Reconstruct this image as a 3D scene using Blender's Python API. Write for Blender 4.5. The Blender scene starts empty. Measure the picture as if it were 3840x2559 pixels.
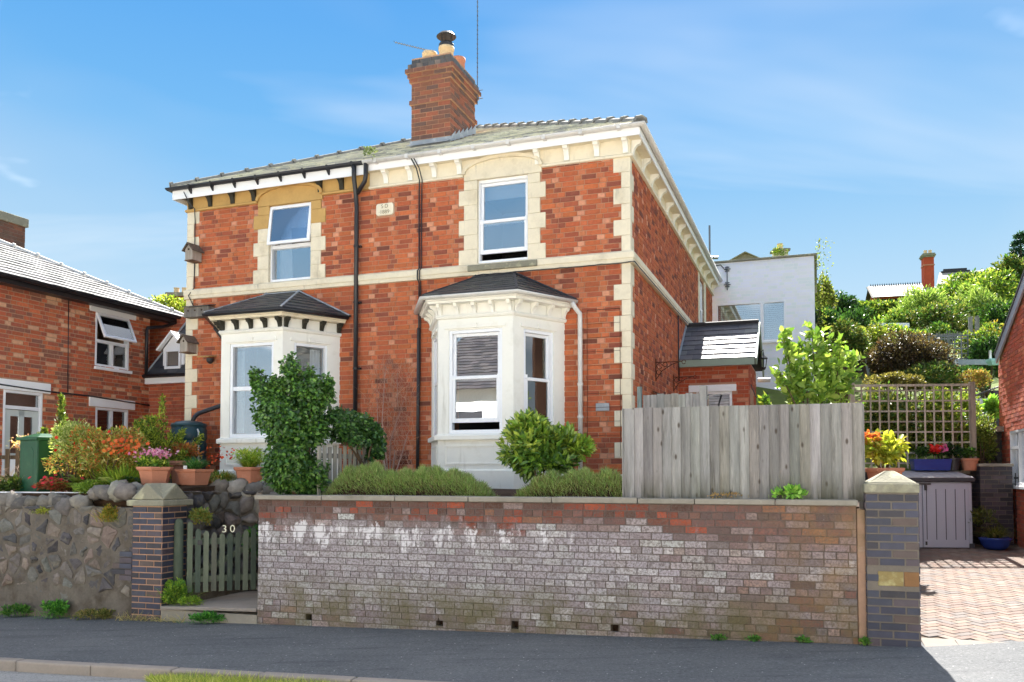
import bpy, math, random
import numpy as np
from mathutils import Vector, Matrix

S = bpy.context.scene
R = math.radians
# ---------------------------------------------------------------- camera
cam_d = bpy.data.cameras.new('camera'); cam = bpy.data.objects.new('camera', cam_d)
S.collection.objects.link(cam)
cam.location = (0, 0, 1.65); cam.rotation_euler = (R(92.2), 0, 0)
cam_d.sensor_width = 36; cam_d.lens = 29.99; cam_d.shift_y = 0.098
cam_d.clip_start = 0.05; cam_d.clip_end = 2000
S.camera = cam
# ---------------------------------------------------------------- sky, sun, exposure
SUN_AZ, SUN_EL = 16.0, 46.0          # degrees to the right of +Y, and above the horizon
world = bpy.data.worlds.new('World'); S.world = world; world.use_nodes = True
wt = world.node_tree; wt.nodes.clear()

def nd(t, typ, ins=None, **props):
    n = t.nodes.new(typ)
    for k, v in props.items():
        setattr(n, k, v)
    for k, v in (ins or {}).items():
        s = n.inputs[k]
        if isinstance(v, bpy.types.NodeSocket):
            t.links.new(v, s)
        else:
            if s.type == 'RGBA' and len(v) == 3:
                v = (*v, 1)
            s.default_value = v
    return n

def ramp(t, fac, stops, interp='LINEAR'):
    n = nd(t, 'ShaderNodeValToRGB', {0: fac}); e = n.color_ramp.elements
    n.color_ramp.interpolation = interp
    while len(e) < len(stops): e.new(1)
    for el, (p, c) in zip(e, stops):
        el.position = p
        el.color = (*c, 1) if isinstance(c, tuple) else (c, c, c, 1)
    return n.outputs[0]

def mth(t, op, a, b=0.0, clamp=False):
    return nd(t, 'ShaderNodeMath', {0: a, 1: b}, operation=op, use_clamp=clamp).outputs[0]

def mixc(t, f, a, b, mode='MIX'):
    n = nd(t, 'ShaderNodeMix', data_type='RGBA', blend_type=mode)
    for i, v in ((0, f), (6, a), (7, b)):
        s = n.inputs[i]
        if isinstance(v, bpy.types.NodeSocket): t.links.new(v, s)
        else: s.default_value = (*v, 1) if isinstance(v, tuple) else v
    return n.outputs[2]

sky = nd(wt, 'ShaderNodeTexSky', sky_type='NISHITA', sun_disc=False, sun_elevation=R(SUN_EL),
         sun_rotation=R(SUN_AZ), altitude=60.0, air_density=1.0, dust_density=0.35, ozone_density=2.5)
tc = nd(wt, 'ShaderNodeTexCoord')
sep = nd(wt, 'ShaderNodeSeparateXYZ', {0: tc.outputs['Generated']})
# clear-sky blue by elevation, the same all the way round, with the sky model's own glow round the sun
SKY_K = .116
blue = ramp(wt, sep.outputs[2], [(0.0, (.88, .95, .99)), (.10, (.72, .88, .98)), (.24, (.44, .72, .97)), (.36, (.20, .55, .97)), (.50, (.10, .42, .94)), (.8, (.06, .32, .82))])
skyc = mixc(wt, .04, mixc(wt, 1.0, blue, (SKY_K, SKY_K, SKY_K), 'MULTIPLY'), mixc(wt, 1.0, sky.outputs[0], (.035, .035, .035), 'MULTIPLY'))
# fair-weather cloud on a flat layer overhead: bright clumps added to fill the shade, turned clear of the view; thin high streaks
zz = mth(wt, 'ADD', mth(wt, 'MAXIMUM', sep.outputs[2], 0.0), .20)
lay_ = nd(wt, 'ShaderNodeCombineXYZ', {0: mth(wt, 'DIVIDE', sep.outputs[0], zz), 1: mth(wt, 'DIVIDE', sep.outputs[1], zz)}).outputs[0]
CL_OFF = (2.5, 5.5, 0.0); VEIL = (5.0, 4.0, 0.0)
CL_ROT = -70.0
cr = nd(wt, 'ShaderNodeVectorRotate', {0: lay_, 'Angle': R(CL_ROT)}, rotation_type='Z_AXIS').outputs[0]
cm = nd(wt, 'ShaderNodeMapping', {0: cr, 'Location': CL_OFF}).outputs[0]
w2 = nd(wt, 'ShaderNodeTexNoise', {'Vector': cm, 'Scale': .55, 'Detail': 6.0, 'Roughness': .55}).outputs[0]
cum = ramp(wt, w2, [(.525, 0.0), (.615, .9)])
st = nd(wt, 'ShaderNodeMapping', {0: lay_, 'Rotation': (0, 0, R(14)), 'Scale': (.22, 1.0, 1)}).outputs[0]
w1 = nd(wt, 'ShaderNodeTexNoise', {'Vector': st, 'Scale': 1.3, 'Detail': 5.0, 'Roughness': .55, 'Distortion': .6}).outputs[0]
streak = ramp(wt, w1, [(.50, 0.0), (.74, .5)])
veil = ramp(wt, nd(wt, 'ShaderNodeTexNoise', {'Vector': nd(wt, 'ShaderNodeMapping', {0: lay_, 'Location': VEIL}).outputs[0], 'Scale': .42, 'Detail': 4.0, 'Roughness': .6, 'Distortion': .4}).outputs[0], [(.46, 0.0), (.70, .35)])
skyc = mixc(wt, veil, skyc, (.105, .112, .118))
skyc = mixc(wt, streak, skyc, (.135, .14, .145))
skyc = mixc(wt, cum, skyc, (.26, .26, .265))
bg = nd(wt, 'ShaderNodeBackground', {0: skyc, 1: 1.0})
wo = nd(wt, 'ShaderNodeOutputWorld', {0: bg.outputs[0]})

sd = bpy.data.lights.new('sun', 'SUN'); sd.energy = 2.4; sd.angle = R(.53); sd.color = (1, .955, .89)
sun = bpy.data.objects.new('sun', sd); S.collection.objects.link(sun)
sdir = Vector((math.sin(R(SUN_AZ))*math.cos(R(SUN_EL)), math.cos(R(SUN_AZ))*math.cos(R(SUN_EL)), math.sin(R(SUN_EL))))
sun.rotation_euler = (-sdir).to_track_quat('-Z', 'Y').to_euler()
S.view_settings.view_transform = 'Standard'; S.view_settings.look = 'None'
S.view_settings.gamma = 1.0; S.view_settings.use_curve_mapping = False
S.view_settings.exposure = 3.0
S.cycles.use_denoising = True
S.cycles.max_bounces = 7; S.cycles.diffuse_bounces = 4; S.cycles.glossy_bounces = 3; S.cycles.transparent_max_bounces = 16
S.cycles.caustics_reflective = False; S.cycles.caustics_refractive = False

# ---------------------------------------------------------------- helpers
def lin(r, g, b):
    f = lambda c: (c/255/12.92) if c <= 10 else ((c/255+.055)/1.055)**2.4
    return (f(r), f(g), f(b))

def frame_at(x, y, th):
    return (x, y, -R(th))

def to_world(fr, x, y, z=0.0):
    c, s = math.cos(fr[2]), math.sin(fr[2])
    return (fr[0]+c*x-s*y, fr[1]+s*x+c*y, z)

FH = frame_at(1.675, 12.0, 19.7)      # the house: right front corner, x along the front, y into the house
FG = frame_at(3.30, 8.20, 18.2)       # the garden wall: its right end, x along the street, y away from it
FN = frame_at(-7.52, 17.6, 19.7)      # neighbouring cottage on the left
FR = frame_at(9.05, 15.8, 19.7)       # neighbouring house on the right

def link(o, parent=None):
    S.collection.objects.link(o)
    if parent is not None: o.parent = parent
    return o

def tag(o, label=None, cat=None, group=None, kind=None):
    if label: o['label'] = label
    if cat: o['category'] = cat
    if group: o['group'] = group
    if kind: o['kind'] = kind
    return o

def thing(name, label, cat, fr=None, loc=None, group=None):
    o = bpy.data.objects.new(name, None); link(o); o.empty_display_size = .2
    if fr is not None:
        o.location = (fr[0], fr[1], 0); o.rotation_euler = (0, 0, fr[2])
    if loc is not None: o.location = loc
    return tag(o, label, cat, group)

def xf(fr):          # matrix of a frame
    return Matrix.Translation((fr[0], fr[1], 0)) @ Matrix.Rotation(fr[2], 4, 'Z')

class MB:
    def __init__(s): s.v = []; s.f = []; s.c = []
    def add(s, vs, fs, col=None):
        o = len(s.v); s.v += [tuple(v) for v in vs]; s.f += [tuple(i+o for i in f) for f in fs]; s.c += [col]*len(fs); return s
    def box(s, x0, x1, y0, y1, z0, z1, col=None):
        return s.add([(x0,y0,z0),(x1,y0,z0),(x1,y1,z0),(x0,y1,z0),(x0,y0,z1),(x1,y0,z1),(x1,y1,z1),(x0,y1,z1)],
                     [(0,3,2,1),(4,5,6,7),(0,1,5,4),(1,2,6,5),(2,3,7,6),(3,0,4,7)], col)
    def prism(s, pts, vec, col=None):
        n = len(pts); vec = Vector(vec)
        return s.add(list(pts)+[Vector(p)+vec for p in pts],
                     [tuple(range(n-1,-1,-1)), tuple(range(n,2*n))]+[(i,(i+1)%n,n+(i+1)%n,n+i) for i in range(n)], col)
    def beam(s, a, b, w, h, up=(0,0,1), col=None):
        a, b = Vector(a), Vector(b); d = (b-a).normalized(); r = d.cross(Vector(up))
        if r.length < 1e-4: r = d.cross(Vector((0,1,0)))
        r.normalize(); u = r.cross(d)
        q = [a-r*w/2-u*h/2, a+r*w/2-u*h/2, a+r*w/2+u*h/2, a-r*w/2+u*h/2]
        return s.prism(q, b-a, col)
    def tube(s, pts, r, n=8, col=None, cap=True):
        pts = [Vector(p) for p in pts]; k = len(pts); rr = r if isinstance(r, (list, tuple)) else [r]*k
        o = len(s.v); prev = None
        for i, p in enumerate(pts):
            d = (pts[min(i+1,k-1)]-pts[max(i-1,0)]).normalized()
            a = prev if prev is not None else (Vector((0,0,1)) if abs(d.z) < .9 else Vector((1,0,0)))
            x = (a-d*a.dot(d)).normalized(); prev = x; y = d.cross(x)
            for j in range(n):
                t = 2*math.pi*j/n; s.v.append(tuple(p+x*(rr[i]*math.cos(t))+y*(rr[i]*math.sin(t))))
        for i in range(k-1):
            for j in range(n):
                s.f.append((o+i*n+j, o+i*n+(j+1)%n, o+(i+1)*n+(j+1)%n, o+(i+1)*n+j)); s.c.append(col)
        if cap:
            s.f.append(tuple(o+j for j in range(n-1,-1,-1))); s.f.append(tuple(o+(k-1)*n+j for j in range(n))); s.c += [col]*2
        return s
    def lathe(s, prof, n=20, c=(0,0,0), col=None, sq=None):
        o = len(s.v)
        for (r, z) in prof:
            for j in range(n):
                t = 2*math.pi*(j+.5)/n; s.v.append((c[0]+r*math.cos(t), c[1]+r*math.sin(t), c[2]+z))
        for i in range(len(prof)-1):
            for j in range(n):
                s.f.append((o+i*n+j, o+i*n+(j+1)%n, o+(i+1)*n+(j+1)%n, o+(i+1)*n+j)); s.c.append(col)
        s.f.append(tuple(o+j for j in range(n-1,-1,-1))); s.f.append(tuple(o+(len(prof)-1)*n+j for j in range(n))); s.c += [col]*2
        return s
    def sweep(s, prof, path, closed_prof=True, col=None, caps=True):
        # prof: (out, z) ring; path: plan points, outward is to the right of travel
        P = [Vector((p[0], p[1])) for p in path]; k = len(P); n = len(prof); o = len(s.v)
        for i, p in enumerate(P):
            d0 = (P[i]-P[i-1]).normalized() if i > 0 else None
            d1 = (P[i+1]-P[i]).normalized() if i < k-1 else None
            n0 = Vector((d0.y, -d0.x)) if d0 else None; n1 = Vector((d1.y, -d1.x)) if d1 else None
            if n0 is None: m = n1
            elif n1 is None: m = n0
            else:
                m = (n0+n1); m = m/max(.25, m.length_squared/2)
            for (u, z) in prof: s.v.append((p.x+m.x*u, p.y+m.y*u, z))
        for i in range(k-1):
            for j in range(n if closed_prof else n-1):
                s.f.append((o+i*n+j, o+(i+1)*n+j, o+(i+1)*n+(j+1)%n, o+i*n+(j+1)%n)); s.c.append(col)
        if caps and closed_prof:
            s.f.append(tuple(o+j for j in range(n))); s.f.append(tuple(o+(k-1)*n+j for j in range(n-1,-1,-1))); s.c += [col]*2
        return s
    def mesh(s, name, mat, smooth=False):
        me = bpy.data.meshes.new(name); me.from_pydata(s.v, [], s.f)
        if mat: me.materials.append(mat)
        if any(c is not None for c in s.c):
            a = me.color_attributes.new('col', 'FLOAT_COLOR', 'CORNER'); buf = []
            for f, c in zip(s.f, s.c):
                buf += [*(c or (.5,.5,.5)), 1.0]*len(f)
            a.data.foreach_set('color', buf)
        if smooth: me.polygons.foreach_set('use_smooth', [True]*len(me.polygons))
        me.update(); return me
    def obj(s, name, mat, parent=None, smooth=False, bevel=0, loc=None, rz=None, fix=True, label=None, kind=None):
        me = s.mesh(name, mat, smooth)
        if fix:
            import bmesh
            bm = bmesh.new(); bm.from_mesh(me); bmesh.ops.recalc_face_normals(bm, faces=bm.faces); bm.to_mesh(me); bm.free()
        o = bpy.data.objects.new(name, me); link(o, parent)
        if loc is not None: o.location = loc
        if rz is not None: o.rotation_euler = (0, 0, rz)
        if bevel:
            b = o.modifiers.new('bevel', 'BEVEL'); b.width = bevel; b.segments = 2; b.limit_method = 'ANGLE'
        if smooth and not bevel:
            pass
        if label: o['label'] = label
        if kind: o['kind'] = kind
        return o

def strip(mb, a, b, c, d, col=None): return mb.add([a,b,c,d], [(0,1,2,3)], col)

# ---------------------------------------------------------------- materials
def base_mat(name):
    m = bpy.data.materials.new(name); m.use_nodes = True; t = m.node_tree; b = t.nodes['Principled BSDF']
    return m, t, b

def noise(t, vec, scale, detail=4.0, rough=.55, dist=0.0):
    return nd(t, 'ShaderNodeTexNoise', {'Vector': vec, 'Scale': scale, 'Detail': detail, 'Roughness': rough, 'Distortion': dist}).outputs[0]

def mat(name, col=(.5,.5,.5), rough=.8, var=.2, vs=5.0, bump=.25, bs=70.0, spec=.25, attr=False, metal=0.0, stain=None, stain2=None, stretch=None, coat=0.0):
    m, t, b = base_mat(name)
    g = nd(t, 'ShaderNodeNewGeometry').outputs['Position']
    if stretch: g = nd(t, 'ShaderNodeMapping', {0: g, 'Scale': stretch}).outputs[0]
    c = nd(t, 'ShaderNodeAttribute', attribute_name='col').outputs[0] if attr else None
    k = mth(t, 'ADD', mth(t, 'MULTIPLY', noise(t, g, vs, 6), 2*var), 1-var)
    k = mth(t, 'MULTIPLY', k, mth(t, 'ADD', mth(t, 'MULTIPLY', noise(t, g, vs*7, 3), var), 1-var/2))
    cc = nd(t, 'ShaderNodeCombineColor', {0: k, 1: k, 2: k}).outputs[0]
    c = mixc(t, 1.0, c if attr else tuple(col), cc, 'MULTIPLY')
    for st in (stain, stain2):
        if st:
            scol, lo, hi, sc, amt = st[:5]
            gg = nd(t, 'ShaderNodeMapping', {0: g, 'Scale': st[5]}).outputs[0] if len(st) > 5 else g
            f = mth(t, 'MULTIPLY', ramp(t, noise(t, gg, sc, 8, .62), [(lo, 0.0), (hi, 1.0)]), amt)
            c = mixc(t, f, c, tuple(scol))
    t.links.new(c, b.inputs['Base Color'])
    b.inputs['Roughness'].default_value = rough; b.inputs['Specular IOR Level'].default_value = spec; b.inputs['Metallic'].default_value = metal
    b.inputs['Coat Weight'].default_value = coat
    if bump:
        bn = nd(t, 'ShaderNodeBump', {'Strength': bump, 'Distance': .01, 'Height': noise(t, g, bs, 5, .65)})
        t.links.new(bn.outputs[0], b.inputs['Normal'])
    return m

def leaf_mat(name, trans=.42, rough=.45, spec=.35):
    m, t, b = base_mat(name)
    c = nd(t, 'ShaderNodeAttribute', attribute_name='col').outputs[0]
    t.links.new(c, b.inputs['Base Color']); b.inputs['Roughness'].default_value = rough; b.inputs['Specular IOR Level'].default_value = spec
    tr = nd(t, 'ShaderNodeBsdfTranslucent', {0: mixc(t, 1.0, c, (1.1, 1.1, .7), 'MULTIPLY')})
    mx = nd(t, 'ShaderNodeMixShader', {0: trans, 1: b.outputs[0], 2: tr.outputs[0]})
    t.links.new(mx.outputs[0], t.nodes['Material Output'].inputs[0]); return m

def glass_mat(name, refl=.3, tint=(.93,.96,.98)):
    m, t, b = base_mat(name)
    fr = nd(t, 'ShaderNodeFresnel', {0: 1.5}).outputs[0]
    f = mth(t, 'ADD', mth(t, 'MULTIPLY', fr, 1.4), refl, True)
    g = nd(t, 'ShaderNodeNewGeometry').outputs['Position']
    bn = nd(t, 'ShaderNodeBump', {'Strength': .04, 'Distance': .01, 'Height': noise(t, g, 2.5, 1)})
    gl = nd(t, 'ShaderNodeBsdfGlossy', {0: (.95,.97,1), 1: .0, 'Normal': bn.outputs[0]})
    tp = nd(t, 'ShaderNodeBsdfTransparent', {0: tint})
    mx = nd(t, 'ShaderNodeMixShader', {0: f, 1: tp.outputs[0], 2: gl.outputs[0]})
    t.links.new(mx.outputs[0], t.nodes['Material Output'].inputs[0]); return m

M = {}
M['brick'] = mat('brick', attr=True, rough=.88, var=.34, vs=24, bump=.5, bs=90, stain=(lin(206,150,120), .58, .80, 5.0, .16), stain2=(lin(118,74,56), .6, .8, 2.3, .2))
M['mortar'] = mat('mortar', lin(184,138,112), .95, .2, 9, .4, 150)
M['mortar_pale'] = mat('mortar_pale', lin(186,146,118), .95, .2, 9, .4, 150)
M['mortar_grey'] = mat('mortar_grey', lin(124,115,104), .95, .25, 9, .4, 150)
M['stone'] = mat('stone', lin(230,218,192), .9, .14, 4, .35, 120, stain=(lin(160,142,108), .54, .76, 3.0, .45), stain2=(lin(110,104,90), .60, .78, 3.0, .5, (4, 4, .8)))
M['stone_ochre'] = mat('stone_ochre', lin(196,158,98), .9, .16, 4, .3, 160, stain=(lin(120,95,60), .55, .78, 2.4, .5))
M['cream'] = mat('cream', lin(243,240,230), .6, .05, 3, .15, 60, spec=.3, stain=(lin(196,186,160), .58, .80, 3.2, .4), stain2=(lin(150,140,116), .60, .78, 2.0, .4, (5, 5, .6)))
M['frieze'] = mat('frieze', lin(234,223,198), .75, .08, 3, .2, 90, stain=(lin(170,152,118), .56, .78, 3, .4), stain2=(lin(130,118,96), .62, .8, 2.4, .4, (5, 5, .7)))
M['upvc'] = mat('upvc', lin(244,245,248), .3, .03, 4, .03, 50, spec=.45)
M['white_paint'] = mat('white_paint', lin(246,246,246), .5, .05, 4, .1, 60, spec=.35)
M['white_plastic'] = mat('white_plastic', lin(214,211,206), .4, .08, 5, .05, 60, spec=.4, stain=(lin(130,128,122), .55, .8, 5, .5))
M['black_plastic'] = mat('black_plastic', (.018,.018,.022), .38, .3, 6, .05, 60, spec=.5)
M['dark_timber'] = mat('dark_timber', lin(58,56,48), .8, .3, 8, .3, 60)
M['slate_new'] = mat('slate_new', attr=True, rough=.5, var=.2, vs=9, bump=.35, bs=60, spec=.5)
M['slate_old'] = mat('slate_old', attr=True, rough=.62, var=.3, vs=9, bump=.4, bs=60, spec=.5, stain=(lin(214,212,184), .46, .62, 6.0, .8), stain2=(lin(96,98,88), .58, .72, 12.0, .7))
M['tile_pale'] = mat('tile_pale', attr=True, rough=.6, var=.12, vs=9, bump=.2, bs=60, spec=.5, stain=(lin(120,118,112), .58, .8, 4.0, .4))
M['lead'] = mat('lead', lin(150,156,162), .5, .2, 6, .15, 40, spec=.4, stain=(lin(215,215,215), .5, .75, 8, .6))
M['terracotta'] = mat('terracotta', lin(196,132,104), .8, .18, 5, .2, 80, stain=(lin(222,180,160), .55, .8, 6, .5))
M['pot_cream'] = mat('pot_cream', lin(226,196,152), .8, .15, 5, .2, 60, stain=(lin(150,120,90), .55, .8, 5, .5))
M['metal_dark'] = mat('metal_dark', (.03,.03,.032), .45, .3, 9, .1, 80, spec=.5)
M['metal_grey'] = mat('metal_grey', lin(120,124,128), .4, .2, 9, .1, 80, metal=.7)
M['rusty'] = mat('rusty', lin(86,52,38), .8, .4, 12, .3, 80)
M['timber_grey'] = mat('timber_grey', attr=True, rough=.9, var=.55, vs=3.0, bump=.6, bs=26, stretch=(7,7,.55), stain=(lin(66,60,50), .57, .74, 3.2, .7), stain2=(lin(206,198,184), .60, .78, 5.0, .5))
M['timber_green'] = mat('timber_green', attr=True, rough=.85, var=.35, vs=7.0, bump=.4, bs=30, stretch=(3,3,.8), stain=(lin(120,122,105), .55, .8, 4, .5))
M['blue_brick'] = mat('blue_brick', attr=True, rough=.5, var=.38, vs=12, bump=.25, bs=70, spec=.45, stain=(lin(120,108,90), .6, .85, 4, .4))
M['lichen_stone'] = mat('lichen_stone', lin(140,136,118), .95, .3, 6, .7, 45, stain=(lin(205,200,165), .54, .72, 7, .75), stain2=(lin(66,62,50), .56, .76, 3.5, .7))
M['rubble'] = mat('rubble', attr=True, rough=.95, var=.5, vs=14, bump=1.0, bs=22, stain=(lin(150,140,115), .56, .76, 8, .6), stain2=(lin(205,200,190), .72, .80, 22, .6))
M['rubble_mortar'] = mat('rubble_mortar', lin(110,102,92), .97, .45, 5, .9, 30, stain=(lin(78,68,54), .48, .70, 4, .85), stain2=(lin(206,200,192), .70, .78, 20, .55))
M['concrete'] = mat('concrete', lin(148,141,128), .92, .2, 4, .35, 90, stain=(lin(96,92,78), .54, .78, 3.0, .7), stain2=(lin(205,202,190), .62, .78, 14, .5))
M['leaf'] = leaf_mat('leaf'); M['leaf_gloss'] = leaf_mat('leaf_gloss', .25, .32, .5)
M['petal'] = leaf_mat('petal', .45, .6, .2)
M['bark'] = mat('bark', lin(98,80,62), .9, .3, 12, .6, 60)
M['twig'] = mat('twig', lin(186,158,146), .9, .3, 12, .2, 60)
M['soil'] = mat('soil', lin(70,54,42), 1.0, .4, 6, .9, 25)
M['glass'] = glass_mat('glass', .30); M['glass_clear'] = glass_mat('glass_clear', .10)
M['room'] = mat('room', lin(120,112,105), .9, .1, 3, 0)
M['curtain'] = mat('curtain', lin(238,238,240), .9, .06, 5, .1, 30)
M['blind'] = mat('blind', lin(226,226,226), .7, .05, 5, 0)
M['water_butt'] = mat('water_butt', lin(34,66,74), .38, .15, 5, .05, 40, spec=.45, stain=(lin(90,110,110), .6, .85, 4, .3))
M['green_plastic'] = mat('green_plastic', lin(28,78,52), .4, .2, 4, .05, 40, spec=.4, stain=(lin(80,110,70), .55, .8, 4, .5))
M['blue_glaze'] = mat('blue_glaze', lin(38,62,140), .25, .2, 6, .05, 40, spec=.5)
M['grey_box'] = mat('grey_box', lin(170,173,186), .5, .05, 4, .1, 120, spec=.35)
M['grey_dark'] = mat('grey_dark', lin(66,66,70), .6, .1, 4, .15, 90)
M['sage'] = mat('sage', lin(140,156,142), .5, .08, 5, .05, 60, spec=.35)
M['paver'] = mat('paver', attr=True, rough=.9, var=.16, vs=9, bump=.35, bs=120, stain=(lin(120,105,95), .62, .82, 3.5, .3))
M['paver_joint'] = mat('paver_joint', lin(86,74,62), 1, .3, 12, .4, 60)
M['kerb'] = mat('kerb', lin(150,140,130), .92, .2, 6, .4, 110, stain=(lin(86,80,70), .55, .8, 3, .6))
# ---------------------------------------------------------------- pieces: bricks, tiles, stones
CAMP = Vector((0, 0, 1.65))
def seen_px(p):      # where a world point falls in a 2353 x 1568 picture, and its distance
    d = Vector(p)-CAMP; a = R(2.2)
    y = d.y*math.cos(a)+d.z*math.sin(a); z = -d.y*math.sin(a)+d.z*math.cos(a)
    if y < .1: return None
    return (1176.5+1960*d.x/y, 1014.7-1960*z/y, y)

def rank_key(p, margin=10):
    q = seen_px(p)
    if q is None or not (-margin < q[0] < 2353+margin and -margin < q[1] < 1568+margin): return 1e6
    return q[2]

def bond(x0, x1, z0, z1, holes=(), h=.075, L=.217, hd=.1045, j=.008, kind='flemish', rng=None, header_rows=()):
    out = []; n = int(math.ceil((z1-z0)/h))
    for i in range(n):
        za = z0+i*h; zb = min(za+h-j, z1)
        if zb-za < .02: continue
        zm = (za+zb)/2
        if i in header_rows: pat = [hd]; x = x0-(hd/2 if i % 2 else 0)
        elif kind == 'flemish': pat = [L, hd] if i % 2 == 0 else [hd, L]; x = x0-(0 if i % 2 == 0 else .055)
        else: pat = [L]; x = x0-(0 if i % 2 == 0 else (L+j)/2)
        k = 0; segs = []; ro = (((i*7919) % 13)/13.0-.5)*.05; x += ro-.03
        while x < x1:
            w = pat[k % len(pat)]*(1+(((i*31+k*17) % 11)/11.0-.5)*.06); segs.append((max(x, x0), min(x+w, x1))); x += w+j; k += 1
        for (hx0, hx1, hz0, hz1) in holes:
            if hz0 < zm < hz1:
                ns = []
                for (a, b) in segs:
                    if b <= hx0 or a >= hx1: ns.append((a, b)); continue
                    if a < hx0: ns.append((a, hx0-j*.5))
                    if b > hx1: ns.append((hx1+j*.5, b))
                segs = ns
        out += [(a, b, za, zb) for a, b in segs if b-a > .03]
    return out

def piece_brick(mb, a, b, za, zb, proud, back, inset, col):
    e = inset
    return mb.add([(a,back,za),(b,back,za),(b,back,zb),(a,back,zb),(a+e,-proud,za+e),(b-e,-proud,za+e),(b-e,-proud,zb-e),(a+e,-proud,zb-e)],
                  [(4,5,6,7),(0,1,5,4),(1,2,6,5),(2,3,7,6),(3,0,4,7)], col)

def jit(rng, c, a=.12):
    k = 1+rng.uniform(-a, a); return tuple(max(0, x*k*(1+rng.uniform(-.03, .03))) for x in c)

def lay(parent, fr, walls, mat_, pick, name='brick', nmax=300, proud=(.004, .010), inset=.002, seed=1, z_off=0.0):
    """walls: list of (bricks, ox, oy, angle) in the parent's own coordinates; the nearest in view become parts, the rest one part."""
    rng = random.Random(seed); allb = []
    for bricks, ox, oy, ang in walls:
        c, s = math.cos(ang), math.sin(ang)
        for (a, b, za, zb) in bricks:
            xm = (a+b)/2; p = to_world(fr, ox+c*xm, oy+s*xm, (za+zb)/2)
            q = rank_key(p)
            # a wall turned away from the camera comes last
            nx, ny = s, -c; nw = to_world((0, 0, fr[2]), nx, ny); 
            if (CAMP.x-p[0])*nw[0]+(CAMP.y-p[1])*nw[1] < 0: q += 5e5
            allb.append((q, a, b, za, zb, ox, oy, ang))
    order = sorted(range(len(allb)), key=lambda i: allb[i][0]); near = set(order[:nmax]); cache = {}
    mb = MB()
    for i, (q, a, b, za, zb, ox, oy, ang) in enumerate(allb):
        col = pick(rng, b-a, (a, za)); c, s = math.cos(ang), math.sin(ang); pr = rng.uniform(*proud)
        if i in near:
            key = (round(b-a, 3), round(zb-za, 3), col)
            me = cache.get(key)
            if me is None:
                w, hh = (b-a)/2, (zb-za)/2
                me = piece_brick(MB(), -w, w, -hh, hh, .0, .016, inset, col).mesh(name, mat_); cache[key] = me
            o = bpy.data.objects.new(name, me); link(o, parent); xm = (a+b)/2
            o.location = (ox+c*xm+s*pr, oy+s*xm-c*pr, (za+zb)/2+z_off); o.rotation_euler = (rng.gauss(0, .006), rng.gauss(0, .004), ang+rng.gauss(0, .004))
        else:
            n0 = len(mb.v); piece_brick(mb, a, b, za, zb, pr, .01, inset, col)
            for k in range(n0, len(mb.v)):
                x, y, z = mb.v[k]; mb.v[k] = (ox+c*x-s*y, oy+s*x+c*y, z+z_off)
    if mb.v: mb.obj(name+'work', mat_, parent, fix=False, kind='stuff')

def palette(items):
    cols = [c for c, w in items]; ws = [w for c, w in items]
    def pick(rng, length, at):
        return rng.choices(cols, ws)[0]
    return pick

def variants(items, n=3, a=.14, seed=3):
    rng = random.Random(seed); return [(jit(rng, c, a), w/n) for c, w in items for _ in range(n)]

def clip_half(poly, a, b, c):
    out = []
    for i in range(len(poly)):
        p, q = poly[i], poly[(i+1) % len(poly)]; dp, dq = a*p[0]+b*p[1]-c, a*q[0]+b*q[1]-c
        if dp <= 0: out.append(p)
        if (dp < 0 < dq) or (dq < 0 < dp):
            t = dp/(dp-dq); out.append((p[0]+t*(q[0]-p[0]), p[1]+t*(q[1]-p[1])))
    return out

def clip_convex(poly, win):     # win counter-clockwise
    for i in range(len(win)):
        (x0, y0), (x1, y1) = win[i], win[(i+1) % len(win)]
        a, b = y1-y0, -(x1-x0); poly = clip_half(poly, a, b, a*x0+b*y0)
        if len(poly) < 3: return []
    return poly

def wall_cells(mb, x0, x1, z0, z1, holes, y0, y1):
    xs = sorted({x0, x1, *[v for h in holes for v in h[:2] if x0 < v < x1]}); zs = sorted({z0, z1, *[v for h in holes for v in h[2:] if z0 < v < z1]})
    for i in range(len(xs)-1):
        run = None
        for k in range(len(zs)-1):
            xm, zm = (xs[i]+xs[i+1])/2, (zs[k]+zs[k+1])/2
            solid = not any(h[0] < xm < h[1] and h[2] < zm < h[3] for h in holes)
            if solid:
                run = (run[0], zs[k+1]) if run else (zs[k], zs[k+1])
            if (not solid or k == len(zs)-2) and run:
                mb.box(xs[i], xs[i+1], y0, y1, *run); run = None
    return mb

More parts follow.
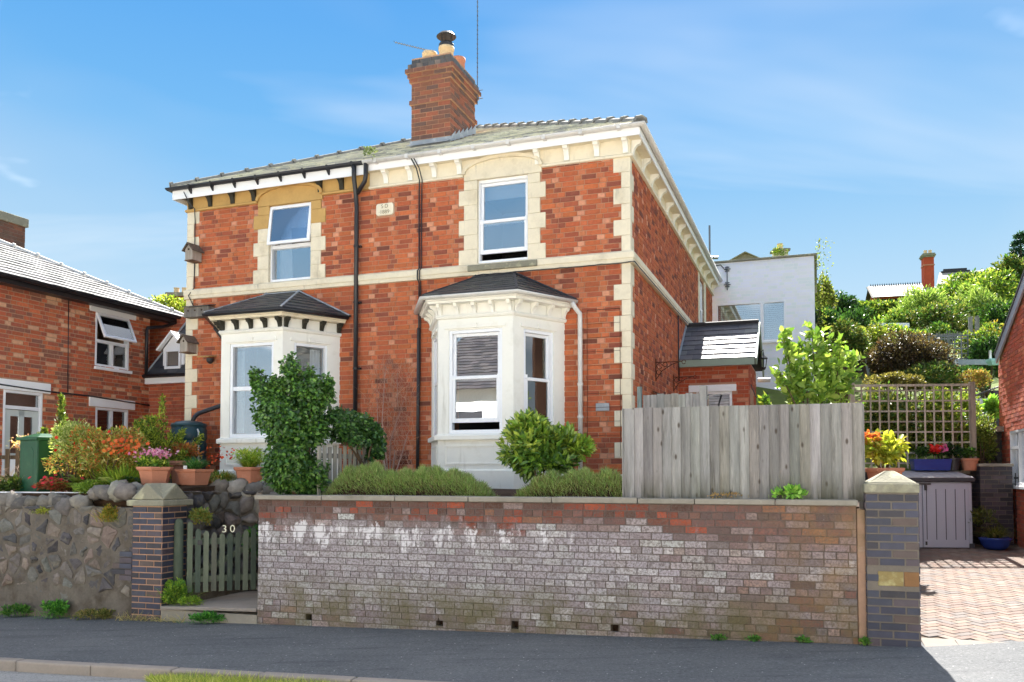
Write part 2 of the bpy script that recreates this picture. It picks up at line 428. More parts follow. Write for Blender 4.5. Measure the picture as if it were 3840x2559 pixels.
def roof_tiles(parent, fr, poly, mat_, cols, w=.25, e=.2, t=.012, name='slate', nmax=300, seed=1, gap=.004, ragged=.0, lift=0.0):
    """poly: convex outline in the parent's coordinates, first edge along the eaves."""
    rng = random.Random(seed); P = [Vector(p) for p in poly]; u = (P[1]-P[0]).normalized()
    n = (P[1]-P[0]).cross(P[2]-P[0]).normalized()
    if n.z < 0: n = -n
    v = n.cross(u); 
    if v.z < 0: v = -v
    P0 = P[0]+n*lift
    uv = [((p-P[0]).dot(u), (p-P[0]).dot(v)) for p in P]
    area = sum(uv[i][0]*uv[(i+1) % len(uv)][1]-uv[(i+1) % len(uv)][0]*uv[i][1] for i in range(len(uv)))
    if area < 0: uv = uv[::-1]
    us = [q[0] for q in uv]; vs = [q[1] for q in uv]; items = []; r = 0; vv = min(vs)
    while vv < max(vs):
        x = min(us)-(w/2 if r % 2 else 0)
        while x < max(us):
            lo = vv+rng.uniform(-ragged, ragged)
            q = clip_convex([(x+gap/2, lo), (x+w-gap/2, lo), (x+w-gap/2, vv+e), (x+gap/2, vv+e)], uv)
            if len(q) >= 3: items.append((q, vv, rng.choice(cols)))
            x += w
        vv += e; r += 1
    m3 = lambda a, b, h: P0+u*a+v*b+n*h
    wq = [rank_key(to_world(fr, *m3(sum(p[0] for p in q)/len(q), sum(p[1] for p in q)/len(q), 0))) for q, _, _ in items]
    near = set(sorted(range(len(items)), key=lambda i: wq[i])[:nmax]); mb = MB()
    for i, (q, v0, col) in enumerate(items):
        k = len(q); tt = t*rng.uniform(.85, 1.25); col = jit(rng, col, .10)
        top = [m3(a, b, .002+tt*(1-.85*max(0, min(1, (b-v0)/e)))) for a, b in q]; bot = [m3(a, b, -.004) for a, b in q]
        tgt = MB() if i in near else mb
        tgt.add(top+bot, [tuple(range(k))]+[(j, (j+1) % k, k+(j+1) % k, k+j) for j in range(k)], col)
        if i in near: tgt.obj(name, mat_, parent, fix=False)
    if mb.v: mb.obj(name+'work', mat_, parent, fix=False, kind='stuff')

def voronoi(x0, x1, z0, z1, step, seed, squash=1.0):
    rng = random.Random(seed); pts = []; r = 0; z = z0-step
    while z < z1+step:
        x = x0-step*2+(step/2 if r % 2 else 0)
        while x < x1+step*2:
            pts.append((x+rng.uniform(-.42, .42)*step, z+rng.uniform(-.36, .36)*step*squash)); x += step
        z += step*squash; r += 1
    pts = [p for p in pts if rng.random() > .28]; cells = []
    for i, p in enumerate(pts):
        if not (x0-step < p[0] < x1+step and z0-step < p[1] < z1+step): continue
        poly = [(x0, z0), (x1, z0), (x1, z1), (x0, z1)]
        for k, q in enumerate(pts):
            if k == i or abs(q[0]-p[0]) > 3*step or abs(q[1]-p[1]) > 3*step: continue
            a, b = q[0]-p[0], q[1]-p[1]; c = (q[0]**2+q[1]**2-p[0]**2-p[1]**2)/2
            poly = clip_half(poly, a, b, c)
            if len(poly) < 3: break
        if len(poly) >= 3: cells.append((p, poly))
    return cells

def stone_face(mb, poly, gap, bulge, back, col, rng):
    cx = sum(p[0] for p in poly)/len(poly); cz = sum(p[1] for p in poly)/len(poly)
    size = max(math.hypot(p[0]-cx, p[1]-cz) for p in poly)
    def ring(shrink, y, n=9):
        L = []
        for i in range(len(poly)):
            p, q = poly[i], poly[(i+1) % len(poly)]
            for t in (.12, .5, .88): L.append((p[0]+(q[0]-p[0])*t, p[1]+(q[1]-p[1])*t))
        out = []
        for (x, z) in L:
            d = math.hypot(x-cx, z-cz) or 1e-6; k = max(.15, (d-shrink)/d)
            out.append((cx+(x-cx)*k, y, cz+(z-cz)*k))
        return out
    jitr = [rng.uniform(.75, 1.25) for _ in range(len(poly)*3)]
    r0 = ring(gap, back); r1 = ring(gap+.006, -bulge*.45); r2 = ring(gap+size*.28, -bulge)
    r1 = [(x, y*k, z) for (x, y, z), k in zip(r1, jitr)]; r2 = [(x, y*k, z) for (x, y, z), k in zip(r2, jitr)]
    m = len(r0); fs = []
    for a in (0, 1):
        fs += [(a*m+i, a*m+(i+1) % m, (a+1)*m+(i+1) % m, (a+1)*m+i) for i in range(m)]
    fs += [(2*m+i, 2*m+(i+1) % m, 3*m) for i in range(m)]
    return mb.add(r0+r1+r2+[(cx, -bulge*rng.uniform(.9, 1.3), cz)], fs, col)

def rock(mb, c, r, rng, col=None, n=7, m=5):
    # an uneven boulder from a jittered sphere
    o = []; ph = [rng.uniform(0, 6.28) for _ in range(6)]
    for i in range(1, m):
        th = math.pi*i/m
        for k in range(n):
            f = 2*math.pi*k/n
            s = 1+.16*math.sin(2*f+ph[0])+.12*math.sin(3*f+ph[1]+th*2)+rng.uniform(-.13, .13)
            o.append((c[0]+r[0]*s*math.sin(th)*math.cos(f), c[1]+r[1]*s*math.sin(th)*math.sin(f), c[2]+r[2]*s*math.cos(th)))
    top = (c[0], c[1], c[2]+r[2]*rng.uniform(.8, 1)); bot = (c[0], c[1], c[2]-r[2])
    fs = [((i*n+k), (i*n+(k+1) % n), ((i+1)*n+(k+1) % n), ((i+1)*n+k)) for i in range(m-2) for k in range(n)]
    T = len(o); fs += [(T, (k+1) % n, k) for k in range(n)]+[(T+1, (m-2)*n+k, (m-2)*n+(k+1) % n) for k in range(n)]
    return mb.add(o+[top, bot], fs, col)

# ---------------------------------------------------------------- ground, road, pavement
def asphalt(name, col, speck, spk, patch):
    m, t, b = base_mat(name); g = nd(t, 'ShaderNodeNewGeometry').outputs['Position']
    c = mixc(t, ramp(t, noise(t, g, .9, 6, .6), [(.35, 0.0), (.7, 1.0)]), tuple(col), tuple(patch))
    c = mixc(t, ramp(t, noise(t, g, 34, 4, .8), [(.52, 0.0), (.70, speck)]), c, spk)
    c = mixc(t, ramp(t, noise(t, g, 40, 4, .8), [(.30, .8), (.46, 0.0)]), c, (.03, .032, .035))
    vo = nd(t, 'ShaderNodeTexVoronoi', {'Vector': g, 'Scale': 9.0, 'Randomness': 1.0}).outputs['Distance']
    c = mixc(t, ramp(t, vo, [(.05, .9), (.075, 0.0)]), c, (.55, .55, .52))
    vc = nd(t, 'ShaderNodeTexVoronoi', {'Vector': nd(t, 'ShaderNodeVectorMath', {0: g, 1: nd(t, 'ShaderNodeVectorMath', {0: nd(t, 'ShaderNodeTexNoise', {'Vector': g, 'Scale': 3.0, 'Detail': 4.0}).outputs[1], 1: (.35, .35, .0)}, operation='MULTIPLY').outputs[0]}, operation='ADD').outputs[0], 'Scale': .55}, feature='DISTANCE_TO_EDGE').outputs['Distance']
    c = mixc(t, mth(t, 'MULTIPLY', ramp(t, vc, [(.0, .3), (.006, 0.0)]), ramp(t, noise(t, g, 1.1, 2), [(.48, 0.0), (.56, 1.0)])), c, (.03, .03, .03))
    # long faint scuffs along the street
    mp_ = nd(t, 'ShaderNodeMapping', {0: g, 'Rotation': (0, 0, R(18.2)), 'Scale': (.5, 3.0, 1)}).outputs[0]
    c = mixc(t, ramp(t, noise(t, mp_, 2.2, 7, .6), [(.52, 0.0), (.72, .45)]), c, (.052, .055, .062))
    t.links.new(c, b.inputs['Base Color']); b.inputs['Roughness'].default_value = .95; b.inputs['Specular IOR Level'].default_value = .1
    bn = nd(t, 'ShaderNodeBump', {'Strength': .6, 'Distance': .006, 'Height': noise(t, g, 170, 3, .7)}); t.links.new(bn.outputs[0], b.inputs['Normal'])
    return m
M['asphalt'] = asphalt('asphalt', (.118, .121, .124), .5, (.32, .32, .32), (.145, .147, .148))
M['road'] = asphalt('road', (.30, .292, .28), .6, (.48, .47, .45), (.35, .34, .325))
M['grass_ground'] = mat('grass_ground', lin(96,110,52), 1, .4, 2, .6, 30, stain=(lin(70,62,40), .5, .75, 4, .6))

def slope(x): return .03+.026*x            # the street climbs to the right
def gsheet(name, x0, x1, y0, y1, dz, mat_, kind='structure', ny=1):
    mb = MB(); mb.add([to_world(FG, x0, y0, slope(x0)+dz), to_world(FG, x1, y0, slope(x1)+dz), to_world(FG, x1, y1, slope(x1)+dz), to_world(FG, x0, y1, slope(x0)+dz)], [(0,1,2,3)])
    return tag(mb.obj(name, mat_, fix=False), kind=kind)
mb = MB(); mb.add([(-700,-700,-2.4),(700,-700,-2.4),(700,700,-2.4),(-700,700,-2.4)], [(0,1,2,3)])
tag(mb.obj('ground', M['grass_ground'], fix=False), kind='structure')
gsheet('road', -60, 60, -8.5, -2.3, -.095, M['road'])
gsheet('pavement', -60, 60, -2.26, .9, 0, M['asphalt'])
M['pale_bounce_ground'] = mat('pale_bounce_ground', lin(214,208,198), .95, .15, 3, .2, 60)  # unseen far side of the street, made pale to bounce sun into the shade
gsheet('unseen_far_pavement', -60, 60, -10.6, -8.62, .0, M['pale_bounce_ground'])
gsheet('unseen_far_gardens', -60, 60, -60, -10.6, .02, M['pale_bounce_ground'])
ks = MB()
ks.box(-.454, .454, -.125, 0, -.25, .004); kme = ks.mesh('kerb_stone', M['kerb'])
krow = tag(bpy.data.objects.new('kerb', None), kind='structure'); link(krow); krow.location = (FG[0], FG[1], 0); krow.rotation_euler = (0, 0, FG[2])
rng = random.Random(4)
for side, yk in ((0, -2.255), (1, -8.5)):
    for i in range(-14, 9):
        o = bpy.data.objects.new('kerb_stone', kme); link(o, krow); xk = i*.915+rng.uniform(-.004, .004)
        o.location = (xk, yk, slope(xk)+rng.uniform(0, .006)); o.rotation_euler = (0, -math.atan(.026), rng.uniform(-.003, .003))
        bv = o.modifiers.new('bevel', 'BEVEL'); bv.width = .018; bv.segments = 2

# terraces behind the street walls, and the hillside that climbs behind the houses
def gpoly(name, pts, depth, mat_, fr=FG):
    mb = MB(); n = len(pts); top = [to_world(fr, *p) for p in pts]; bot = [(x, y, z-depth) for x, y, z in top]
    mb.add(top+bot, [tuple(range(n))]+[(i, n+i, n+(i+1) % n, (i+1) % n) for i in range(n)])
    return tag(mb.obj(name, mat_), kind='structure')
gpoly('garden_bed', [(-6.72,.24,1.33),(.28,.24,1.33),(1.2,7.2,1.5),(-.6,9,1.5),(-7.0,5.5,1.55),(-6.72,2.8,1.5)], 1.9, M['soil'])
gpoly('upper_yard', [(-8.45,1.62,1.49),(-6.73,1.62,1.49),(-6.9,5.9,1.5),(-12,14,1.5),(-26,12,1.45),(-26,.30,1.30),(-8.55,.30,1.40)], 1.9, M['soil'])
def hill_z(x, y):
    pts = [(12,1.55),(15.2,1.6),(16.5,1.95),(18,2.9),(20,3.5),(22,4.0),(26,4.9),(34,7.3),(50,11.0),(80,15),(200,20)]
    z = pts[-1][1]
    for (a, b), (c, d) in zip(pts, pts[1:]):
        if y <= c: z = b+(d-b)*max(0, (y-a))/(c-a); break
    k = max(0, min(1, (x+2)/8)); k = k*k*(3-2*k)
    return z*k+(1.3+.09*max(0, y-24))*(1-k)
hm = MB(); XS = list(np.linspace(-60, 70, 66)); YS = [15.25,16,16.6,17.4,18.2,19.2,20.5,22,24,27,31,36,43,52,65,90,140,220]
for y in YS:
    for x in XS: hm.v.append((x, y+.0*x, hill_z(x, y)+.12*math.sin(x*1.7+y)*min(1, (y-15)/6)))
for j in range(len(YS)-1):
    for i in range(len(XS)-1):
        a = j*len(XS)+i; hm.f.append((a, a+1, a+1+len(XS), a+len(XS))); hm.c.append(None)
tag(hm.obj('hillside', M['grass_ground'], smooth=True, fix=False), kind='structure')
# ---------------------------------------------------------------- windows and doors (canonical wall: x along, outward is -y)
def place(mb, ox, oy, ang):
    c, s = math.cos(ang), math.sin(ang); mb.v = [(ox+c*x-s*y, oy+s*x+c*y, z) for x, y, z in mb.v]; return mb

def border(mb, x0, x1, z0, z1, w, y0, y1, wb=None):
    wb = wb or w
    return mb.box(x0, x0+w, y0, y1, z0, z1).box(x1-w, x1, y0, y1, z0, z1).box(x0+w, x1-w, y0, y1, z1-w, z1).box(x0+w, x1-w, y0, y1, z0, z0+wb)

def window(par, x0, x1, z0, z1, W=(0,0,0), style='sash', y=.07, flat=None, mat_='upvc', split=None, open_=.09, room=True, roomd=2.4, glass='glass', bars=0, name='window'):
    """builds a window part with its panes; flat = parent for panes where a third level is not free"""
    pl = lambda mb: place(mb, *W); fw = .045
    f = pl(border(MB(), x0, x1, z0, z1, fw, y-.035, y+.06, .055)).obj(name, M[mat_], par, bevel=.004)
    sub = flat or f
    def pane(a, b, c, d, yy): pl(MB().box(a, b, yy, yy+.005, c, d)).obj('glass_pane', M[glass], sub, fix=False)
    a, b = x0+fw+.002, x1-fw-.002; zb, zt = z0+.057, z1-fw-.002
    if style == 'sash':
        zm = split or (z0+z1)/2
        pl(border(MB(), a, b, zm-.02, zt, .042, y+.012, y+.05)).obj('upper_sash', M[mat_], sub, bevel=.003); pane(a+.04, b-.04, zm+.02, zt-.04, y+.03)
        lo = zb+open_
        pl(border(MB(), a, b, lo, zm+.025+open_*.25, .045, y-.03, y+.008, .06)).obj('lower_sash', M[mat_], sub, bevel=.003); pane(a+.043, b-.043, lo+.058, zm-.018+open_*.25, y-.012)
        pl(MB().box(a-.006, a+.028, y-.045, y-.0305, zm-.0, zm+.06).box(b-.028, b+.006, y-.045, y-.0305, zm-.0, zm+.06)).obj('sash_horn', M[mat_], sub)
    elif style == 'tilt':          # top light pushed out at the bottom, fixed light below
        zm = split
        pl(MB().box(a, b, y-.02, y+.05, zm-.03, zm+.03)).obj('transom', M[mat_], sub); pane(a, b, zb, zm-.03, y+.02)
        m = border(MB(), a-.03, b+.03, zm+.012, zt+.03, .05, -.02, .02); g = MB().box(a+.02, b-.02, -.003, .003, zm+.062, zt-.02)
        ca, sa = math.cos(open_), math.sin(open_)
        for q in (m, g): q.v = [(x, y-.045+(yy*ca+(zz-zt)*sa), zt+((zz-zt)*ca-yy*sa)) for x, yy, zz in q.v]
        so = pl(m).obj('opening_sash', M[mat_], sub, bevel=.004); pl(g).obj('glass_pane', M[glass], sub, fix=False)
    elif style == 'fixed':
        zm = split
        if zm: pl(MB().box(a, b, y-.02, y+.05, zm-.03, zm+.03)).obj('transom', M[mat_], sub); pane(a, b, zb, zm-.03, y+.02); pane(a, b, zm+.03, zt, y+.02)
        elif bars:
            xs = [a+(b-a)*i/(bars+1) for i in range(bars+2)]
            for i in range(bars+1): pane(xs[i]+(.028 if i else 0), xs[i+1]-(.028 if i < bars else 0), zb, zt, y+.02)
            for x in xs[1:-1]: pl(MB().box(x-.028, x+.028, y-.025, y+.05, zb, zt)).obj('mullion', M[mat_], sub)
        else: pane(a, b, zb, zt, y+.02)
    if room:
        m = MB(); X0, X1, Y0, Y1, Z0, Z1 = x0-.5, x1+.5, y+.10, y+roomd, z0-.7, z1+.25
        m.add([(X0,Y0,Z0),(X1,Y0,Z0),(X1,Y1,Z0),(X0,Y1,Z0),(X0,Y0,Z1),(X1,Y0,Z1),(X1,Y1,Z1),(X0,Y1,Z1)], [(0,1,2,3),(4,7,6,5),(1,5,6,2),(2,6,7,3),(3,7,4,0)])
        pl(m).obj('room_interior', M['room'], sub, fix=False)
    return f

def curtain(par, x0, x1, z0, z1, W, y, mat_='curtain', folds=7, flare=0.0):
    m = MB(); n = folds*4
    for i in range(n+1):
        t = i/n; x = x0+(x1-x0)*t; yy = y+.02*math.sin(t*folds*2*math.pi)
        m.v += [(x0+(x-x0)*(1+flare), yy, z0), (x, yy, z1)]
    for i in range(n): m.f.append((2*i, 2*i+2, 2*i+3, 2*i+1)); m.c.append(None)
    place(m, *W).obj('curtain', M[mat_], par, smooth=True, fix=False)

def blind(par, x0, x1, z0, z1, W, y, step=.045, tilt=.5):
    m = MB(); z = z0
    while z < z1:
        m.add([(x0, y-.006, z), (x1, y-.006, z), (x1, y+.012, z+step*.92), (x0, y+.012, z+step*.92)], [(0,1,2,3)]); z += step
    place(m, *W).obj('blind', M['blind'], par, fix=False)

# ---------------------------------------------------------------- the brick house
HB = thing('brick_house', 'semi-detached red brick house with two cream bay windows, slate roof and central chimney', 'house', FH)
WX, DY = -7.73, 10.1
RW = (-2.35, -1.505, 4.82, 6.11); LW = (-6.08, -5.235, 4.82, 6.11); SW = (7.55, 8.40, 4.82, 6.11)
baydx = -3.735
BR = dict(jl=-3.09, fl=-2.59, fr=-1.455, jr=-.965, d=.85)
core = MB()
bayholes = [(BR['jl']+.35+k, BR['jr']-.35+k, 2.1, 3.75) for k in (0, baydx)]
wall_cells(core, WX, 0, 1.1, 6.46, [RW, LW]+bayholes, 0.0, .25)
sidecore = MB(); wall_cells(sidecore, 0.252, DY, 1.1, 6.46, [SW], 0, .25); place(sidecore, 0, 0, math.pi/2)
core.add(sidecore.v, sidecore.f); core.box(WX, WX+.25, .252, DY, 1.1, 6.46).box(WX+.252, -.252, DY-.25, DY, 1.1, 6.46)
core.obj('wall', M['mortar'], HB)
# corner stones (quoins), alternately long on the front and on the side
holesF = [RW, LW]; holesS = [SW]
def quoin(x0, x1, y0, y1, z0, z1): MB().box(x0, x1, y0, y1, z0+.0015, z1-.0015).obj('quoin_stone', M['stone'], HB, bevel=.006)
zq = [(1.35, 1.575)]; z = 4.65-.30
seq = [(4.35, 4.65)];
while z > 1.4: seq.append((z-.225, z)); z -= .225
seq = [(a, b, i % 2) for i, (a, b) in enumerate(seq)]
up = []; z = 4.82; k = 0
while z < 6.19: up.append((z, min(z+.228, 6.19), k % 2)); z += .228; k += 1
for (a, b, wide) in seq+up:
    fx, sx = (.235, .115) if wide else (.12, .24)
    quoin(-fx, .012, -.012, sx, a, b); holesF.append((-fx, .1, a, b)); holesS.append((-.1, sx, a, b))
    lx = .24 if wide else .13
    quoin(WX-.012, WX+lx, -.012, .2, a, b); holesF.append((WX-.1, WX+lx, a, b))
# window surrounds
def surround(x0, x1, m='stone'):
    z = 4.82; k = 0
    while z < 6.10:
        zt = min(z+.228, 6.105); 
        for s in (0, 1):
            w = .285 if (k % 2 == (0 if s == 0 else 0)) else .20
            xa, xb = (x0-w, x0+.02) if s == 0 else (x1-.02, x1+w-.03)
            MB().box(xa, xb, -.022, .12, z+.001, zt-.001).obj('jamb_stone', M['stone' if z < 5.6 or m == 'stone' else 'stone_ochre'], HB, bevel=.006)
            holesF.append((xa, xb, z, zt))
        z += .228; k += 1
    xc = (x0+x1)/2; hw = .62; n = 14; arc = [(xc+hw*math.cos(math.pi*i/n), 6.20+.215*math.sin(math.pi*i/n)**.85) for i in range(n+1)]
    L = MB().prism([(xc+hw, -.03, 6.107), *[(x, -.03, z) for x, z in arc], (xc-hw, -.03, 6.107)], (0, .17, 0)).obj('window_head', M[m], HB, bevel=.004)
    am = MB()
    for (xa, za), (xb, zb) in zip(arc, arc[1:]): am.beam((xa, -.05, za), (xb, -.05, zb), .05, .045, up=(0, -1, 0))
    am.obj('arch_moulding', M[m], HB)
    holesF.append((xc-hw, xc+hw, 6.1, 6.5))
surround(RW[0], RW[1]); surround(LW[0], LW[1], 'stone_ochre')
MB().box(-.14, .02, SW[0]-.2, SW[0], 4.82, 6.19).obj('jamb_stone', M['stone'], HB, bevel=.006); MB().box(-.14, .02, SW[1], SW[1]+.28, 4.82, 6.19).obj('jamb_stone', M['stone'], HB, bevel=.006)
holesS.append((SW[0]-.2, SW[1]+.28, 4.82, 6.3))
# string course between the storeys, and the sill under the right window
MB().sweep([(-.02, 4.648), (.055, 4.648), (.062, 4.70), (.075, 4.712), (.075, 4.79), (.03, 4.822), (-.02, 4.822)], [(WX-.02, 0), (0, 0), (0, DY)]).obj('string_course', M['stone'], HB, bevel=.003)
MB().prism([(-2.46, -.10, 4.70), (-2.46, -.10, 4.79), (-2.46, .05, 4.828), (-2.46, .05, 4.70)], (1.10, 0, 0)).obj('window_sill', M['lichen_stone'], HB, bevel=.01)
holesF.append((-9, 1, 4.648, 4.822)); holesS.append((-1, 20, 4.648, 4.822))
holesF += [(BR['jl']+k+.03, BR['jr']+k-.03, 0, 4.02) for k in (0, baydx)]
holesF.append((-4.06, -3.735, 5.715, 5.925)); holesF.append((-9, 1, 6.19, 7)); holesS.append((-1, 20, 6.19, 7))
hp = variants([(lin(188,103,65), 34), (lin(176,94,62), 30), (lin(160,86,61), 20), (lin(134,75,59), 12), (lin(120,70,57), 4)], 4)
hh = variants([(lin(194,117,81), 34), (lin(186,103,67), 34), (lin(202,140,110), 17), (lin(142,80,61), 15)], 4)
pS, pH = palette(hp), palette(hh)
def house_pick(rng, length, at): return pH(rng, length, at) if length < .12 else pS(rng, length, at)
fb = bond(WX, 0, 1.425, 6.20, holesF, j=.009, L=.216, hd=.1035); sb = bond(0, DY-.02, 1.425, 6.20, holesS, j=.009, L=.216, hd=.1035)
lay(HB, FH, [(fb, 0, 0, 0), (sb, 0, 0, math.pi/2)], M['brick'], house_pick, seed=11)
# frieze, moulding, soffit, fascia, gutter (left half ochre stone and black gutter, right half painted)
sp = -4.18
for path, fm, left in (([(WX, 9.0), (WX, 0), (sp, 0)], 'stone_ochre', True), ([(sp+.003, 0), (0, 0), (0, DY)], 'frieze', False)):
    MB().sweep([(-.02, 6.192), (.014, 6.192), (.014, 6.428), (-.02, 6.428)], path).obj('frieze', M[fm], HB)
    MB().sweep([(0, 6.43), (.165, 6.43), (.165, 6.45), (0, 6.45)], path).obj('soffit', M['frieze' if not left else 'concrete'], HB)
    MB().sweep([(.166, 6.36 if left else 6.405), (.184, 6.36 if left else 6.405), (.184, 6.52), (.166, 6.52)], path).obj('fascia', M['white_paint'], HB)
    g = [(.225+.048*math.cos(t), 6.55+.052*math.sin(t)) for t in np.linspace(math.pi, 2*math.pi, 9)]; g += [(u+( .008 if u < .225 else -.008), zz+.004) for u, zz in g[::-1]]
    MB().sweep(g, path).obj('gutter', M['black_plastic' if left else 'white_plastic'], HB, smooth=True)
    for i in range(9):
        xx = path[0][0]+.2+i*(.45 if left else .55)
        if xx < path[-1 if left else 1][0]-.05: (MB().prism([(xx, -.185, 6.42), (xx, -.27, 6.50), (xx, -.28, 6.56), (xx, -.185, 6.56)], (.03, 0, 0)) if left else MB().box(xx, xx+.05, -.28, -.185, 6.49, 6.556)).obj('gutter_bracket', M['black_plastic' if left else 'white_plastic'], HB)
for a, b, fm in ((WX-.03, -6.29, 'stone_ochre'), (-5.03, sp, 'stone_ochre'), (sp+.003, -2.56, 'frieze')):
    MB().sweep([(.0, 6.165), (.05, 6.172), (.055, 6.20), (.03, 6.215), (0, 6.215)], [(a, 0), (b, 0)]).obj('frieze_moulding', M[fm], HB)
MB().sweep([(.0, 6.165), (.05, 6.172), (.055, 6.20), (.03, 6.215), (0, 6.215)], [(-1.30, 0), (0, 0), (0, DY)]).obj('frieze_moulding', M['frieze'], HB)
cv = [(.015, 6.225), (.04, 6.225)]+[(.04+.09*(1-math.cos(t)), 6.225+.145*math.sin(t)) for t in np.linspace(.15, math.pi/2, 7)]+[(.14, 6.37), (.14, 6.395), (.155, 6.395), (.155, 6.429), (.015, 6.429)]
def bracket_mesh(m, w=.075, sc=1.0, z0=0.0, name='eave_bracket'):
    return MB().prism([(-w/2, -u*sc, (zz-6.429)*sc+6.429+z0) for u, zz in cv], (w, 0, 0)).mesh(name, m)
bw, bk = bracket_mesh(M['cream']), bracket_mesh(M['dark_timber'])
def put(me, par, x, y, ang, z=0.0, name='eave_bracket'):
    o = bpy.data.objects.new(name, me); link(o, par); o.location = (x, y, z); o.rotation_euler = (0, 0, ang); return o
for x in (-3.875, -3.45, -3.04, -2.62, -1.37, -.92, -.47, -.05): put(bw, HB, x, 0, 0)
for x in (-7.66, -7.25, -6.79, -6.36, -5.08, -4.68): put(bk, HB, x, 0, 0)
for y in (.10, .86, 1.57, 2.32, 3.07, 3.78, 4.49, 5.22, 5.96, 6.76, 7.6, 8.4, 9.3, 10.0): put(bw, HB, 0, y, math.pi/2)
# windows of the upper floor
wR = window(HB, *RW, style='sash', split=5.44, open_=.10); wL = window(HB, *LW, style='tilt', split=5.42, open_=.13)
window(HB, *SW, W=(0, 0, math.pi/2), style='sash', split=5.44)
curtain(wL, LW[0]+.06, LW[0]+.26, LW[2], LW[3], (0,0,0), .24, flare=.35); curtain(wL, LW[0]+.05, LW[1]-.05, 5.78, 6.08, (0,0,0), .26, folds=2)
MB().box(RW[0]+.05, RW[1]-.05, .22, .23, 5.85, 6.08).obj('roller_blind', M['curtain'], wR)
# ---- roof
OV, ZE, TP = .20, 6.575, .50
ax, ay = (WX-.21+.21)/2, -OV+((.21)-(WX-.21))/2; az = ZE+(ay+OV)*TP
e0, e1, e2, e3 = (WX-.21, -OV, ZE), (.21, -OV, ZE), (.21, DY+.4, ZE), (WX-.21, DY+.4, ZE); r0, r1 = (ax, ay, az), (ax, DY+.4-(ay+OV), az)
roof = MB().add([e0, e1, e2, e3, r0, r1], [(0,1,4), (1,2,5,4), (2,3,5), (3,0,4,5)]).obj('roof', M['grey_dark'], HB, fix=False)
oldsl = [lin(168,168,160), lin(186,184,170), lin(140,142,140), lin(200,198,184)]
roof_tiles(roof, FH, [e0, e1, r0], M['slate_old'], oldsl, w=.27, e=.20, t=.018, seed=5, ragged=.012, lift=.003)
def hip_tiles(a, b, par, m, L=.44, r=.10):
    a, b = Vector(a), Vector(b); n = int((b-a).length/L); d = (b-a).normalized()
    for i in range(n):
        p = a+d*(i*L); q = a+d*((i+1)*L-.02); sd_ = d.cross(Vector((0,0,1))).normalized(); u_ = sd_.cross(d)
        mb = MB(); prof = [(-r, -.03), (-r*.75, .035), (0, .062), (r*.75, .035), (r, -.03)]
        for base, sc in ((p, 1.0), (q, 1.0)): mb.v += [tuple(base+sd_*x*sc+u_*z*sc) for x, z in prof]
        mb.f += [(j, j+1, 6+j, 5+j) for j in range(4)]+[(0,1,2,3,4), (9,8,7,6,5)]; mb.c += [None]*6
        for base in (p,):   # raised collar at the lower end of each tile
            k = len(mb.v); mb.v += [tuple(base+sd_*x*1.12+u_*(z+.028)) for x, z in prof]+[tuple(base+d*.05+sd_*x*1.12+u_*(z+.028)) for x, z in prof]
            mb.f += [(k+j, k+j+1, k+6+j, k+5+j) for j in range(4)]+[(k, k+1, k+2, k+3, k+4), (k+9, k+8, k+7, k+6, k+5), (k, k+5, k+9, k+4)]; mb.c += [None]*7
        mb.obj('hip_tile', m, par)
M['hip'] = mat('hip', lin(128,126,120), .8, .3, 6, .3, 60, stain=(lin(190,188,170), .5, .75, 5, .6))
hip_tiles(e0, r0, roof, M['hip']); hip_tiles(e1, r0, roof, M['hip'], L=.40); hip_tiles(r0, r1, roof, M['hip'])
# ---- chimney
CX0, CX1, CY0, CY1 = -3.90, -3.19, .90, 1.98
ch = MB().box(CX0, CX1, CY0, CY1, 6.9, 8.66); chim = ch.obj('chimney', M['mortar_pale'], HB)
cb = []; zc0 = 7.11; W_, D_ = CX1-CX0, CY1-CY0
def crow(z0, n, out, start=0):
    for i in range(n):
        f = bond(-out, W_+out, z0+i*.075, z0+(i+1)*.075-.002, kind='s'); g = bond(-out, D_+out, z0+i*.075, z0+(i+1)*.075-.002, kind='s')
        if (i+start) % 2:
            sh = lambda L, W: [(max(a-.1125, -out), min(b-.1125, W+out), c, d) for a, b, c, d in bond(-out, W+out+.12, L, L+.073, kind='s') if b-.1125 > -out+.03]
            f = sh(z0+i*.075, W_); g = sh(z0+i*.075, D_)
        cb.append((f, CX0, CY0-out, 0)); cb.append((g, CX1+out, CY0, math.pi/2))
    if out > 0: MB().box(CX0-out, CX1+out, CY0-out, CY1+out, z0, z0+n*.075-.004).obj('corbel_course', M['mortar_pale'], chim)
crow(zc0, 10, 0); crow(zc0+.75, 1, .03); crow(zc0+.825, 4, 0, 1); crow(zc0+1.125, 1, .03); crow(zc0+1.2, 1, .055, 1); crow(zc0+1.275, 1, .085)
chp = variants([(lin(140,92,74), 30), (lin(122,86,72), 28), (lin(152,92,70), 14), (lin(104,80,72), 26)], 3)
lay(chim, FH, cb, M['brick'], palette(chp), seed=21, proud=(.004, .009))
tp2 = zc0+1.35
sooty = variants([(lin(92,88,84), 3), (lin(76,74,74), 2), (lin(120,108,98), 1)], 3)
cb = []; crow_z = tp2
for i, out in ((0, .05), (1, .0)):
    cb.append((bond(-out, W_+out, tp2+i*.09, tp2+i*.09+.088, h=.09, kind='s', L=.215 if i else .105), CX0, CY0-out, 0)); cb.append((bond(-out, D_+out, tp2+i*.09, tp2+i*.09+.088, h=.09, kind='s', L=.215 if i else .105), CX1+out, CY0, math.pi/2))
    MB().box(CX0-out, CX1+out, CY0-out, CY1+out, tp2+i*.09, tp2+i*.09+.086).obj('corbel_course', M['mortar_grey'], chim)
lay(chim, FH, cb, M['blue_brick'], palette(sooty), seed=22, name='cap_brick')
zp = tp2+.18
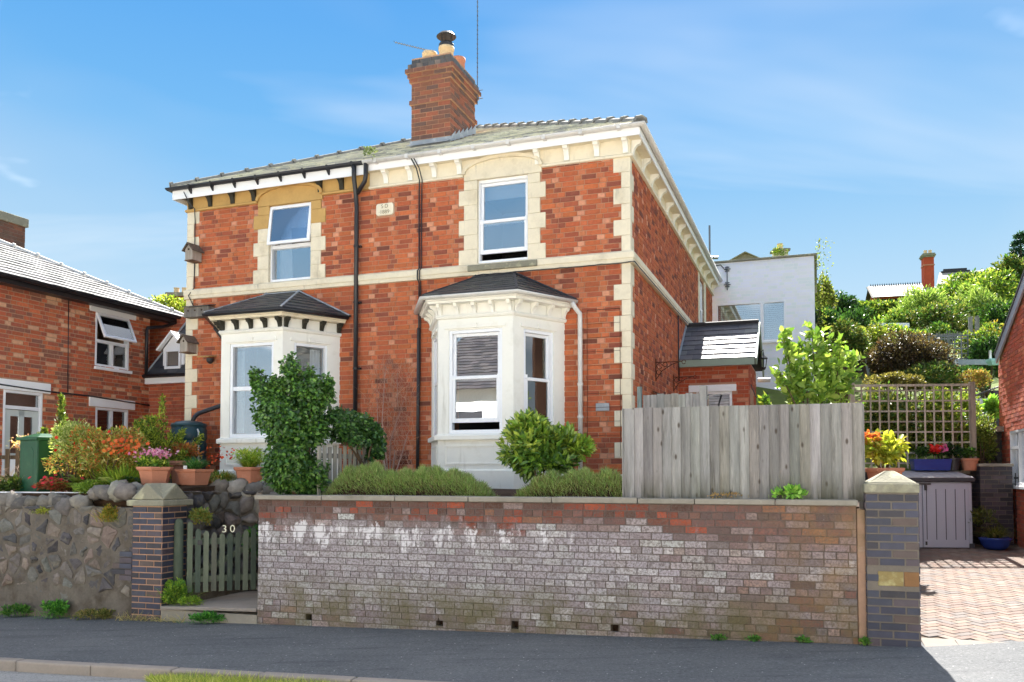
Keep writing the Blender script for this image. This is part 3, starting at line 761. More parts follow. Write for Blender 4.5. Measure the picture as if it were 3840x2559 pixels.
MB().box(CX0+.03, CX1-.03, CY0+.03, CY1-.03, zp-.02, zp+.03).obj('flaunching', M['concrete'], chim, bevel=.02)
def pot(x, y, r, h, m): MB().lathe([(r*1.02, 0), (r, .05), (r*.98, h-.06), (r*1.08, h-.05), (r*1.08, h), (r*.85, h), (r*.8, h-.12)], 18, (x, y, zp)).obj('chimney_pot', M[m], chim, smooth=True)
pot(-3.72, 1.22, .12, .24, 'pot_cream'); pot(-3.38, 1.16, .125, .25, 'pot_cream'); pot(-3.36, 1.62, .12, .27, 'terracotta'); pot(-3.72, 1.62, .12, .22, 'terracotta')
cw = MB(); cw.lathe([(.10, .20), (.13, .25), (.13, .30), (.11, .33)], 16, (-3.38, 1.16, zp))
for k in range(3): a = k*2.1; cw.tube([(-3.38+.09*math.cos(a), 1.16+.09*math.sin(a), zp+.3), (-3.38+.09*math.cos(a), 1.16+.09*math.sin(a), zp+.45)], .008, 5)
cw.lathe([(.16, .43), (.17, .44), (.12, .49), (.03, .52)], 20, (-3.38, 1.16, zp)); cw.obj('cowl', M['metal_dark'], chim, smooth=False)
fl = MB().sweep([(0, 0), (.02, 0), (.02, .15), (0, .15)], [(0, 0), (1, 0)])
MB().box(CX0-.02, CX1+.02, CY0-.022, CY0-.011, 7.03, 7.24).prism([(CX0-.02, CY0-.02, 7.175), (CX1+.02, CY0-.02, 7.175), (CX1+.02, CY0-.16, 7.105), (CX0-.02, CY0-.16, 7.105)], (0, 0, .01)).obj('lead_flashing', M['lead'], chim)
for i in range(6):
    y0 = CY0+i*.18; zz = 6.57+(y0+.24)*.50
    MB().prism([(CX1+.012, y0, zz+.02), (CX1+.012, y0+.18, zz+.10), (CX1+.012, y0+.18, zz+.26), (CX1+.012, y0, zz+.10)], (.008, 0, 0)).obj('step_flashing', M['lead'], chim)
ae = MB(); ae.tube([(-3.13, 1.95, 8.2), (-3.13, 1.95, 10.9)], .009, 6)
for zz in (8.45, 8.3): ae.tube([(-3.25, 1.95, zz), (-3.03, 1.95, zz)], .007, 5)
for k in range(26): ae.tube([(-3.13, 1.95-.012, 8.7+k*.085), (-3.13, 1.95+.012, 8.7+k*.085)], .013, 5)
ae.obj('aerial_pole', M['metal_grey'], chim)
yg = MB(); ya, yb = Vector((-3.75, 1.2, 8.93)), Vector((-4.38, 1.2, 9.18)); yg.tube([ya, yb], .007, 5)
for k in range(13): p_ = ya+(yb-ya)*(k/12.0); yg.tube([p_-Vector((0, .05, 0)), p_+Vector((0, .05, 0))], .005, 4)
yg.obj('aerial_boom', M['metal_grey'], chim)
# ---- bay windows
def bay(dx, dark):
    p = [(BR['jl']+dx, 0), (BR['fl']+dx, -BR['d']), (BR['fr']+dx, -BR['d']), (BR['jr']+dx, 0)]
    faces = []
    for a, b in zip(p, p[1:]):
        L = math.hypot(b[0]-a[0], b[1]-a[1]); faces.append((a, L, math.atan2(b[1]-a[1], b[0]-a[0])))
    body = MB(); wins = []
    for i, (a, L, ang) in enumerate(faces):
        w0, w1 = ((.165, .97) if i == 1 else ((.19, .76) if i == 2 else (L-.76, L-.19))); hole = (w0, w1, 2.215, 3.68)
        m = MB(); wall_cells(m, 0, L, 1.35, 4.12, [hole], 0.0, .14); place(m, a[0], a[1], ang); body.add(m.v, m.f); wins.append((a, ang, hole, L))
    B = body.obj('bay_window', M['cream'], HB)
    cornice = [(0.0, 3.84), (.03, 3.85), (.045, 3.875), (.03, 3.90), (.012, 3.905), (0.0, 3.905)]
    MB().sweep(cornice, p).obj('cornice_moulding', M['cream'], B)
    MB().sweep([(.0, 4.045), (.16, 4.045), (.17, 4.075), (.19, 4.085), (.19, 4.125), (0, 4.125)], p).obj('eave_board', M['cream' if not dark else 'stone'], B)
    MB().sweep([(-.01, 2.125), (.05, 2.125), (.055, 2.14), (.055, 2.19), (0.0, 2.215), (-.01, 2.215)], p).obj('sill', M['cream'], B, bevel=.004)
    MB().sweep([(-.01, 1.35), (.03, 1.35), (.03, 1.70), (.012, 1.715), (-.01, 1.715)], p).obj('plinth', M['cream'], B, bevel=.004)
    gm = M['black_plastic' if dark else 'white_plastic']
    g = [(.235+.045*math.cos(t), 4.135+.045*math.sin(t)) for t in np.linspace(math.pi, 2*math.pi, 9)]; g += [(u+(.007 if u < .235 else -.007), zz+.003) for u, zz in g[::-1]]
    MB().sweep(g, p).obj('gutter', gm, B, smooth=True)
    bm = bracket_mesh(M['dark_timber' if dark else 'cream'], .05 if not dark else .062, .8, -2.384)
    for i, (a, L, ang) in enumerate(faces):
        n = 5 if i == 1 else 4
        for k in range(n):
            s_ = .04+(L-.08)*k/(n-1); put(bm, B, a[0]+math.cos(ang)*s_, a[1]+math.sin(ang)*s_, ang)
        # raised panel below the sill, moulded head above each window with a small keystone
        hole = wins[i][2]
        f = border(MB(), .10, L-.10, 1.78, 2.06, .03, -.012, .002); place(f, a[0], a[1], ang).obj('panel_moulding', M['cream'], B, bevel=.003)
        h = MB().prism([(hole[0]-.06, -.02, 3.70), (hole[1]+.06, -.02, 3.70), (hole[1]+.06, -.02, 3.745), (hole[0]-.06, -.02, 3.745)], (0, .022, 0)).prism([((hole[0]+hole[1])/2-.025, -.032, 3.70), ((hole[0]+hole[1])/2+.025, -.032, 3.70), ((hole[0]+hole[1])/2+.032, -.032, 3.765), ((hole[0]+hole[1])/2-.032, -.032, 3.765)], (0, .03, 0))
        place(h, a[0], a[1], ang).obj('window_head', M['cream'], B, bevel=.003)
        W = (a[0], a[1], ang)
        if not dark:
            window(B, *hole, W=W, style='sash', split=2.98, open_=.10 if i == 1 else .0, flat=B, room=False, y=.05, glass='glass' if i < 2 else 'glass_clear')
            if i == 2: blind(B, hole[0]+.05, hole[1]-.05, 2.3, 3.62, W, .16)
        else:
            window(B, *hole, W=W, style='fixed', split=2.98 if i < 2 else None, flat=B, room=False, y=.05, glass='glass' if i < 2 else 'glass_clear')
            if i == 2: curtain(B, hole[1]-.22, hole[1]-.05, 2.25, 3.62, W, .17, folds=3)
    # room behind the bay
    m = MB(); X0, X1, Y0, Y1, Z0, Z1 = p[0][0]+.3, p[3][0]-.3, .26, 3.2, 1.7, 4.0
    m.add([(X0,Y0,Z0),(X1,Y0,Z0),(X1,Y1,Z0),(X0,Y1,Z0),(X0,Y0,Z1),(X1,Y0,Z1),(X1,Y1,Z1),(X0,Y1,Z1)], [(0,1,2,3),(4,7,6,5),(1,5,6,2),(2,6,7,3),(3,7,4,0)])
    m.obj('room_interior', M['room'], B, fix=False)
    # hipped slate roof
    o = .235; c = MB().sweep([(o, 4.15)], p, closed_prof=False, caps=False).v
    tz = 4.615; t0, t1 = (BR['fl']+dx+.26, -.02, tz), (BR['fr']+dx-.28, -.02, tz)
    c0, c1, c2, c3 = c; c0 = (c0[0], -.015, 4.15); c3 = (c3[0], -.015, 4.15)
    MB().add([c0, c1, c2, c3, t0, t1], [(0,1,4), (1,2,5,4), (2,3,5), (3,2,1,0)]).obj('bay_roof', M['grey_dark'], B, fix=False)
    cols = [lin(62,64,68), lin(52,54,60), lin(74,76,78), lin(58,62,64)]
    for poly in ([c0, c1, t0], [c1, c2, t1, t0], [c2, c3, t1]):
        roof_tiles(B, FH, poly, M['slate_new'], cols, w=.24, e=.155, t=.014, seed=int(9+dx*10), lift=.004)
    hm_ = MB()
    for a, b in ((c1, t0), (c2, t1), (t0, t1)): hm_.beam(Vector(a)+Vector((0,-.012,.014)), Vector(b)+Vector((0,-.012,.014)), .035, .016)
    hm_.beam(Vector(c3)+Vector((-.02,-.012,.03)), Vector(t1)+Vector((0,-.012,.03)), .05, .02); hm_.beam(Vector(c0)+Vector((0,-.012,.03)), Vector(t0)+Vector((0,-.012,.03)), .05, .02)
    hm_.obj('roof_hip', M['lead' if dark else 'grey_dark'], B)
    return B
bayR = bay(0, False); bayL = bay(baydx, True)
curtain(bayL, -6.3, -6.05, 2.3, 3.6, (0,0,0), -.62, folds=3, flare=.0)
# ---- porch on the side, with its own slate roof
PY0, PY1, PX = 4.5, 6.5, 1.28
pc = MB(); wall_cells(pc, 0.002, PX, 1.2, 3.78, [(.32, .98, 1.3, 3.2)], PY0, PY0+.2); pc.box(PX-.2, PX, PY0+.202, PY1, 1.2, 3.78)
P = pc.obj('porch', M['mortar'], HB)
pp = variants([(lin(188,92,62), 4), (lin(170,82,58), 3), (lin(204,136,104), 1.3), (lin(152,74,58), 1)], 3)
lay(P, FH, [(bond(.004, PX, 1.5, 3.76, [(.2, 1.05, 3.18, 3.34), (.32, .98, 1.3, 3.2)], kind='s'), 0, PY0, 0), (bond(0, PY1-PY0, 1.5, 3.76, [(.3, 1.3, 0, 3.3)], kind='s'), PX, PY0, math.pi/2)], M['brick'], palette(pp), seed=31, nmax=160)
MB().box(.18, 1.06, PY0-.03, PY0+.1, 3.2, 3.33).obj('lintel', M['white_paint'], P, bevel=.006)
window(P, .32, .98, 2.2, 3.2, W=(0, PY0, 0), style='fixed', flat=P, room=False, y=.04)
MB().box(.2, 1.0, PY0+.6, PY0+.65, 1.8, 3.5).obj('inner_wall', M['room'], P)
ry, rz_ = 5.5, 4.63
ea, eb, ra, rb = (.0, PY0-.12, 3.80), (PX+.14, PY0-.12, 3.80), (.0, ry, rz_), (PX+.14, ry, rz_)
ec, ed = (.0, 2*ry-PY0+.12, 3.80), (PX+.14, 2*ry-PY0+.12, 3.80)
MB().add([ea, eb, rb, ra, ec, ed], [(0,1,2,3), (3,2,5,4)]).obj('porch_roof', M['grey_dark'], P, fix=False)
roof_tiles(P, FH, [ea, eb, rb, ra], M['slate_new'], [lin(92,94,102), lin(80,82,92), lin(104,106,110)], w=.26, e=.19, t=.016, seed=33, lift=.004)
MB().beam(Vector(ra)+Vector((0,-.04,-.015)), Vector(rb)+Vector((0,-.04,-.015)), .03, .17, up=(0,-.8,1)).beam(ra, rb, .06, .05).obj('ridge_tile', M['grey_dark'], P)
MB().box(.0, PX+.12, PY0-.145, PY0-.118, 3.67, 3.80).obj('fascia', M['sage'], P, bevel=.003)
MB().beam((PX+.15, PY0-.13, 3.73), (PX+.15, ry, rz_-.05), .14, .03, up=(1,0,0)).beam((PX+.15, 2*ry-PY0+.13, 3.73), (PX+.15, ry, rz_-.05), .14, .03, up=(1,0,0)).obj('bargeboard', M['sage'], P)
MB().prism([(.012, PY0-.14, 3.81), (.012, ry, rz_+.02), (.012, ry, rz_+.14), (.012, PY0-.14, 3.93)], (.012, 0, 0)).obj('lead_flashing', M['lead'], P)
MB().tube([(PX+.03, 2*ry-PY0+.2, 3.62), (PX+.28, 2*ry-PY0+.2, 3.62)], .045, 10).obj('gutter_end', M['white_plastic'], P)
# ---- pipes, cables, plaques
def pipe(pts, r, m, par=None, name='downpipe', n=10): return MB().tube(pts, r, n).obj(name, M[m], par or HB, smooth=True)
pipe([(-4.34, -.225, 6.51), (-4.34, -.225, 6.38), (-4.345, -.21, 6.28), (-4.375, -.10, 6.08), (-4.375, -.075, 5.9), (-4.375, -.075, 1.4)], .036, 'black_plastic')
pipe([(-4.13, -.225, 6.51), (-4.13, -.225, 6.32), (-4.16, -.2, 6.24), (-4.35, -.10, 6.10)], .036, 'black_plastic')
cl = MB()
for z in (5.25, 4.35, 3.3, 2.3): cl.lathe([(.046, 0), (.046, .03)], 12, (-4.375, -.075, z)).box(-4.375, -4.31, -.06, -.005, z, z+.028)
cl.obj('pipe_clip', M['black_plastic'], HB)
pipe([(-.80, -.20, 4.10), (-.76, -.16, 4.02), (-.715, -.085, 3.95), (-.715, -.075, 3.88), (-.715, -.075, 1.45)], .034, 'white_plastic')
cl = MB()
for z in (2.92, 2.45): cl.lathe([(.043, 0), (.043, .035)], 12, (-.715, -.075, z))
cl.obj('pipe_clip', M['white_plastic'], HB)
for dx, r in ((0, .011), (.045, .009)): pipe([(-3.33+dx, -.25, 6.48), (-3.29+dx, -.15, 6.36), (-3.28+dx, -.06, 6.2), (-3.30+dx, -.03, 6.0), (-3.295+dx*.8, -.03, 4.83), (-3.295+dx*.8, -.09, 4.78), (-3.295+dx*.8, -.09, 4.66), (-3.295+dx*.6, -.03, 4.6), (-3.30+dx*.6, -.03, 3.2), (-3.31, -.03, 1.5)], r, 'black_plastic', name='cable', n=6)
pipe([(-3.29, -.045, 3.9), (-3.30, -.045, 1.5)], .026, 'metal_dark', name='waste_pipe')
rng = random.Random(8)
pipe([(-2.3+i*.1, -.085-.005*(i % 2), 4.636+rng.uniform(-.006, .004)) for i in range(24)]+[(.085, -.085, 4.64)]+[(.085, .3*i, 4.636+rng.uniform(-.005, .004)) for i in range(1, 18)], .008, 'metal_dark', name='string_lights', n=5)
pipe([(-7.62, -.25, 6.45), (-7.6, -.15, 6.3), (-7.54, -.07, 6.2), (-7.56, -.03, 6.0), (-7.56, -.03, 4.84), (-7.62, -.1, 4.7), (-7.55, -.03, 4.5)], .009, 'black_plastic', name='cable', n=6)
pipe([(.03, 4.25, 4.64), (.03, 4.25, 3.9), (.03, 4.3, 3.4)], .012, 'black_plastic', name='cable', n=6)
# hopper pipe from the left bay to the water butt
pipe([(-6.98, -.20, 4.10), (-6.94, -.10, 3.98), (-6.86, -.07, 3.86), (-6.86, -.07, 2.86), (-6.90, -.10, 2.80), (-7.20, -.30, 2.66), (-7.23, -.36, 2.60), (-7.25, -.40, 2.50)], .036, 'black_plastic')
pl_ = MB(); c = .028; x0, x1, z0, z1 = -4.05, -3.745, 5.725, 5.915
pl_.prism([(x0+c, -.035, z0), (x1-c, -.035, z0), (x1, -.035, z0+c), (x1, -.035, z1-c), (x1-c, -.035, z1), (x0+c, -.035, z1), (x0, -.035, z1-c), (x0, -.035, z0+c)], (0, .06, 0))
plq = pl_.obj('date_stone', M['frieze'], HB, bevel=.004, label='pale stone tablet carved with initials and the year 1889')
M['carving'] = mat('carving', lin(150,138,112), .95, .2, 8, .1)
def text(body, size, x, y, z, m, par, ang=0.0, ext=.002, name='lettering'):
    cu = bpy.data.curves.new(name, 'FONT'); cu.body = body; cu.size = size; cu.extrude = ext; cu.align_x = 'CENTER'; cu.align_y = 'CENTER'; cu.materials.append(m)
    o = bpy.data.objects.new(name, cu); link(o, par); o.location = (x, y, z); o.rotation_euler = (math.pi/2, 0, ang); return o
def mesh_text(body, size, loc, ang, m, par, ext=.003, name='lettering'):
    o = text(body, size, *loc, m, par, ang, ext, name); bpy.context.view_layer.update()
    me = bpy.data.meshes.new_from_object(o.evaluated_get(bpy.context.evaluated_depsgraph_get())); me.name = name
    n = bpy.data.objects.new(name, me); link(n, par); n.location = o.location; n.rotation_euler = o.rotation_euler; bpy.data.objects.remove(o)
    if not me.materials: me.materials.append(m)
    return n
mesh_text('S·D', .085, (-3.897, -.0365, 5.865), 0, M['carving'], plq, .002); mesh_text('·1889·', .085, (-3.897, -.0365, 5.775), 0, M['carving'], plq, .002)
MB().box(-.50, -.305, -.03, -.012, 2.55, 2.66).obj('slate_plaque', M['slate_new'] if False else M['lead'], HB, bevel=.003)
# wire trellis fixed to the wall beside the right bay
wt_ = MB()
for x in (-.62, -.14): wt_.tube([(x, -.04, 1.9), (x, -.04, 4.0)], .004, 4)
wt_.tube([(-.62, -.04, 4.0), (-.14, -.04, 4.0)], .005, 4)
for k in range(9): wt_.tube([(-.62, -.04, 2.2+k*.2), (-.14, -.04, 2.2+k*.2)], .0025, 4)
wt_.obj('wire_trellis', M['rusty'], HB)
# scrolled iron brackets on the side wall
def iron_bracket(y, z, s=1.0):
    m = MB(); x = .02
    m.tube([(x, y, z-.26*s), (x, y, z+.1*s)], .009, 5); m.tube([(x, y, z+.04*s), (x+.42*s, y, z+.04*s)], .008, 5); m.tube([(x, y, z-.24*s), (x+.10*s, y, z-.10*s), (x+.26*s, y, z), (x+.38*s, y, z+.035*s)], .007, 5)
    for cx, cz, r in ((.06, -.02, .045), (.15, -.0, .035), (.05, -.12, .04), (.45, .03, .03)):
        m.tube([(x+cx*s+r*s*math.cos(t), y, z+cz*s+r*s*math.sin(t)) for t in np.linspace(0, 5.8, 12)], .006, 5)
    m.obj('scroll_bracket', M['rusty'], HB)
iron_bracket(1.9, 3.42); iron_bracket(3.72, 3.38, .85)
lt = MB(); lx, ly, lz = PX+.22, PY0+.95, 3.72
lt.tube([(PX+.1, ly, lz+.28), (lx, ly, lz+.36), (lx, ly, lz+.26)], .012, 6); lt.lathe([(.02, .26), (.085, .2), (.09, .185), (.07, .18)], 6, (lx, ly, lz)); lt.lathe([(.045, 0), (.05, .02), (.03, -.03)], 6, (lx, ly, lz))
for k in range(6): a = k*math.pi/3+.5; lt.tube([(lx+.045*math.cos(a), ly+.045*math.sin(a), lz), (lx+.07*math.cos(a), ly+.07*math.sin(a), lz+.19)], .006, 4)
lt.obj('porch_lantern', M['metal_dark'], HB)
bl = MB(); bl.tube([(PX+.02, PY0+.3, 3.35), (PX+.1, PY0+.3, 3.12), (PX+.22, PY0+.3, 3.05), (PX+.34, PY0+.3, 3.12), (PX+.32, PY0+.3, 3.18)], .009, 6); bl.obj('basket_hook', M['metal_dark'], HB)
bl = MB(); bl.tube([(PX+.0, PY0+.2, 2.92), (PX+.16, PY0+.2, 2.92)], .012, 6); bl.lathe([(.012, 0), (.03, -.02), (.04, -.1), (.065, -.13), (.065, -.14)], 14, (PX+.14, PY0+.2, 2.9)); bl.obj('door_bell', M['metal_dark'], HB)
# ---------------------------------------------------------------- garden wall along the street
def street_brick(name, attr=True, col=(.3,.2,.15)):
    m, t, b = base_mat(name); pos = nd(t, 'ShaderNodeNewGeometry').outputs['Position']
    sub = nd(t, 'ShaderNodeVectorMath', {0: pos, 1: (FG[0], FG[1], 0)}, operation='SUBTRACT').outputs[0]
    loc = nd(t, 'ShaderNodeVectorRotate', {0: sub, 'Angle': -FG[2]}, rotation_type='Z_AXIS').outputs[0]
    sp_ = nd(t, 'ShaderNodeSeparateXYZ', {0: loc}); x, z = sp_.outputs[0], sp_.outputs[2]
    c = nd(t, 'ShaderNodeAttribute', attribute_name='col').outputs[0] if attr else nd(t, 'ShaderNodeRGB').outputs[0]
    if not attr: t.nodes['RGB'].outputs[0].default_value = (*col, 1)
    k = mth(t, 'ADD', mth(t, 'MULTIPLY', noise(t, pos, 14, 6), .5), .75)
    c = mixc(t, 1.0, c, nd(t, 'ShaderNodeCombineColor', {0: k, 1: k, 2: k}).outputs[0], 'MULTIPLY')
    hz = nd(t, 'ShaderNodeMapRange', {0: z, 1: -.2, 2: 1.4}).outputs[0]; hx = nd(t, 'ShaderNodeMapRange', {0: x, 1: -6.8, 2: 0.0}).outputs[0]
    streak = nd(t, 'ShaderNodeMapping', {0: loc, 'Scale': (2.6, 1, .75)}).outputs[0]
    n1 = noise(t, streak, 2.2, 8, .6); n2 = noise(t, loc, 26, 6, .7); n3 = noise(t, loc, 1.4, 5)
    # mauve-grey weathered skin over the middle, thinning to the right and towards the top
    zone = ramp(t, hz, [(.05, .25), (.25, .75), (.50, 1.0), (.70, .95), (.80, .62), (.90, .30), (1.0, .20)])
    zone = mth(t, 'MULTIPLY', zone, ramp(t, hx, [(0.0, 1.0), (.45, .95), (.62, .72), (.80, .42), (1.0, .18)]))
    e = mth(t, 'ADD', zone, mth(t, 'MULTIPLY', mth(t, 'SUBTRACT', n1, .5), 1.5))
    e = mth(t, 'ADD', e, mth(t, 'MULTIPLY', mth(t, 'SUBTRACT', n2, .5), .45))
    skin = mixc(t, n3, lin(138,128,132), lin(186,180,180))
    c = mixc(t, ramp(t, e, [(.46, 0.0), (.66, .5 if attr else .22)]), c, skin)
    # white salt bloom just under the bare top courses and in streaks
    wz = ramp(t, hz, [(.35, .05), (.55, .35), (.68, .92), (.76, 1.0), (.84, .45), (.9, .1)])
    wx = ramp(t, hx, [(0.0, 1.0), (.5, .85), (.75, .45), (1.0, .12)])
    wn = noise(t, nd(t, 'ShaderNodeMapping', {0: loc, 'Location': (5, 0, 2), 'Scale': (3.2, 1, 1.0)}).outputs[0], 1.9, 7, .62)
    s_ = mth(t, 'ADD', mth(t, 'MULTIPLY', mth(t, 'MULTIPLY', wz, wx), .75), mth(t, 'ADD', mth(t, 'MULTIPLY', mth(t, 'SUBTRACT', wn, .5), 2.0), mth(t, 'MULTIPLY', mth(t, 'SUBTRACT', n2, .5), .8)))
    pit = ramp(t, noise(t, loc, 42, 5, .75), [(.40, .75), (.56, 0.0)])
    c = mixc(t, pit, c, lin(104,92,86))
    c = mixc(t, ramp(t, s_, [(.66, 0.0), (.80, .85 if attr else .25)]), c, lin(226,222,222))
    # green-brown damp near the ground, ochre algae at the right end
    mz = ramp(t, hz, [(.08, .75), (.22, .8), (.34, .55), (.46, .0)])
    mo = mth(t, 'MULTIPLY', mz, ramp(t, noise(t, loc, 2.4, 7, .62), [(.36, 0.0), (.62, 1.0)]))
    c = mixc(t, mo, c, mixc(t, n2, lin(120,112,76), lin(92,86,58)))
    oc = mth(t, 'MULTIPLY', ramp(t, hx, [(.84, 0.0), (.97, .5)]), ramp(t, noise(t, loc, 3.1, 6), [(.40, 0.0), (.62, 1.0)]))
    c = mixc(t, oc, c, lin(146,116,74))
    sp2 = ramp(t, noise(t, loc, 70, 4, .7), [(.66, 0.0), (.72, .7)]); c = mixc(t, mth(t, 'MULTIPLY', sp2, ramp(t, noise(t, loc, 1.7, 3), [(.45, 0.0), (.6, 1.0)])), c, lin(225,220,212))
    t.links.new(c, b.inputs['Base Color']); b.inputs['Roughness'].default_value = .92; b.inputs['Specular IOR Level'].default_value = .2
    bn = nd(t, 'ShaderNodeBump', {'Strength': .7, 'Distance': .012, 'Height': noise(t, pos, 45, 6, .7)}); t.links.new(bn.outputs[0], b.inputs['Normal'])
    return m
M['street_brick'] = street_brick('street_brick'); M['street_mortar'] = street_brick('street_mortar', False, lin(108,97,90))
GW = thing('garden_wall', 'long low brick street wall with white salt bloom and a concrete coping', 'wall', FG)
weep = [(-5.98, -.075), (-4.32, -.035), (-3.44, -.02), (-2.35, .0)]
holes = [(x-.04, x+.04, z-.0, z+.085) for x, z in weep]
c = MB(); wall_cells(c, -6.68, 0, -.6, 1.345, holes, 0, .2); c.obj('wall_core', M['street_mortar'], GW)
for x, z in weep: MB().box(x-.05, x+.05, .12, .19, z-.01, z+.095).obj('weep_hole', M['soil'], GW)
nc = 23; h = .0735; z0 = 1.345-nc*h
gb = bond(-6.68, 0, z0, 1.345, holes, h=h, L=.2195, j=.0065, kind='s', header_rows={nc-1-k for k in (1, 6, 11, 16)})
gp = variants([(lin(138,74,56), 30), (lin(122,76,62), 28), (lin(108,80,70), 22), (lin(156,80,58), 7), (lin(98,70,60), 15)], 4)
gpr = variants([(lin(132,94,82), 30), (lin(118,88,80), 25), (lin(104,84,78), 20), (lin(140,98,76), 10), (lin(140,122,118), 15)], 3); gpg = variants([(lin(196,190,188), 30), (lin(176,168,170), 30), (lin(208,204,200), 20), (lin(158,148,150), 20)], 3)
pR_, pM_, pG_ = palette(gp), palette(gpr), palette(gpg)
def wall_pick(rng, length, at):
    x, z = at; edge = 1.08+.07*math.sin(x*2.1+.6)+.06*math.sin(x*5.3)+.04*math.sin(x*11)
    dx = max(0, min(1, (x+2.9)/2.2)); up_ = (edge-z)/.12
    grey = max(0, min(1, up_))*(1-.58*dx)*(1-.45*max(0, min(1, (.32-z)/.3)))+rng.uniform(-.22, .22)
    if grey > .2:
        a_, b_, k_ = pM_(rng, length, at), pG_(rng, length, at), round(min(1, (grey-.2)/.7)*4)/4
        return tuple(p*(1-k_)+q*k_ for p, q in zip(a_, b_))
    if z > edge-.1 and x < -1.6 and rng.random() < .72: return pR_(rng, length, at)
    return pM_(rng, length, at)
lay(GW, FG, [(gb, 0, 0, 0)], M['street_brick'], wall_pick, seed=41, proud=(.003, .010), inset=.0025)
xs = [-6.72, -5.80, -4.86, -3.97, -3.02, -2.10, -1.52, -.74, .02]
for a, b in zip(xs, xs[1:]):
    MB().box(a+.004, b-.004, -.045, .26, 1.347, 1.40+random.Random(a).uniform(-.004, .006)).obj('coping_stone', M['concrete'], GW, bevel=.008)
MB().box(.004, .082, .01, .2, -.5, 1.31).obj('render_strip', mat('render_strip', lin(176,142,118), .95, .25, 4, .6, 40, stain=(lin(120,104,70), .48, .7, 2.5, .8), stain2=(lin(200,190,170), .6, .8, 8, .6)), GW, bevel=.01)
# ---------------------------------------------------------------- gate piers
blue = variants([(lin(64,66,82), 4), (lin(52,54,70), 3), (lin(80,70,76), 2), (lin(48,46,54), 2), (lin(92,76,72), .6)], 4)
def pier(name, label, x0, w, y0, d, zt, mort, extra=None, skip=()):
    T = thing(name, label, 'gate pier', FG)
    MB().box(x0, x0+w, y0, y0+d, -.6, zt).obj('pier_core', M[mort], T)
    n = int((zt+.4)/.0755); zz = zt-n*.0755
    walls = []
    def rows(W, off):
        out = []
        for i in range(n):
            o = (.1125 if (i+off) % 2 else 0.0); x = -o
            while x < W:
                a, b_ = max(x, 0), min(x+.215, W)
                z_ = zz+i*.0755; zm = z_+.03
                if b_-a > .03 and not any(s[0] < (a+b_)/2 < s[1] and s[2] < zm < s[3] for s in (skip if off == 0 else ())): out.append((a, b_, z_, z_+.0655))
                x += .2255
        return out
    lay(T, FG, [(rows(w, 0), x0, y0, 0), (rows(d, 1), x0+w, y0, math.pi/2), (rows(d, 1), x0, y0+d, -math.pi/2)], M['blue_brick'], palette(blue), seed=int(zt*100), proud=(.005, .010), inset=.003)
    return T
PL = pier('gate_pier', 'blue brick gate pier with gabled stone cap beside the green gate', -8.54, .45, 0, .45, 1.245, 'mortar_pale')
MB().box(-8.60, -8.03, -.06, .51, 1.247, 1.325).obj('cap_slab', M['lichen_stone'], PL, bevel=.015)
x0, x1, y0, y1 = -8.56, -8.07, -.02, .47; xm, ym = (x0+x1)/2, (y0+y1)/2; za, zb = 1.327, 1.535
MB().add([(x0,y0,za),(x1,y0,za),(x1,y1,za),(x0,y1,za),(xm,y0,zb),(x1,ym,zb),(xm,y1,zb),(x0,ym,zb),(xm,ym,zb)],
         [(0,1,4),(1,2,5),(2,3,6),(3,0,7),(0,4,8,7),(1,5,8,4),(2,6,8,5),(3,7,8,6),(3,2,1,0)]).obj('cap_stone', M['lichen_stone'], PL, bevel=.012)
tb = [(-.11*k-.1, -.11*k-.005, z_, z_+.0655) for k, z_ in ((0, .60), (0, .45), (1, .45), (0, .525), (0, .375), (1, .375), (0, .30))]
lay(PL, FG, [([(a-.1, b_, c_, d_) for a, b_, c_, d_ in tb], -8.54, .0, 0)], M['blue_brick'], palette(blue), seed=3, proud=(.004, .008), name='tooth_brick')
PR = pier('gate_pier', 'tall blue brick pier with pyramid stone cap beside the driveway', .085, .45, -.05, .45, 1.47, 'mortar_grey', skip=[(.07, .46, .585, .75)])
MB().box(.18, .40, -.058, .1, .60, .735).obj('lichen_block', mat('lichen_block', lin(150,132,86), .9, .25, 8, .5, 60, stain=(lin(205,198,150), .5, .7, 9, .8), stain2=(lin(70,64,40), .6, .8, 6, .6)), PR, bevel=.006)
MB().box(.405, .533, -.056, .1, .60, .735).obj('ochre_block', mat('ochre_block', lin(140,104,70), .9, .25, 8, .5, 60), PR, bevel=.006)
MB().box(.07, .55, -.065, .415, 1.472, 1.562).obj('cap_slab', M['lichen_stone'], PR, bevel=.012)
MB().add([(.08,-.055,1.563),(.54,-.055,1.563),(.54,.405,1.563),(.08,.405,1.563),(.28,.15,1.69),(.35,.2,1.69)], [(0,1,5,4),(1,2,5),(2,3,4,5),(3,0,4),(3,2,1,0)]).obj('cap_stone', M['lichen_stone'], PR, bevel=.02)
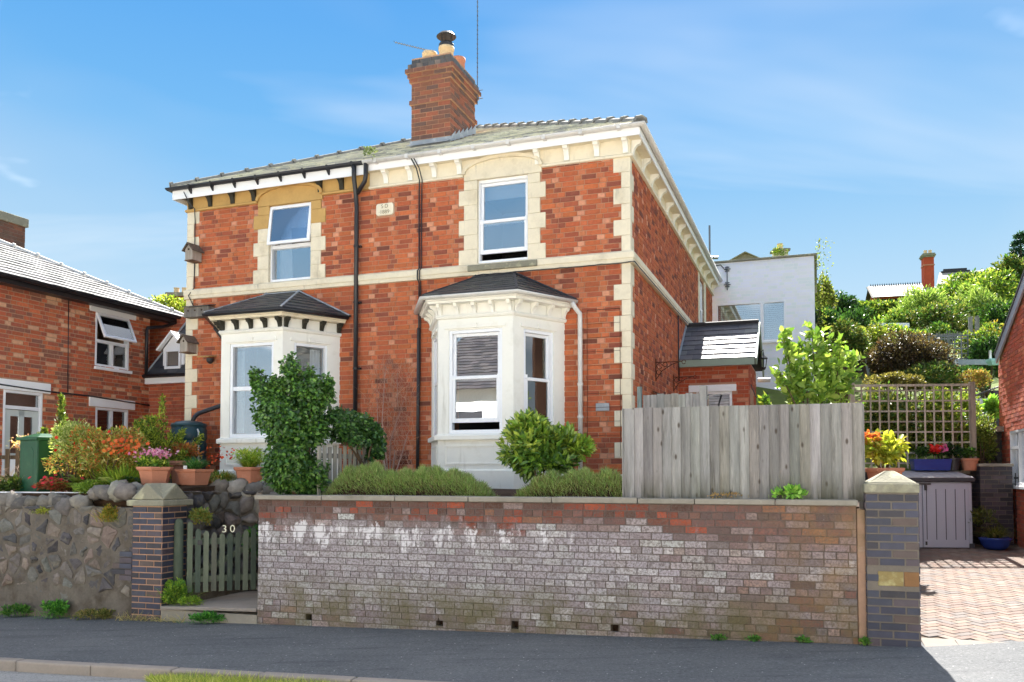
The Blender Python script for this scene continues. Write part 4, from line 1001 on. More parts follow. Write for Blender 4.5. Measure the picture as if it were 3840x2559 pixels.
# ---------------------------------------------------------------- rubble walls on the left
rub = [lin(108,104,98), lin(118,110,104), lin(90,86,86), lin(126,118,108), lin(80,77,78), lin(130,116,106), lin(112,110,104)]
rub2 = [lin(126,120,111), lin(112,107,100), lin(140,134,124), lin(102,98,94)]
SWL = thing('stone_wall', 'rough grey rubble stone street wall, half smeared with old mortar', 'wall', FG)
MB().box(-15, -8.545, .05, .5, -.9, 1.22).obj('wall_core', M['rubble_mortar'], SWL)
rng = random.Random(12)
for p, poly in voronoi(-12.2, -8.545, -.36, 1.24, .165, 7, .88):
    low = p[1] < .12+.10*math.sin(p[0]*3)+.06*rng.random() or (p[0] > -9.3 and p[1] < .75 and rng.random() < .55) or rng.random() < .15
    if p[1] < .08+.08*math.sin(p[0]*4): continue
    if len(poly) < 3: continue
    a = abs(sum(poly[i][0]*poly[(i+1) % len(poly)][1]-poly[(i+1) % len(poly)][0]*poly[i][1] for i in range(len(poly))))/2
    if a < .002: continue
    mb = MB(); stone_face(mb, poly, .008+rng.uniform(0, .03), (.006 if low else rng.uniform(.010, .034)), .03 if not low else .02, jit(rng, rng.choice(rub), .25), rng)
    mb.v = [(x, y+(.05 if not low else .056), z) for x, y, z in mb.v]; mb.obj('stone', M['rubble'], SWL)
x = -12.3
while x < -8.6:
    w = rng.uniform(.10, .20); mb = MB(); hz = rng.uniform(.08, .14)
    rock(mb, (0, 0, 0), (w, rng.uniform(.10, .16), hz), rng, jit(rng, rng.choice(rub2), .25), 9, 6)
    o = mb.obj('coping_rock', M['rubble'], SWL, smooth=True); top = 1.24+(.14 if x > -9.6 else .02)*min(1, max(0, (x+9.9)*1.5)); o.location = (x+w*.7, .17+rng.uniform(-.05, .05), top+rng.uniform(-.03, .05)); o.rotation_euler = (rng.uniform(-.5, .5), rng.uniform(-.6, .6), rng.uniform(0, 6))
    x += w*1.25
for x, z, w in ((-9.3, 1.40, .13), (-9.05, 1.46, .15), (-8.8, 1.45, .13), (-9.5, 1.34, .1), (-8.66, 1.38, .09)):
    mb = MB(); rock(mb, (0,0,0), (w, w*.9, w*.7), rng, jit(rng, rng.choice(rub2), .2), 9, 6); o = mb.obj('coping_rock', M['rubble'], SWL, smooth=True); o.location = (x, .32, z)
RET = thing('retaining_wall', 'rubble stone retaining wall behind the green gate, topped with loose boulders', 'wall', FG)
MB().box(-8.5, -6.70, 1.55, 1.9, -.3, 1.42).obj('wall_core', M['rubble_mortar'], RET)
for p, poly in voronoi(-8.5, -6.72, .0, 1.42, .19, 17, .9):
    a = abs(sum(poly[i][0]*poly[(i+1) % len(poly)][1]-poly[(i+1) % len(poly)][0]*poly[i][1] for i in range(len(poly))))/2
    if a < .003: continue
    mb = MB(); stone_face(mb, poly, .012+rng.uniform(0, .012), rng.uniform(.04, .09), .03, jit(rng, rng.choice(rub), .25), rng); mb.v = [(x, y+1.55, z) for x, y, z in mb.v]; mb.obj('stone', M['rubble'], RET, smooth=True)
for x, z, w in ((-8.45, 1.45, .15), (-8.15, 1.46, .16), (-7.85, 1.44, .14), (-7.55, 1.46, .17), (-7.3, 1.42, .12), (-7.05, 1.44, .14), (-6.85, 1.40, .12), (-7.7, 1.36, .12), (-7.2, 1.33, .13), (-8.0, 1.35, .13)):
    mb = MB(); rock(mb, (0,0,0), (w*1.15, w*.8, w*.75), rng, jit(rng, rng.choice(rub2), .2), 9, 6); o = mb.obj('coping_rock', M['rubble'], RET, smooth=True); o.location = (x, 1.62, z); o.rotation_euler = (rng.uniform(-.4, .4), rng.uniform(-.5, .5), rng.uniform(0, 6))
for p, poly in voronoi(.42, 1.6, -.05, 1.42, .19, 27, .9):
    mb = MB(); stone_face(mb, poly, .012+rng.uniform(0, .012), rng.uniform(.04, .08), .03, jit(rng, rng.choice(rub), .25), rng); place(mb, -8.40, 0, math.pi/2).obj('stone', M['rubble'], RET, smooth=True)
MB().box(-8.6, -8.40, .46, 1.56, -.3, 1.40).obj('return_core', M['rubble_mortar'], RET)
# step and path behind the gate
ST = thing('gate_step', 'low concrete step in front of the green gate', 'step', FG)
MB().prism([(-8.08, -.03, -.035), (-6.685, -.03, .005), (-6.685, 1.5, .005), (-8.08, 1.5, -.035)], (0, 0, .04)).obj('tread', M['kerb'], ST, bevel=.006)
MB().box(-8.2, -6.69, .0, .3, -.5, -.037).obj('riser', M['concrete'], ST)
MB().box(-8.1, -7.9, .46, 1.55, -.1, .22).obj('side_kerb', M['rubble_mortar'], ST)
# ---------------------------------------------------------------- green picket gate
GT = thing('picket_gate', 'weathered green wooden picket gate standing ajar, numbered 30', 'gate', FG)
gcol = [lin(98,106,88), lin(88,98,82), lin(110,114,98), lin(80,90,78)]
gx, gy, ga = -7.96, .30, R(40)
MB().lathe([(.058, .0), (.06, .4), (.057, .95), (.045, 1.0), (.02, 1.02)], 12, (-8.035, .24, .06), rng.choice(gcol)).obj('gate_post', M['timber_green'], GT, smooth=True)
for i in range(10):
    s_ = .04+i*.098; top = .98-.10*math.sin(math.pi*min(1, i/9))+.06*(i == 0); z0 = .13+.012*rng.random()
    m = MB().prism([(s_-.033, -.012, z0), (s_+.033, -.012, z0), (s_+.033, -.012, top-.03), (s_+.012, -.012, top), (s_-.012, -.012, top), (s_-.033, -.012, top-.03)], (0, .02, 0), jit(rng, rng.choice(gcol), .2))
    place(m, gx, gy, ga).obj('picket', M['timber_green'], GT, bevel=.003)
for z0, z1 in ((.26, .34), (.74, .82)):
    place(MB().box(0, 1.0, .010, .05, z0, z1, rng.choice(gcol)), gx, gy, ga).obj('rail', M['timber_green'], GT, bevel=.004)
place(MB().beam((.05, .03, .32), (.9, .03, .78), .03, .07, up=(0,-.3,1), col=gcol[1]), gx, gy, ga).obj('brace', M['timber_green'], GT)
place(MB().lathe([(.05, 0), (.05, .02)], 12, (0, 0, 0)), 0, 0, 0)
lk = MB().box(.13, .19, -.03, -.013, .74, .80); place(lk, gx, gy, ga).obj('latch', M['metal_dark'], GT, bevel=.004)
M['numeral'] = mat('numeral', lin(250,244,214), .5, .03, 4, 0)
for s_, ch_ in ((.455, '3'), (.555, '0')): mesh_text(ch_, .135, (gx+math.cos(ga)*s_+math.sin(ga)*.022, gy+math.sin(ga)*s_-math.cos(ga)*.022, .935), ga, M['numeral'], GT, .004, 'numeral')
# ---------------------------------------------------------------- close-board fence on the wall
def fence_mat():
    m = M['timber_grey'].copy(); m.name = 'fence_timber'; t = m.node_tree; b = t.nodes['Principled BSDF']; c = b.inputs['Base Color'].links[0].from_socket; g = nd(t, 'ShaderNodeNewGeometry').outputs['Position']
    v = nd(t, 'ShaderNodeTexVoronoi', {'Vector': nd(t, 'ShaderNodeMapping', {0: g, 'Scale': (9, 9, 4.2)}).outputs[0], 'Scale': 1.0}).outputs['Distance']
    c = mixc(t, ramp(t, v, [(.07, .85), (.16, .0)]), c, lin(70,58,46))
    z = nd(t, 'ShaderNodeSeparateXYZ', {0: g}).outputs[2]; f = mth(t, 'MULTIPLY', ramp(t, nd(t, 'ShaderNodeMapRange', {0: z, 1: 1.38, 2: 1.9}).outputs[0], [(0.0, 1.0), (.6, 0.0)]), ramp(t, noise(t, nd(t, 'ShaderNodeMapping', {0: g, 'Scale': (6, 6, .8)}).outputs[0], 2.2, 5), [(.36, 0.0), (.62, .85)]))
    c = mixc(t, f, c, lin(84,82,62)); t.links.new(c, b.inputs['Base Color']); return m
M['fence_timber'] = fence_mat()
CF = thing('board_fence', 'tall weathered grey close-board fence standing on the street wall', 'fence', FG)
tim = [lin(150,147,142), lin(138,135,130), lin(158,155,150), lin(130,127,122), lin(144,138,130)]
x = -2.285; i = 0
while x < .03:
    w = .098; zt = 2.352+rng.uniform(-.002, .003); col = jit(rng, rng.choice(tim), .12)
    MB().add([(x,.215,1.385),(x+w+.016,.207,1.385),(x+w+.016,.19,1.385),(x,.208,1.385),(x,.215,zt),(x+w+.016,.207,zt),(x+w+.016,.19,zt),(x,.208,zt)],
             [(0,3,2,1),(4,5,6,7),(0,1,5,4),(1,2,6,5),(2,3,7,6),(3,0,4,7)], col).obj('board', M['fence_timber'], CF)
    x += w; i += 1
MB().box(-2.30, -2.286, .19, .26, 1.385, 2.35, tim[1]).box(.045, .10, .2, .27, 1.2, 2.34, tim[3]).obj('post', M['timber_grey'], CF)
for z_ in (1.6, 2.15): MB().box(-2.28, .04, .217, .26, z_, z_+.07, tim[3]).obj('rail', M['timber_grey'], CF)
CF2 = thing('board_fence', 'short run of grey fence boards behind the tall fence, below the porch', 'fence', FG)
def wpos(px, py, Y):
    a = (px-1176.5)/1960; b = -(py-1014.7)/1960; t = R(2.2); d = Vector((a, math.cos(t)-b*math.sin(t), math.sin(t)+b*math.cos(t))); return CAMP+d*(Y/d.y)
def gq(px, py, yg):      # where the ray of a picture point meets the upright plane yg behind the street wall
    a = wpos(px, py, 1.0)-CAMP; nx, ny = -math.sin(FG[2]), math.cos(FG[2])
    t = (yg-((CAMP.x-FG[0])*nx+(CAMP.y-FG[1])*ny))/(a.x*nx+a.y*ny); return CAMP+a*t
q0, q1 = wpos(1478, 940, 10.8), wpos(1612, 940, 10.5); f2 = (q0.x, q0.y, math.atan2(q1.y-q0.y, q1.x-q0.x)); CF2.location = (q0.x, q0.y, 0); CF2.rotation_euler = (0, 0, f2[2])
for i in range(8): MB().box(i*.09, i*.09+.086, 0, .016, 1.5, 2.655+rng.uniform(-.01, .01), jit(rng, rng.choice(tim), .12)).obj('board', M['timber_grey'], CF2)
MB().box(.72, .80, -.03, .06, 1.5, 2.74, tim[2]).obj('post', M['timber_grey'], CF2); MB().box(-.07, -.02, -.03, .03, 1.5, 2.76, lin(120,130,126)).obj('post', M['timber_grey'], CF2)
LT = thing('lean_to_shed', 'low brown timber lean-to against the side of the house', 'shed', FH)
MB().prism([(.03, 1.55, 2.95), (.42, 1.55, 2.78), (.42, 3.6, 2.78), (.03, 3.6, 2.95)], (0, 0, .02)).obj('shed_roof', M['rusty'], LT)
for k in range(3): MB().box(.03, .40, 1.6, 1.62, 1.5+k*.42, 1.5+k*.42+.40, lin(150,118,84)).obj('board', M['timber_grey'], LT)
# ---------------------------------------------------------------- driveway
DZ = lambda y: .045+.053*y
mb = MB(); mb.add([(.50,-.22,DZ(-.22)-.012),(9,-.22,DZ(-.22)-.012),(9,12,DZ(12)-.012),(.50,12,DZ(12)-.012)], [(0,1,2,3)]); DR = mb.obj('driveway', M['paver_joint'], fix=False); DR.location = (FG[0], FG[1], 0); DR.rotation_euler = (0, 0, FG[2]); tag(DR, kind='structure')
pv = [lin(118,104,95), lin(110,96,88), lin(124,111,102), lin(110,102,97), lin(120,101,91)]
ang = R(38); ca, sa = math.cos(ang), math.sin(ang); items = []
for r_ in range(-70, 110):
    for c_ in range(-40, 40):
        for (px_, py_, wx, wy) in ((r_+4*c_, r_, 2, 1), (r_+4*c_+3, r_, 1, 2)):
            cx_, cy_ = (px_+wx/2)*.101, (py_+wy/2)*.101; X = ca*cx_-sa*cy_+3; Y = sa*cx_+ca*cy_+3
            if .58 < X < 6.5 and .38 < Y < 7.3: items.append((X, Y, wx > wy))
items = [(rank_key(to_world(FG, X, Y, DZ(Y))), X, Y, h_) for X, Y, h_ in items]; items.sort(); items = [q for q in items if q[0] < 1e5 or q[1] < 3]
pmesh = [MB().add([(-.0995,-.0495,-.012),(.0995,-.0495,-.012),(.0995,.0495,-.012),(-.0995,.0495,-.012),(-.095,-.045,0),(.095,-.045,0),(.095,.045,0),(-.095,.045,0)], [(4,5,6,7),(0,1,5,4),(1,2,6,5),(2,3,7,6),(3,0,4,7)], jit(rng, c_, .08)).mesh('paver', M['paver']) for c_ in pv for _ in range(2)]
rest = MB()
for i, (_, X, Y, h_) in enumerate(items):
    a_ = ang+(0 if h_ else math.pi/2); z_ = DZ(Y)+rng.uniform(-.001, .002)
    if i < 300:
        o = bpy.data.objects.new('paver', rng.choice(pmesh)); link(o, DR); o.location = (X, Y, z_); o.rotation_euler = (.053, 0, a_)
        o.rotation_euler = (Matrix.Rotation(.053, 3, 'X') @ Matrix.Rotation(a_, 3, 'Z')).to_euler()
    else:
        c_, s_ = math.cos(a_), math.sin(a_); vv = [(-.095,-.045),(.095,-.045),(.095,.045),(-.095,.045)]
        P4 = [(X+c_*u-s_*v, Y+s_*u+c_*v) for u, v in vv]; rest.add([(x_, y_, DZ(y_)) for x_, y_ in P4], [(0,1,2,3)], jit(rng, rng.choice(pv), .08))
rest.obj('paving', M['paver'], DR, fix=False, kind='stuff')
for i in range(20):   # border course of long pale blocks along the street edge
    x_ = .58+i*.305; MB().prism([(x_, -.075, DZ(-.075)-.02), (x_+.30, -.075, DZ(-.075)-.02), (x_+.30, .36, DZ(.36)-.02), (x_, .36, DZ(.36)-.02)], (0, 0, .021), lin(126,118,110)).obj('border_block', M['paver'], DR, bevel=.003)
DC = thing('drain_channel', 'pale slotted drain channel across the foot of the driveway', 'drain', FG)
dz = DZ(-.14)-.004
MB().box(.54, 7, -.215, -.085, dz-.05, dz-.03).obj('trough', M['soil'], DC)
MB().box(.54, 7, -.222, -.196, dz-.05, dz+.004).obj('edge_rail', M['white_plastic'], DC); MB().box(.54, 7, -.104, -.078, dz-.05, dz+.004).obj('edge_rail', M['white_plastic'], DC)
bme = MB().box(-.007, .007, -.195, -.105, -.02, .0).mesh('grate_bar', M['white_plastic'])
for i in range(60):
    o = bpy.data.objects.new('grate_bar', bme); link(o, DC); o.location = (.55+i*.0262, 0, dz)
# ---------------------------------------------------------------- storage box, back wall, pots on the right
SB = thing('storage_box', 'grey plastic garden storage box with double doors and dark pitched lid', 'storage box', loc=(7.64, 14.2, .40)); SB.rotation_euler = (0, 0, R(-6))
bx0 = -1.46
MB().box(bx0, 0, .02, .72, .0, 1.12).obj('body', M['grey_box'], SB, bevel=.01)
for a, b_ in ((bx0+.03, -.795), (-.785, -.055)):
    D_ = MB().box(a, b_, -.012, .018, .03, 1.10).obj('door', M['grey_box'], SB, bevel=.006)
    n = 5
    for k in range(n): xx = a+.06+(b_-a-.12)*k/(n-1); MB().box(xx-.006, xx+.006, -.0145, -.0125, .16, 1.0).obj('door_groove', M['grey_dark'], D_)
MB().box(-.052, -.002, -.006, .0185, .09, 1.10).obj('corner_post', M['grey_box'], SB, bevel=.004)
MB().box(bx0, .02, .0, .74, -.02, .028).obj('plinth', M['grey_dark'], SB); MB().box(-.05, .03, -.01, .2, -.02, .10).obj('foot', M['grey_dark'], SB)
MB().prism([(bx0-.03, -.05, 1.125), (bx0-.03, .78, 1.125), (bx0-.03, .78, 1.27), (bx0-.03, .70, 1.30), (bx0-.03, -.05, 1.185)], (1.53, 0, 0)).obj('lid', M['grey_dark'], SB, bevel=.01)
M['lid_top'] = mat('lid_top', lin(160,160,164), .5, .15, 6, .3, 50)
for k in range(11): MB().prism([(bx0+.0+k*.135, -.04, 1.190), (bx0+.125+k*.135, -.04, 1.190), (bx0+.125+k*.135, .69, 1.302), (bx0+k*.135, .69, 1.302)], (0, 0, .008)).obj('lid_rib', M['lid_top'], SB)
MB().box(-.93, -.66, -.045, -.014, 1.075, 1.10).box(-.76, -.72, -.04, -.014, .98, 1.07).obj('latch', M['black_plastic'], SB, bevel=.004)
MB().box(-.755, -.725, -.022, -.013, .07, .13).obj('lock_plate', M['black_plastic'], SB)
FB = (8.05, 15.0, R(-6))
BW = thing('back_wall', 'low brown brick retaining wall behind the storage box carrying flower pots', 'wall'); BW.location = (FB[0], FB[1], 0); BW.rotation_euler = (0, 0, FB[2])
MB().box(-3.0, .0, 0, .3, .2, 1.66).obj('wall_core', M['mortar_grey'], BW)
bp = variants([(lin(112,72,58), 3), (lin(90,66,58), 3), (lin(130,84,64), 2)], 3)
lay(BW, FB, [(bond(-2.4, 0, .36, 1.66, kind='s'), 0, 0, 0)], M['brick'], palette(bp), seed=51)
MB().box(-3.0, .0, -.03, .33, 1.662, 1.71).obj('coping', M['concrete'], BW, bevel=.006)
PB = thing('brick_pier', 'dark blue brick pier beside the storage box', 'pier'); FP = (8.02, 14.62, R(-6)); PB.location = (FP[0], FP[1], 0); PB.rotation_euler = (0, 0, FP[2])
MB().box(0, .52, 0, .5, .2, 1.78).obj('pier_core', M['mortar_grey'], PB)
dk = variants([(lin(62,58,66), 3), (lin(50,48,54), 3), (lin(80,72,76), 1)], 3)
lay(PB, FP, [(bond(0, .52, .36, 1.78, kind='s'), 0, 0, 0), (bond(0, .5, .36, 1.78, kind='s'), .0, .5, -math.pi/2)], M['blue_brick'], palette(dk), seed=52)
MB().box(-.02, .54, -.02, .52, 1.782, 1.83).obj('cap_slab', M['concrete'], PB, bevel=.006)
# ---------------------------------------------------------------- cottage on the left
HPI = math.pi/2
CT = thing('brick_cottage', 'orange brick cottage on the left with pale tiled hipped roof and white window frames', 'house', FN)
UW = (-1.41, -.56, 3.72, 4.77); LW2 = (-1.37, -.55, 2.05, 2.935); DW = (-3.34, -2.56, 1.2, 3.09)
c = MB(); wall_cells(c, -5.2, 0, .8, 5.0, [UW, LW2, DW], 0, .25); place(c, 0, 0, HPI); c.box(-6, -.252, -.25, 0, .8, 5.0).box(-6.6, -.252, -5.2, -4.95, .8, 5.0).prism([(.0, -5.2, 5.0), (-6.6, -5.2, 5.0), (-3.35, -5.2, 6.7)], (0, .25, 0)).box(-6.6, -6.35, -4.948, -.252, .8, 5.0)
c.obj('wall', M['mortar_pale'], CT)
ol = [(-1.56, -.40, 4.76, 4.87), (-1.53, -.39, 2.94, 3.125), (-4.4, -2.41, 3.09, 3.275)]
cp = variants([(lin(204,112,76), 28), (lin(186,98,68), 25), (lin(166,92,70), 20), (lin(140,92,76), 14), (lin(222,168,134), 12)], 4)
lay(CT, FN, [(bond(-5.2, 0, 1.2, 5.0, [UW, LW2, DW]+ol, j=.013, L=.212, hd=.1), 0, 0, HPI), (bond(-6.6, 0, 1.2, 5.0, j=.013, L=.212, hd=.1), 0, -5.2, 0)], M['brick'], palette(cp), seed=61)
for a in ol: place(MB().box(a[0], a[1], -.03, .1, a[2]+.004, a[3]-.004), 0, 0, HPI).obj('lintel', M['white_paint'], CT, bevel=.006)
Wc = (0, 0, HPI)
w = window(CT, *UW, W=Wc, style='tilt', split=4.22, open_=.42, y=.03, glass='glass_clear'); place(MB().box(-1.01, -.955, .0, .06, 3.78, 4.2), *Wc).obj('mullion', M['upvc'], w)
place(MB().box(-1.43, -.50, -.05, .06, 3.66, 3.718), *Wc).obj('sill', M['white_paint'], CT, bevel=.005)
w = window(CT, *LW2, W=Wc, style='fixed', bars=1, y=.03, glass='glass_clear')
w = window(CT, DW[0], DW[1], DW[2], DW[3], W=Wc, style='fixed', split=2.80, y=.03, name='door_frame', glass='glass_clear', room=False)
d = place(border(border(MB().box(-3.28, -2.62, .03, .06, 1.3, 1.9), -3.28, -2.62, 1.9, 2.76, .11, .03, .06), -3.0, -2.9, 1.9, 2.76, .05, .03, .06), *Wc).obj('door', mat('door_paint', lin(206,214,210), .4, .05, 4, .03), CT)
for a in ((-3.17, -3.0), (-2.9, -2.73)): place(MB().box(a[0], a[1], .04, .046, 1.95, 2.66), *Wc).obj('door_pane', M['glass_clear'], d)
place(MB().box(-3.4, -2.5, .12, .14, 1.2, 3.1), *Wc).obj('hallway', M['room'], CT)
pipe([(.03, -4.4, 3.20), (.03, -2.4, 3.13), (.035, -1.5, 3.13), (.03, 0, 3.07)], .013, 'black_plastic', CT, 'cable', 6)
pipe([(.012, -2.05, 4.9), (.012, -2.03, 3.15)], .008, 'black_plastic', CT, 'cable', 5)
pipe([(.20, .55, 4.88), (.06, .45, 4.80), (.06, .30, 4.75), (.06, -.12, 4.66), (.06, -.14, 4.6), (.06, -.14, 3.66)], .034, 'black_plastic', CT)
e0, e1 = (.25, -5.3, 5.0), (.25, 1.0, 5.0); t_ = 3.6; r0, r1 = (.25-t_, -5.3, 5.0+.5*t_), (.25-t_, 1.0-t_, 5.0+.5*t_); e2 = (-7.0, 1.0, 5.0)
rf = MB().add([e0, e1, r1, r0, e2, (-7.0, -5.3, 5.0)], [(0,1,2,3), (1,4,2), (3,2,4,5)]).obj('roof', M['grey_dark'], CT, fix=False)
roof_tiles(rf, FN, [e0, e1, r1, r0], M['tile_pale'], [lin(118,117,115), lin(106,105,104), lin(128,127,125)], w=.30, e=.22, t=.02, seed=62, lift=.004)
hip_tiles(e1, r1, rf, mat('hip_pale', lin(200,198,192), .7, .15, 5, .2), .45, .11)
MB().sweep([(.0, 4.86), (.22, 4.86), (.22, 5.0), (.0, 5.0)], [(0, -5.3), (0, 1.0)]).obj('fascia', M['black_plastic'], CT)
g = [(.285+.055*math.cos(t), 4.99+.055*math.sin(t)) for t in np.linspace(math.pi, 2*math.pi, 8)]
MB().sweep(g, [(0, -5.3), (0, 1.05)], closed_prof=False, caps=False).obj('gutter', M['black_plastic'], CT, smooth=True)
p = wpos(20, 560, 17.5); 
cc = MB().box(-.42, .25, -.25, .45, 5.8, 6.95); K = cc.obj('chimney', M['mortar_grey'], CT); K.matrix_world = Matrix.Identity(4)
ci = xf(FN).inverted() @ Vector((p.x-.25, p.y, 0)); K.location = (ci.x, ci.y, 0)
FK = (*to_world(FN, ci.x, ci.y)[:2], FN[2])
lay(K, FK, [(bond(-.42, .25, 6.0, 6.93, kind='s'), 0, -.25, 0), (bond(-.25, .45, 6.0, 6.93, kind='s'), .25, 0, HPI)], M['brick'], palette(variants([(lin(120,84,68), 3), (lin(104,80,68), 3), (lin(136,92,70), 1)], 3)), seed=63, nmax=120)
MB().box(-.46, .29, -.29, .49, 6.2, 6.27).obj('corbel_course', M['rubble_mortar'], K); MB().box(-.47, .30, -.30, .50, 6.86, 7.04).obj('chimney_cap', M['lichen_stone'], K, bevel=.01)
# wing with a dormer
c = MB(); c.box(.002, 3.0, .002, .25, .8, 3.5); c.box(-2.5, 1.2, .55, .8, 2.5, 5.0); c.obj('wing_wall', M['mortar_pale'], CT)
lay(CT, FN, [(bond(.01, 2.2, 1.2, 3.5), 0, 0, 0), (bond(-.9, 1.2, 3.5, 4.98), 0, .55, 0)], M['brick'], palette(variants([(lin(180,98,72), 3), (lin(160,86,66), 3), (lin(196,106,72), 2)], 3)), seed=64, nmax=60, name='wing_brick')
MB().box(.0, 3.0, -.12, .0, 3.50, 3.62).obj('wing_fascia', M['white_paint'], CT); pipe([(-.04, -.16, 3.66), (3.0, -.16, 3.66)], .04, 'black_plastic', CT, 'wing_gutter')
MB().add([(.0,-.1,3.66), (3.0,-.1,3.66), (3.0,.62,4.95), (.52,.62,4.95)], [(0,1,2,3)]).obj('wing_roof', M['grey_dark'], CT, fix=False)
roof_tiles(CT, FN, [(.0,-.1,3.66), (3.0,-.1,3.66), (3.0,.62,4.95), (.52,.62,4.95)], M['slate_new'], [lin(66,68,74), lin(58,60,66), lin(76,78,82)], w=.26, e=.2, t=.014, seed=65, name='wing_slate', lift=.004, nmax=60)
MB().beam((.0,-.12,3.69), (.52,.60,4.98), .05, .03).obj('lead_hip', M['lead'], CT)
dm = MB().box(.36, .90, .0, .7, 3.74, 4.22); dm.prism([(.36, .0, 4.22), (.90, .0, 4.22), (.63, .0, 4.50)], (0, .7, 0)); DM = dm.obj('dormer', M['white_paint'], CT)
window(DM, .43, .83, 3.80, 4.20, style='fixed', flat=DM, room=False, y=-.01, glass='glass_clear'); MB().box(.47, .79, -.002, .0, 3.84, 4.17).obj('dormer_room', M['room'], DM)
MB().beam((.28, -.06, 4.19), (.64, -.06, 4.56), .04, .09, up=(0,-1,0)).beam((.98, -.06, 4.19), (.62, -.06, 4.56), .04, .09, up=(0,-1,0)).obj('bargeboard', M['white_paint'], DM)
roof_tiles(DM, FN, [(1.0, -.1, 4.18), (1.0, .7, 4.18), (.63, .7, 4.56), (.63, -.1, 4.56)], M['tile_pale'], [lin(176,168,160), lin(150,146,140)], w=.16, e=.13, t=.014, seed=66, name='dormer_slate'); roof_tiles(DM, FN, [(.26, .7, 4.18), (.26, -.1, 4.18), (.63, -.1, 4.56), (.63, .7, 4.56)], M['tile_pale'], [lin(176,168,160), lin(150,146,140)], w=.16, e=.13, t=.014, seed=67, name='dormer_slate')
MB().box(.34, .92, -.04, .02, 3.72, 3.76).obj('dormer_sill', M['white_paint'], DM)
# ---------------------------------------------------------------- white painted building behind
WB = thing('white_building', 'flat-topped white painted brick building behind the porch', 'building', FH)
WY = 10.34; WH = (.07, 1.77, 4.97, 6.0)
c = MB(); wall_cells(c, -.3, 2.45, 1.0, 7.05, [WH], WY, WY+.25); c.box(2.2, 2.45, WY+.252, 15, 1.0, 7.05)
c.obj('wall', M['white_paint'], WB)
lay(WB, FH, [(bond(-.28, 2.45, 2.4, 7.04, [WH], j=.008), 0, WY, 0), (bond(0, 4, 2.4, 7.04, j=.008), 2.45, WY, HPI)], mat('white_brick', attr=True, rough=.6, var=.05, vs=5, bump=.15, bs=60), palette(variants([(lin(246,246,250), 3), (lin(240,240,244), 2)], 2, .03)), seed=71, proud=(.002, .005), nmax=300)
MB().box(-.3, 2.52, WY-.06, WY+.3, 7.052, 7.10).box(2.16, 2.52, WY+.302, 15, 7.052, 7.10).obj('coping', M['lichen_stone'], WB, bevel=.008)
w = window(WB, *WH, W=(0, WY, 0), style='fixed', y=.03, glass='glass'); 
MB().box(1.16, 1.24, WY-.01, WY+.09, 5.02, 5.96).obj('mullion', M['upvc'], w); MB().box(.05, 1.80, WY-.06, WY+.05, 4.93, 4.97).obj('sill', M['white_paint'], WB, bevel=.004)
blind(w, .12, 1.15, 5.45, 5.94, (0, WY, 0), .12, .05, .3); blind(w, 1.26, 1.72, 5.05, 5.94, (0, WY, 0), .12, .05, .3)
tp_ = MB(); 
for z_ in (6.88, 6.48):
    for k in range(6): a = k*math.pi/3; tp_.lathe([(.028, -.01), (.034, .0), (.028, .01)], 8, (.36+.055*math.cos(a), WY-.02, z_+.055*math.sin(a)))
    tp_.lathe([(.04, -.02), (.05, 0), (.04, .02)], 8, (.36, WY-.03, z_))
tp_.tube([(.36, WY-.03, 6.95), (.36, WY-.03, 6.34)], .014, 6); tp_.obj('wall_tie_plate', M['metal_grey'], WB)
pipe([(.05, WY-.05, 6.98), (.2, WY-.03, 7.0), (.28, WY-.03, 6.9)], .012, 'black_plastic', WB, 'cable', 6)
sp_ = MB(); q = wpos(1631, 600, 26); sp_.tube([(q.x, q.y, q.z-1.2), (q.x, q.y, q.z+1.1)], .03, 6); sp_.tube([(q.x-.25, q.y, q.z+.1), (q.x+.25, q.y, q.z+.1)], .05, 6); sp_.tube([(q.x-.15, q.y, q.z+.1), (q.x-.2, q.y, q.z+.6)], .02, 5)
tag(sp_.obj('roof_finial', M['metal_grey']), 'thin grey metal mast rising just behind the house eaves, left of the white building', 'mast')
# ---------------------------------------------------------------- brick house on the right edge
RH = thing('brick_house', 'red brick gable-ended house cut off by the right edge, with white window', 'house', FR)
RWn = (.86, 2.1, 1.45, 2.40)
rk = lambda s: 3.74+.39*s
c = MB(); c.prism([(0, 0, .2), (.84, 0, .2), (.84, 0, rk(.84)), (0, 0, rk(0))], (0, .25, 0)).prism([(.842, 0, .2), (2.1, 0, .2), (2.1, 0, 1.45), (.842, 0, 1.45)], (0, .25, 0)).prism([(.842, 0, 2.40), (2.1, 0, 2.40), (2.1, 0, rk(2.1)), (.842, 0, rk(.842))], (0, .25, 0)).prism([(2.102, 0, .2), (5, 0, .2), (5, 0, rk(5)), (2.102, 0, rk(2.1))], (0, .25, 0))
place(c, 0, 0, -HPI).obj('wall', M['mortar'], RH)
rb = [q for q in bond(0, 4.2, .3, 5.6, [RWn], kind='s') if q[3] < rk(q[0])]
rp = variants([(lin(204,104,76), 3), (lin(192,94,70), 3), (lin(182,98,80), 2), (lin(216,126,96), 1)], 3)
lay(RH, FR, [(rb, 0, 0, -HPI)], M['brick'], palette(rp), seed=81)
place(MB().beam((.05, -.045, rk(.05)+.02), (5, -.045, rk(5)+.02), .17, .03, up=(0,-1,0.0)), 0, 0, -HPI).obj('bargeboard', M['grey_box'], RH)
place(MB().prism([(.0, -.075, rk(.0)+.11), (5, -.075, rk(5)+.11), (5, .3, rk(5)+.11), (.0, .3, rk(.0)+.11)], (0, 0, .045)), 0, 0, -HPI).obj('roof_edge', M['grey_dark'], RH)
w = window(RH, *RWn, W=(0, 0, -HPI), style='fixed', bars=1, y=.03); place(MB().box(.9, 1.5, .0, .08, 2.08, 2.13), 0, 0, -HPI).obj('transom', M['upvc'], w)
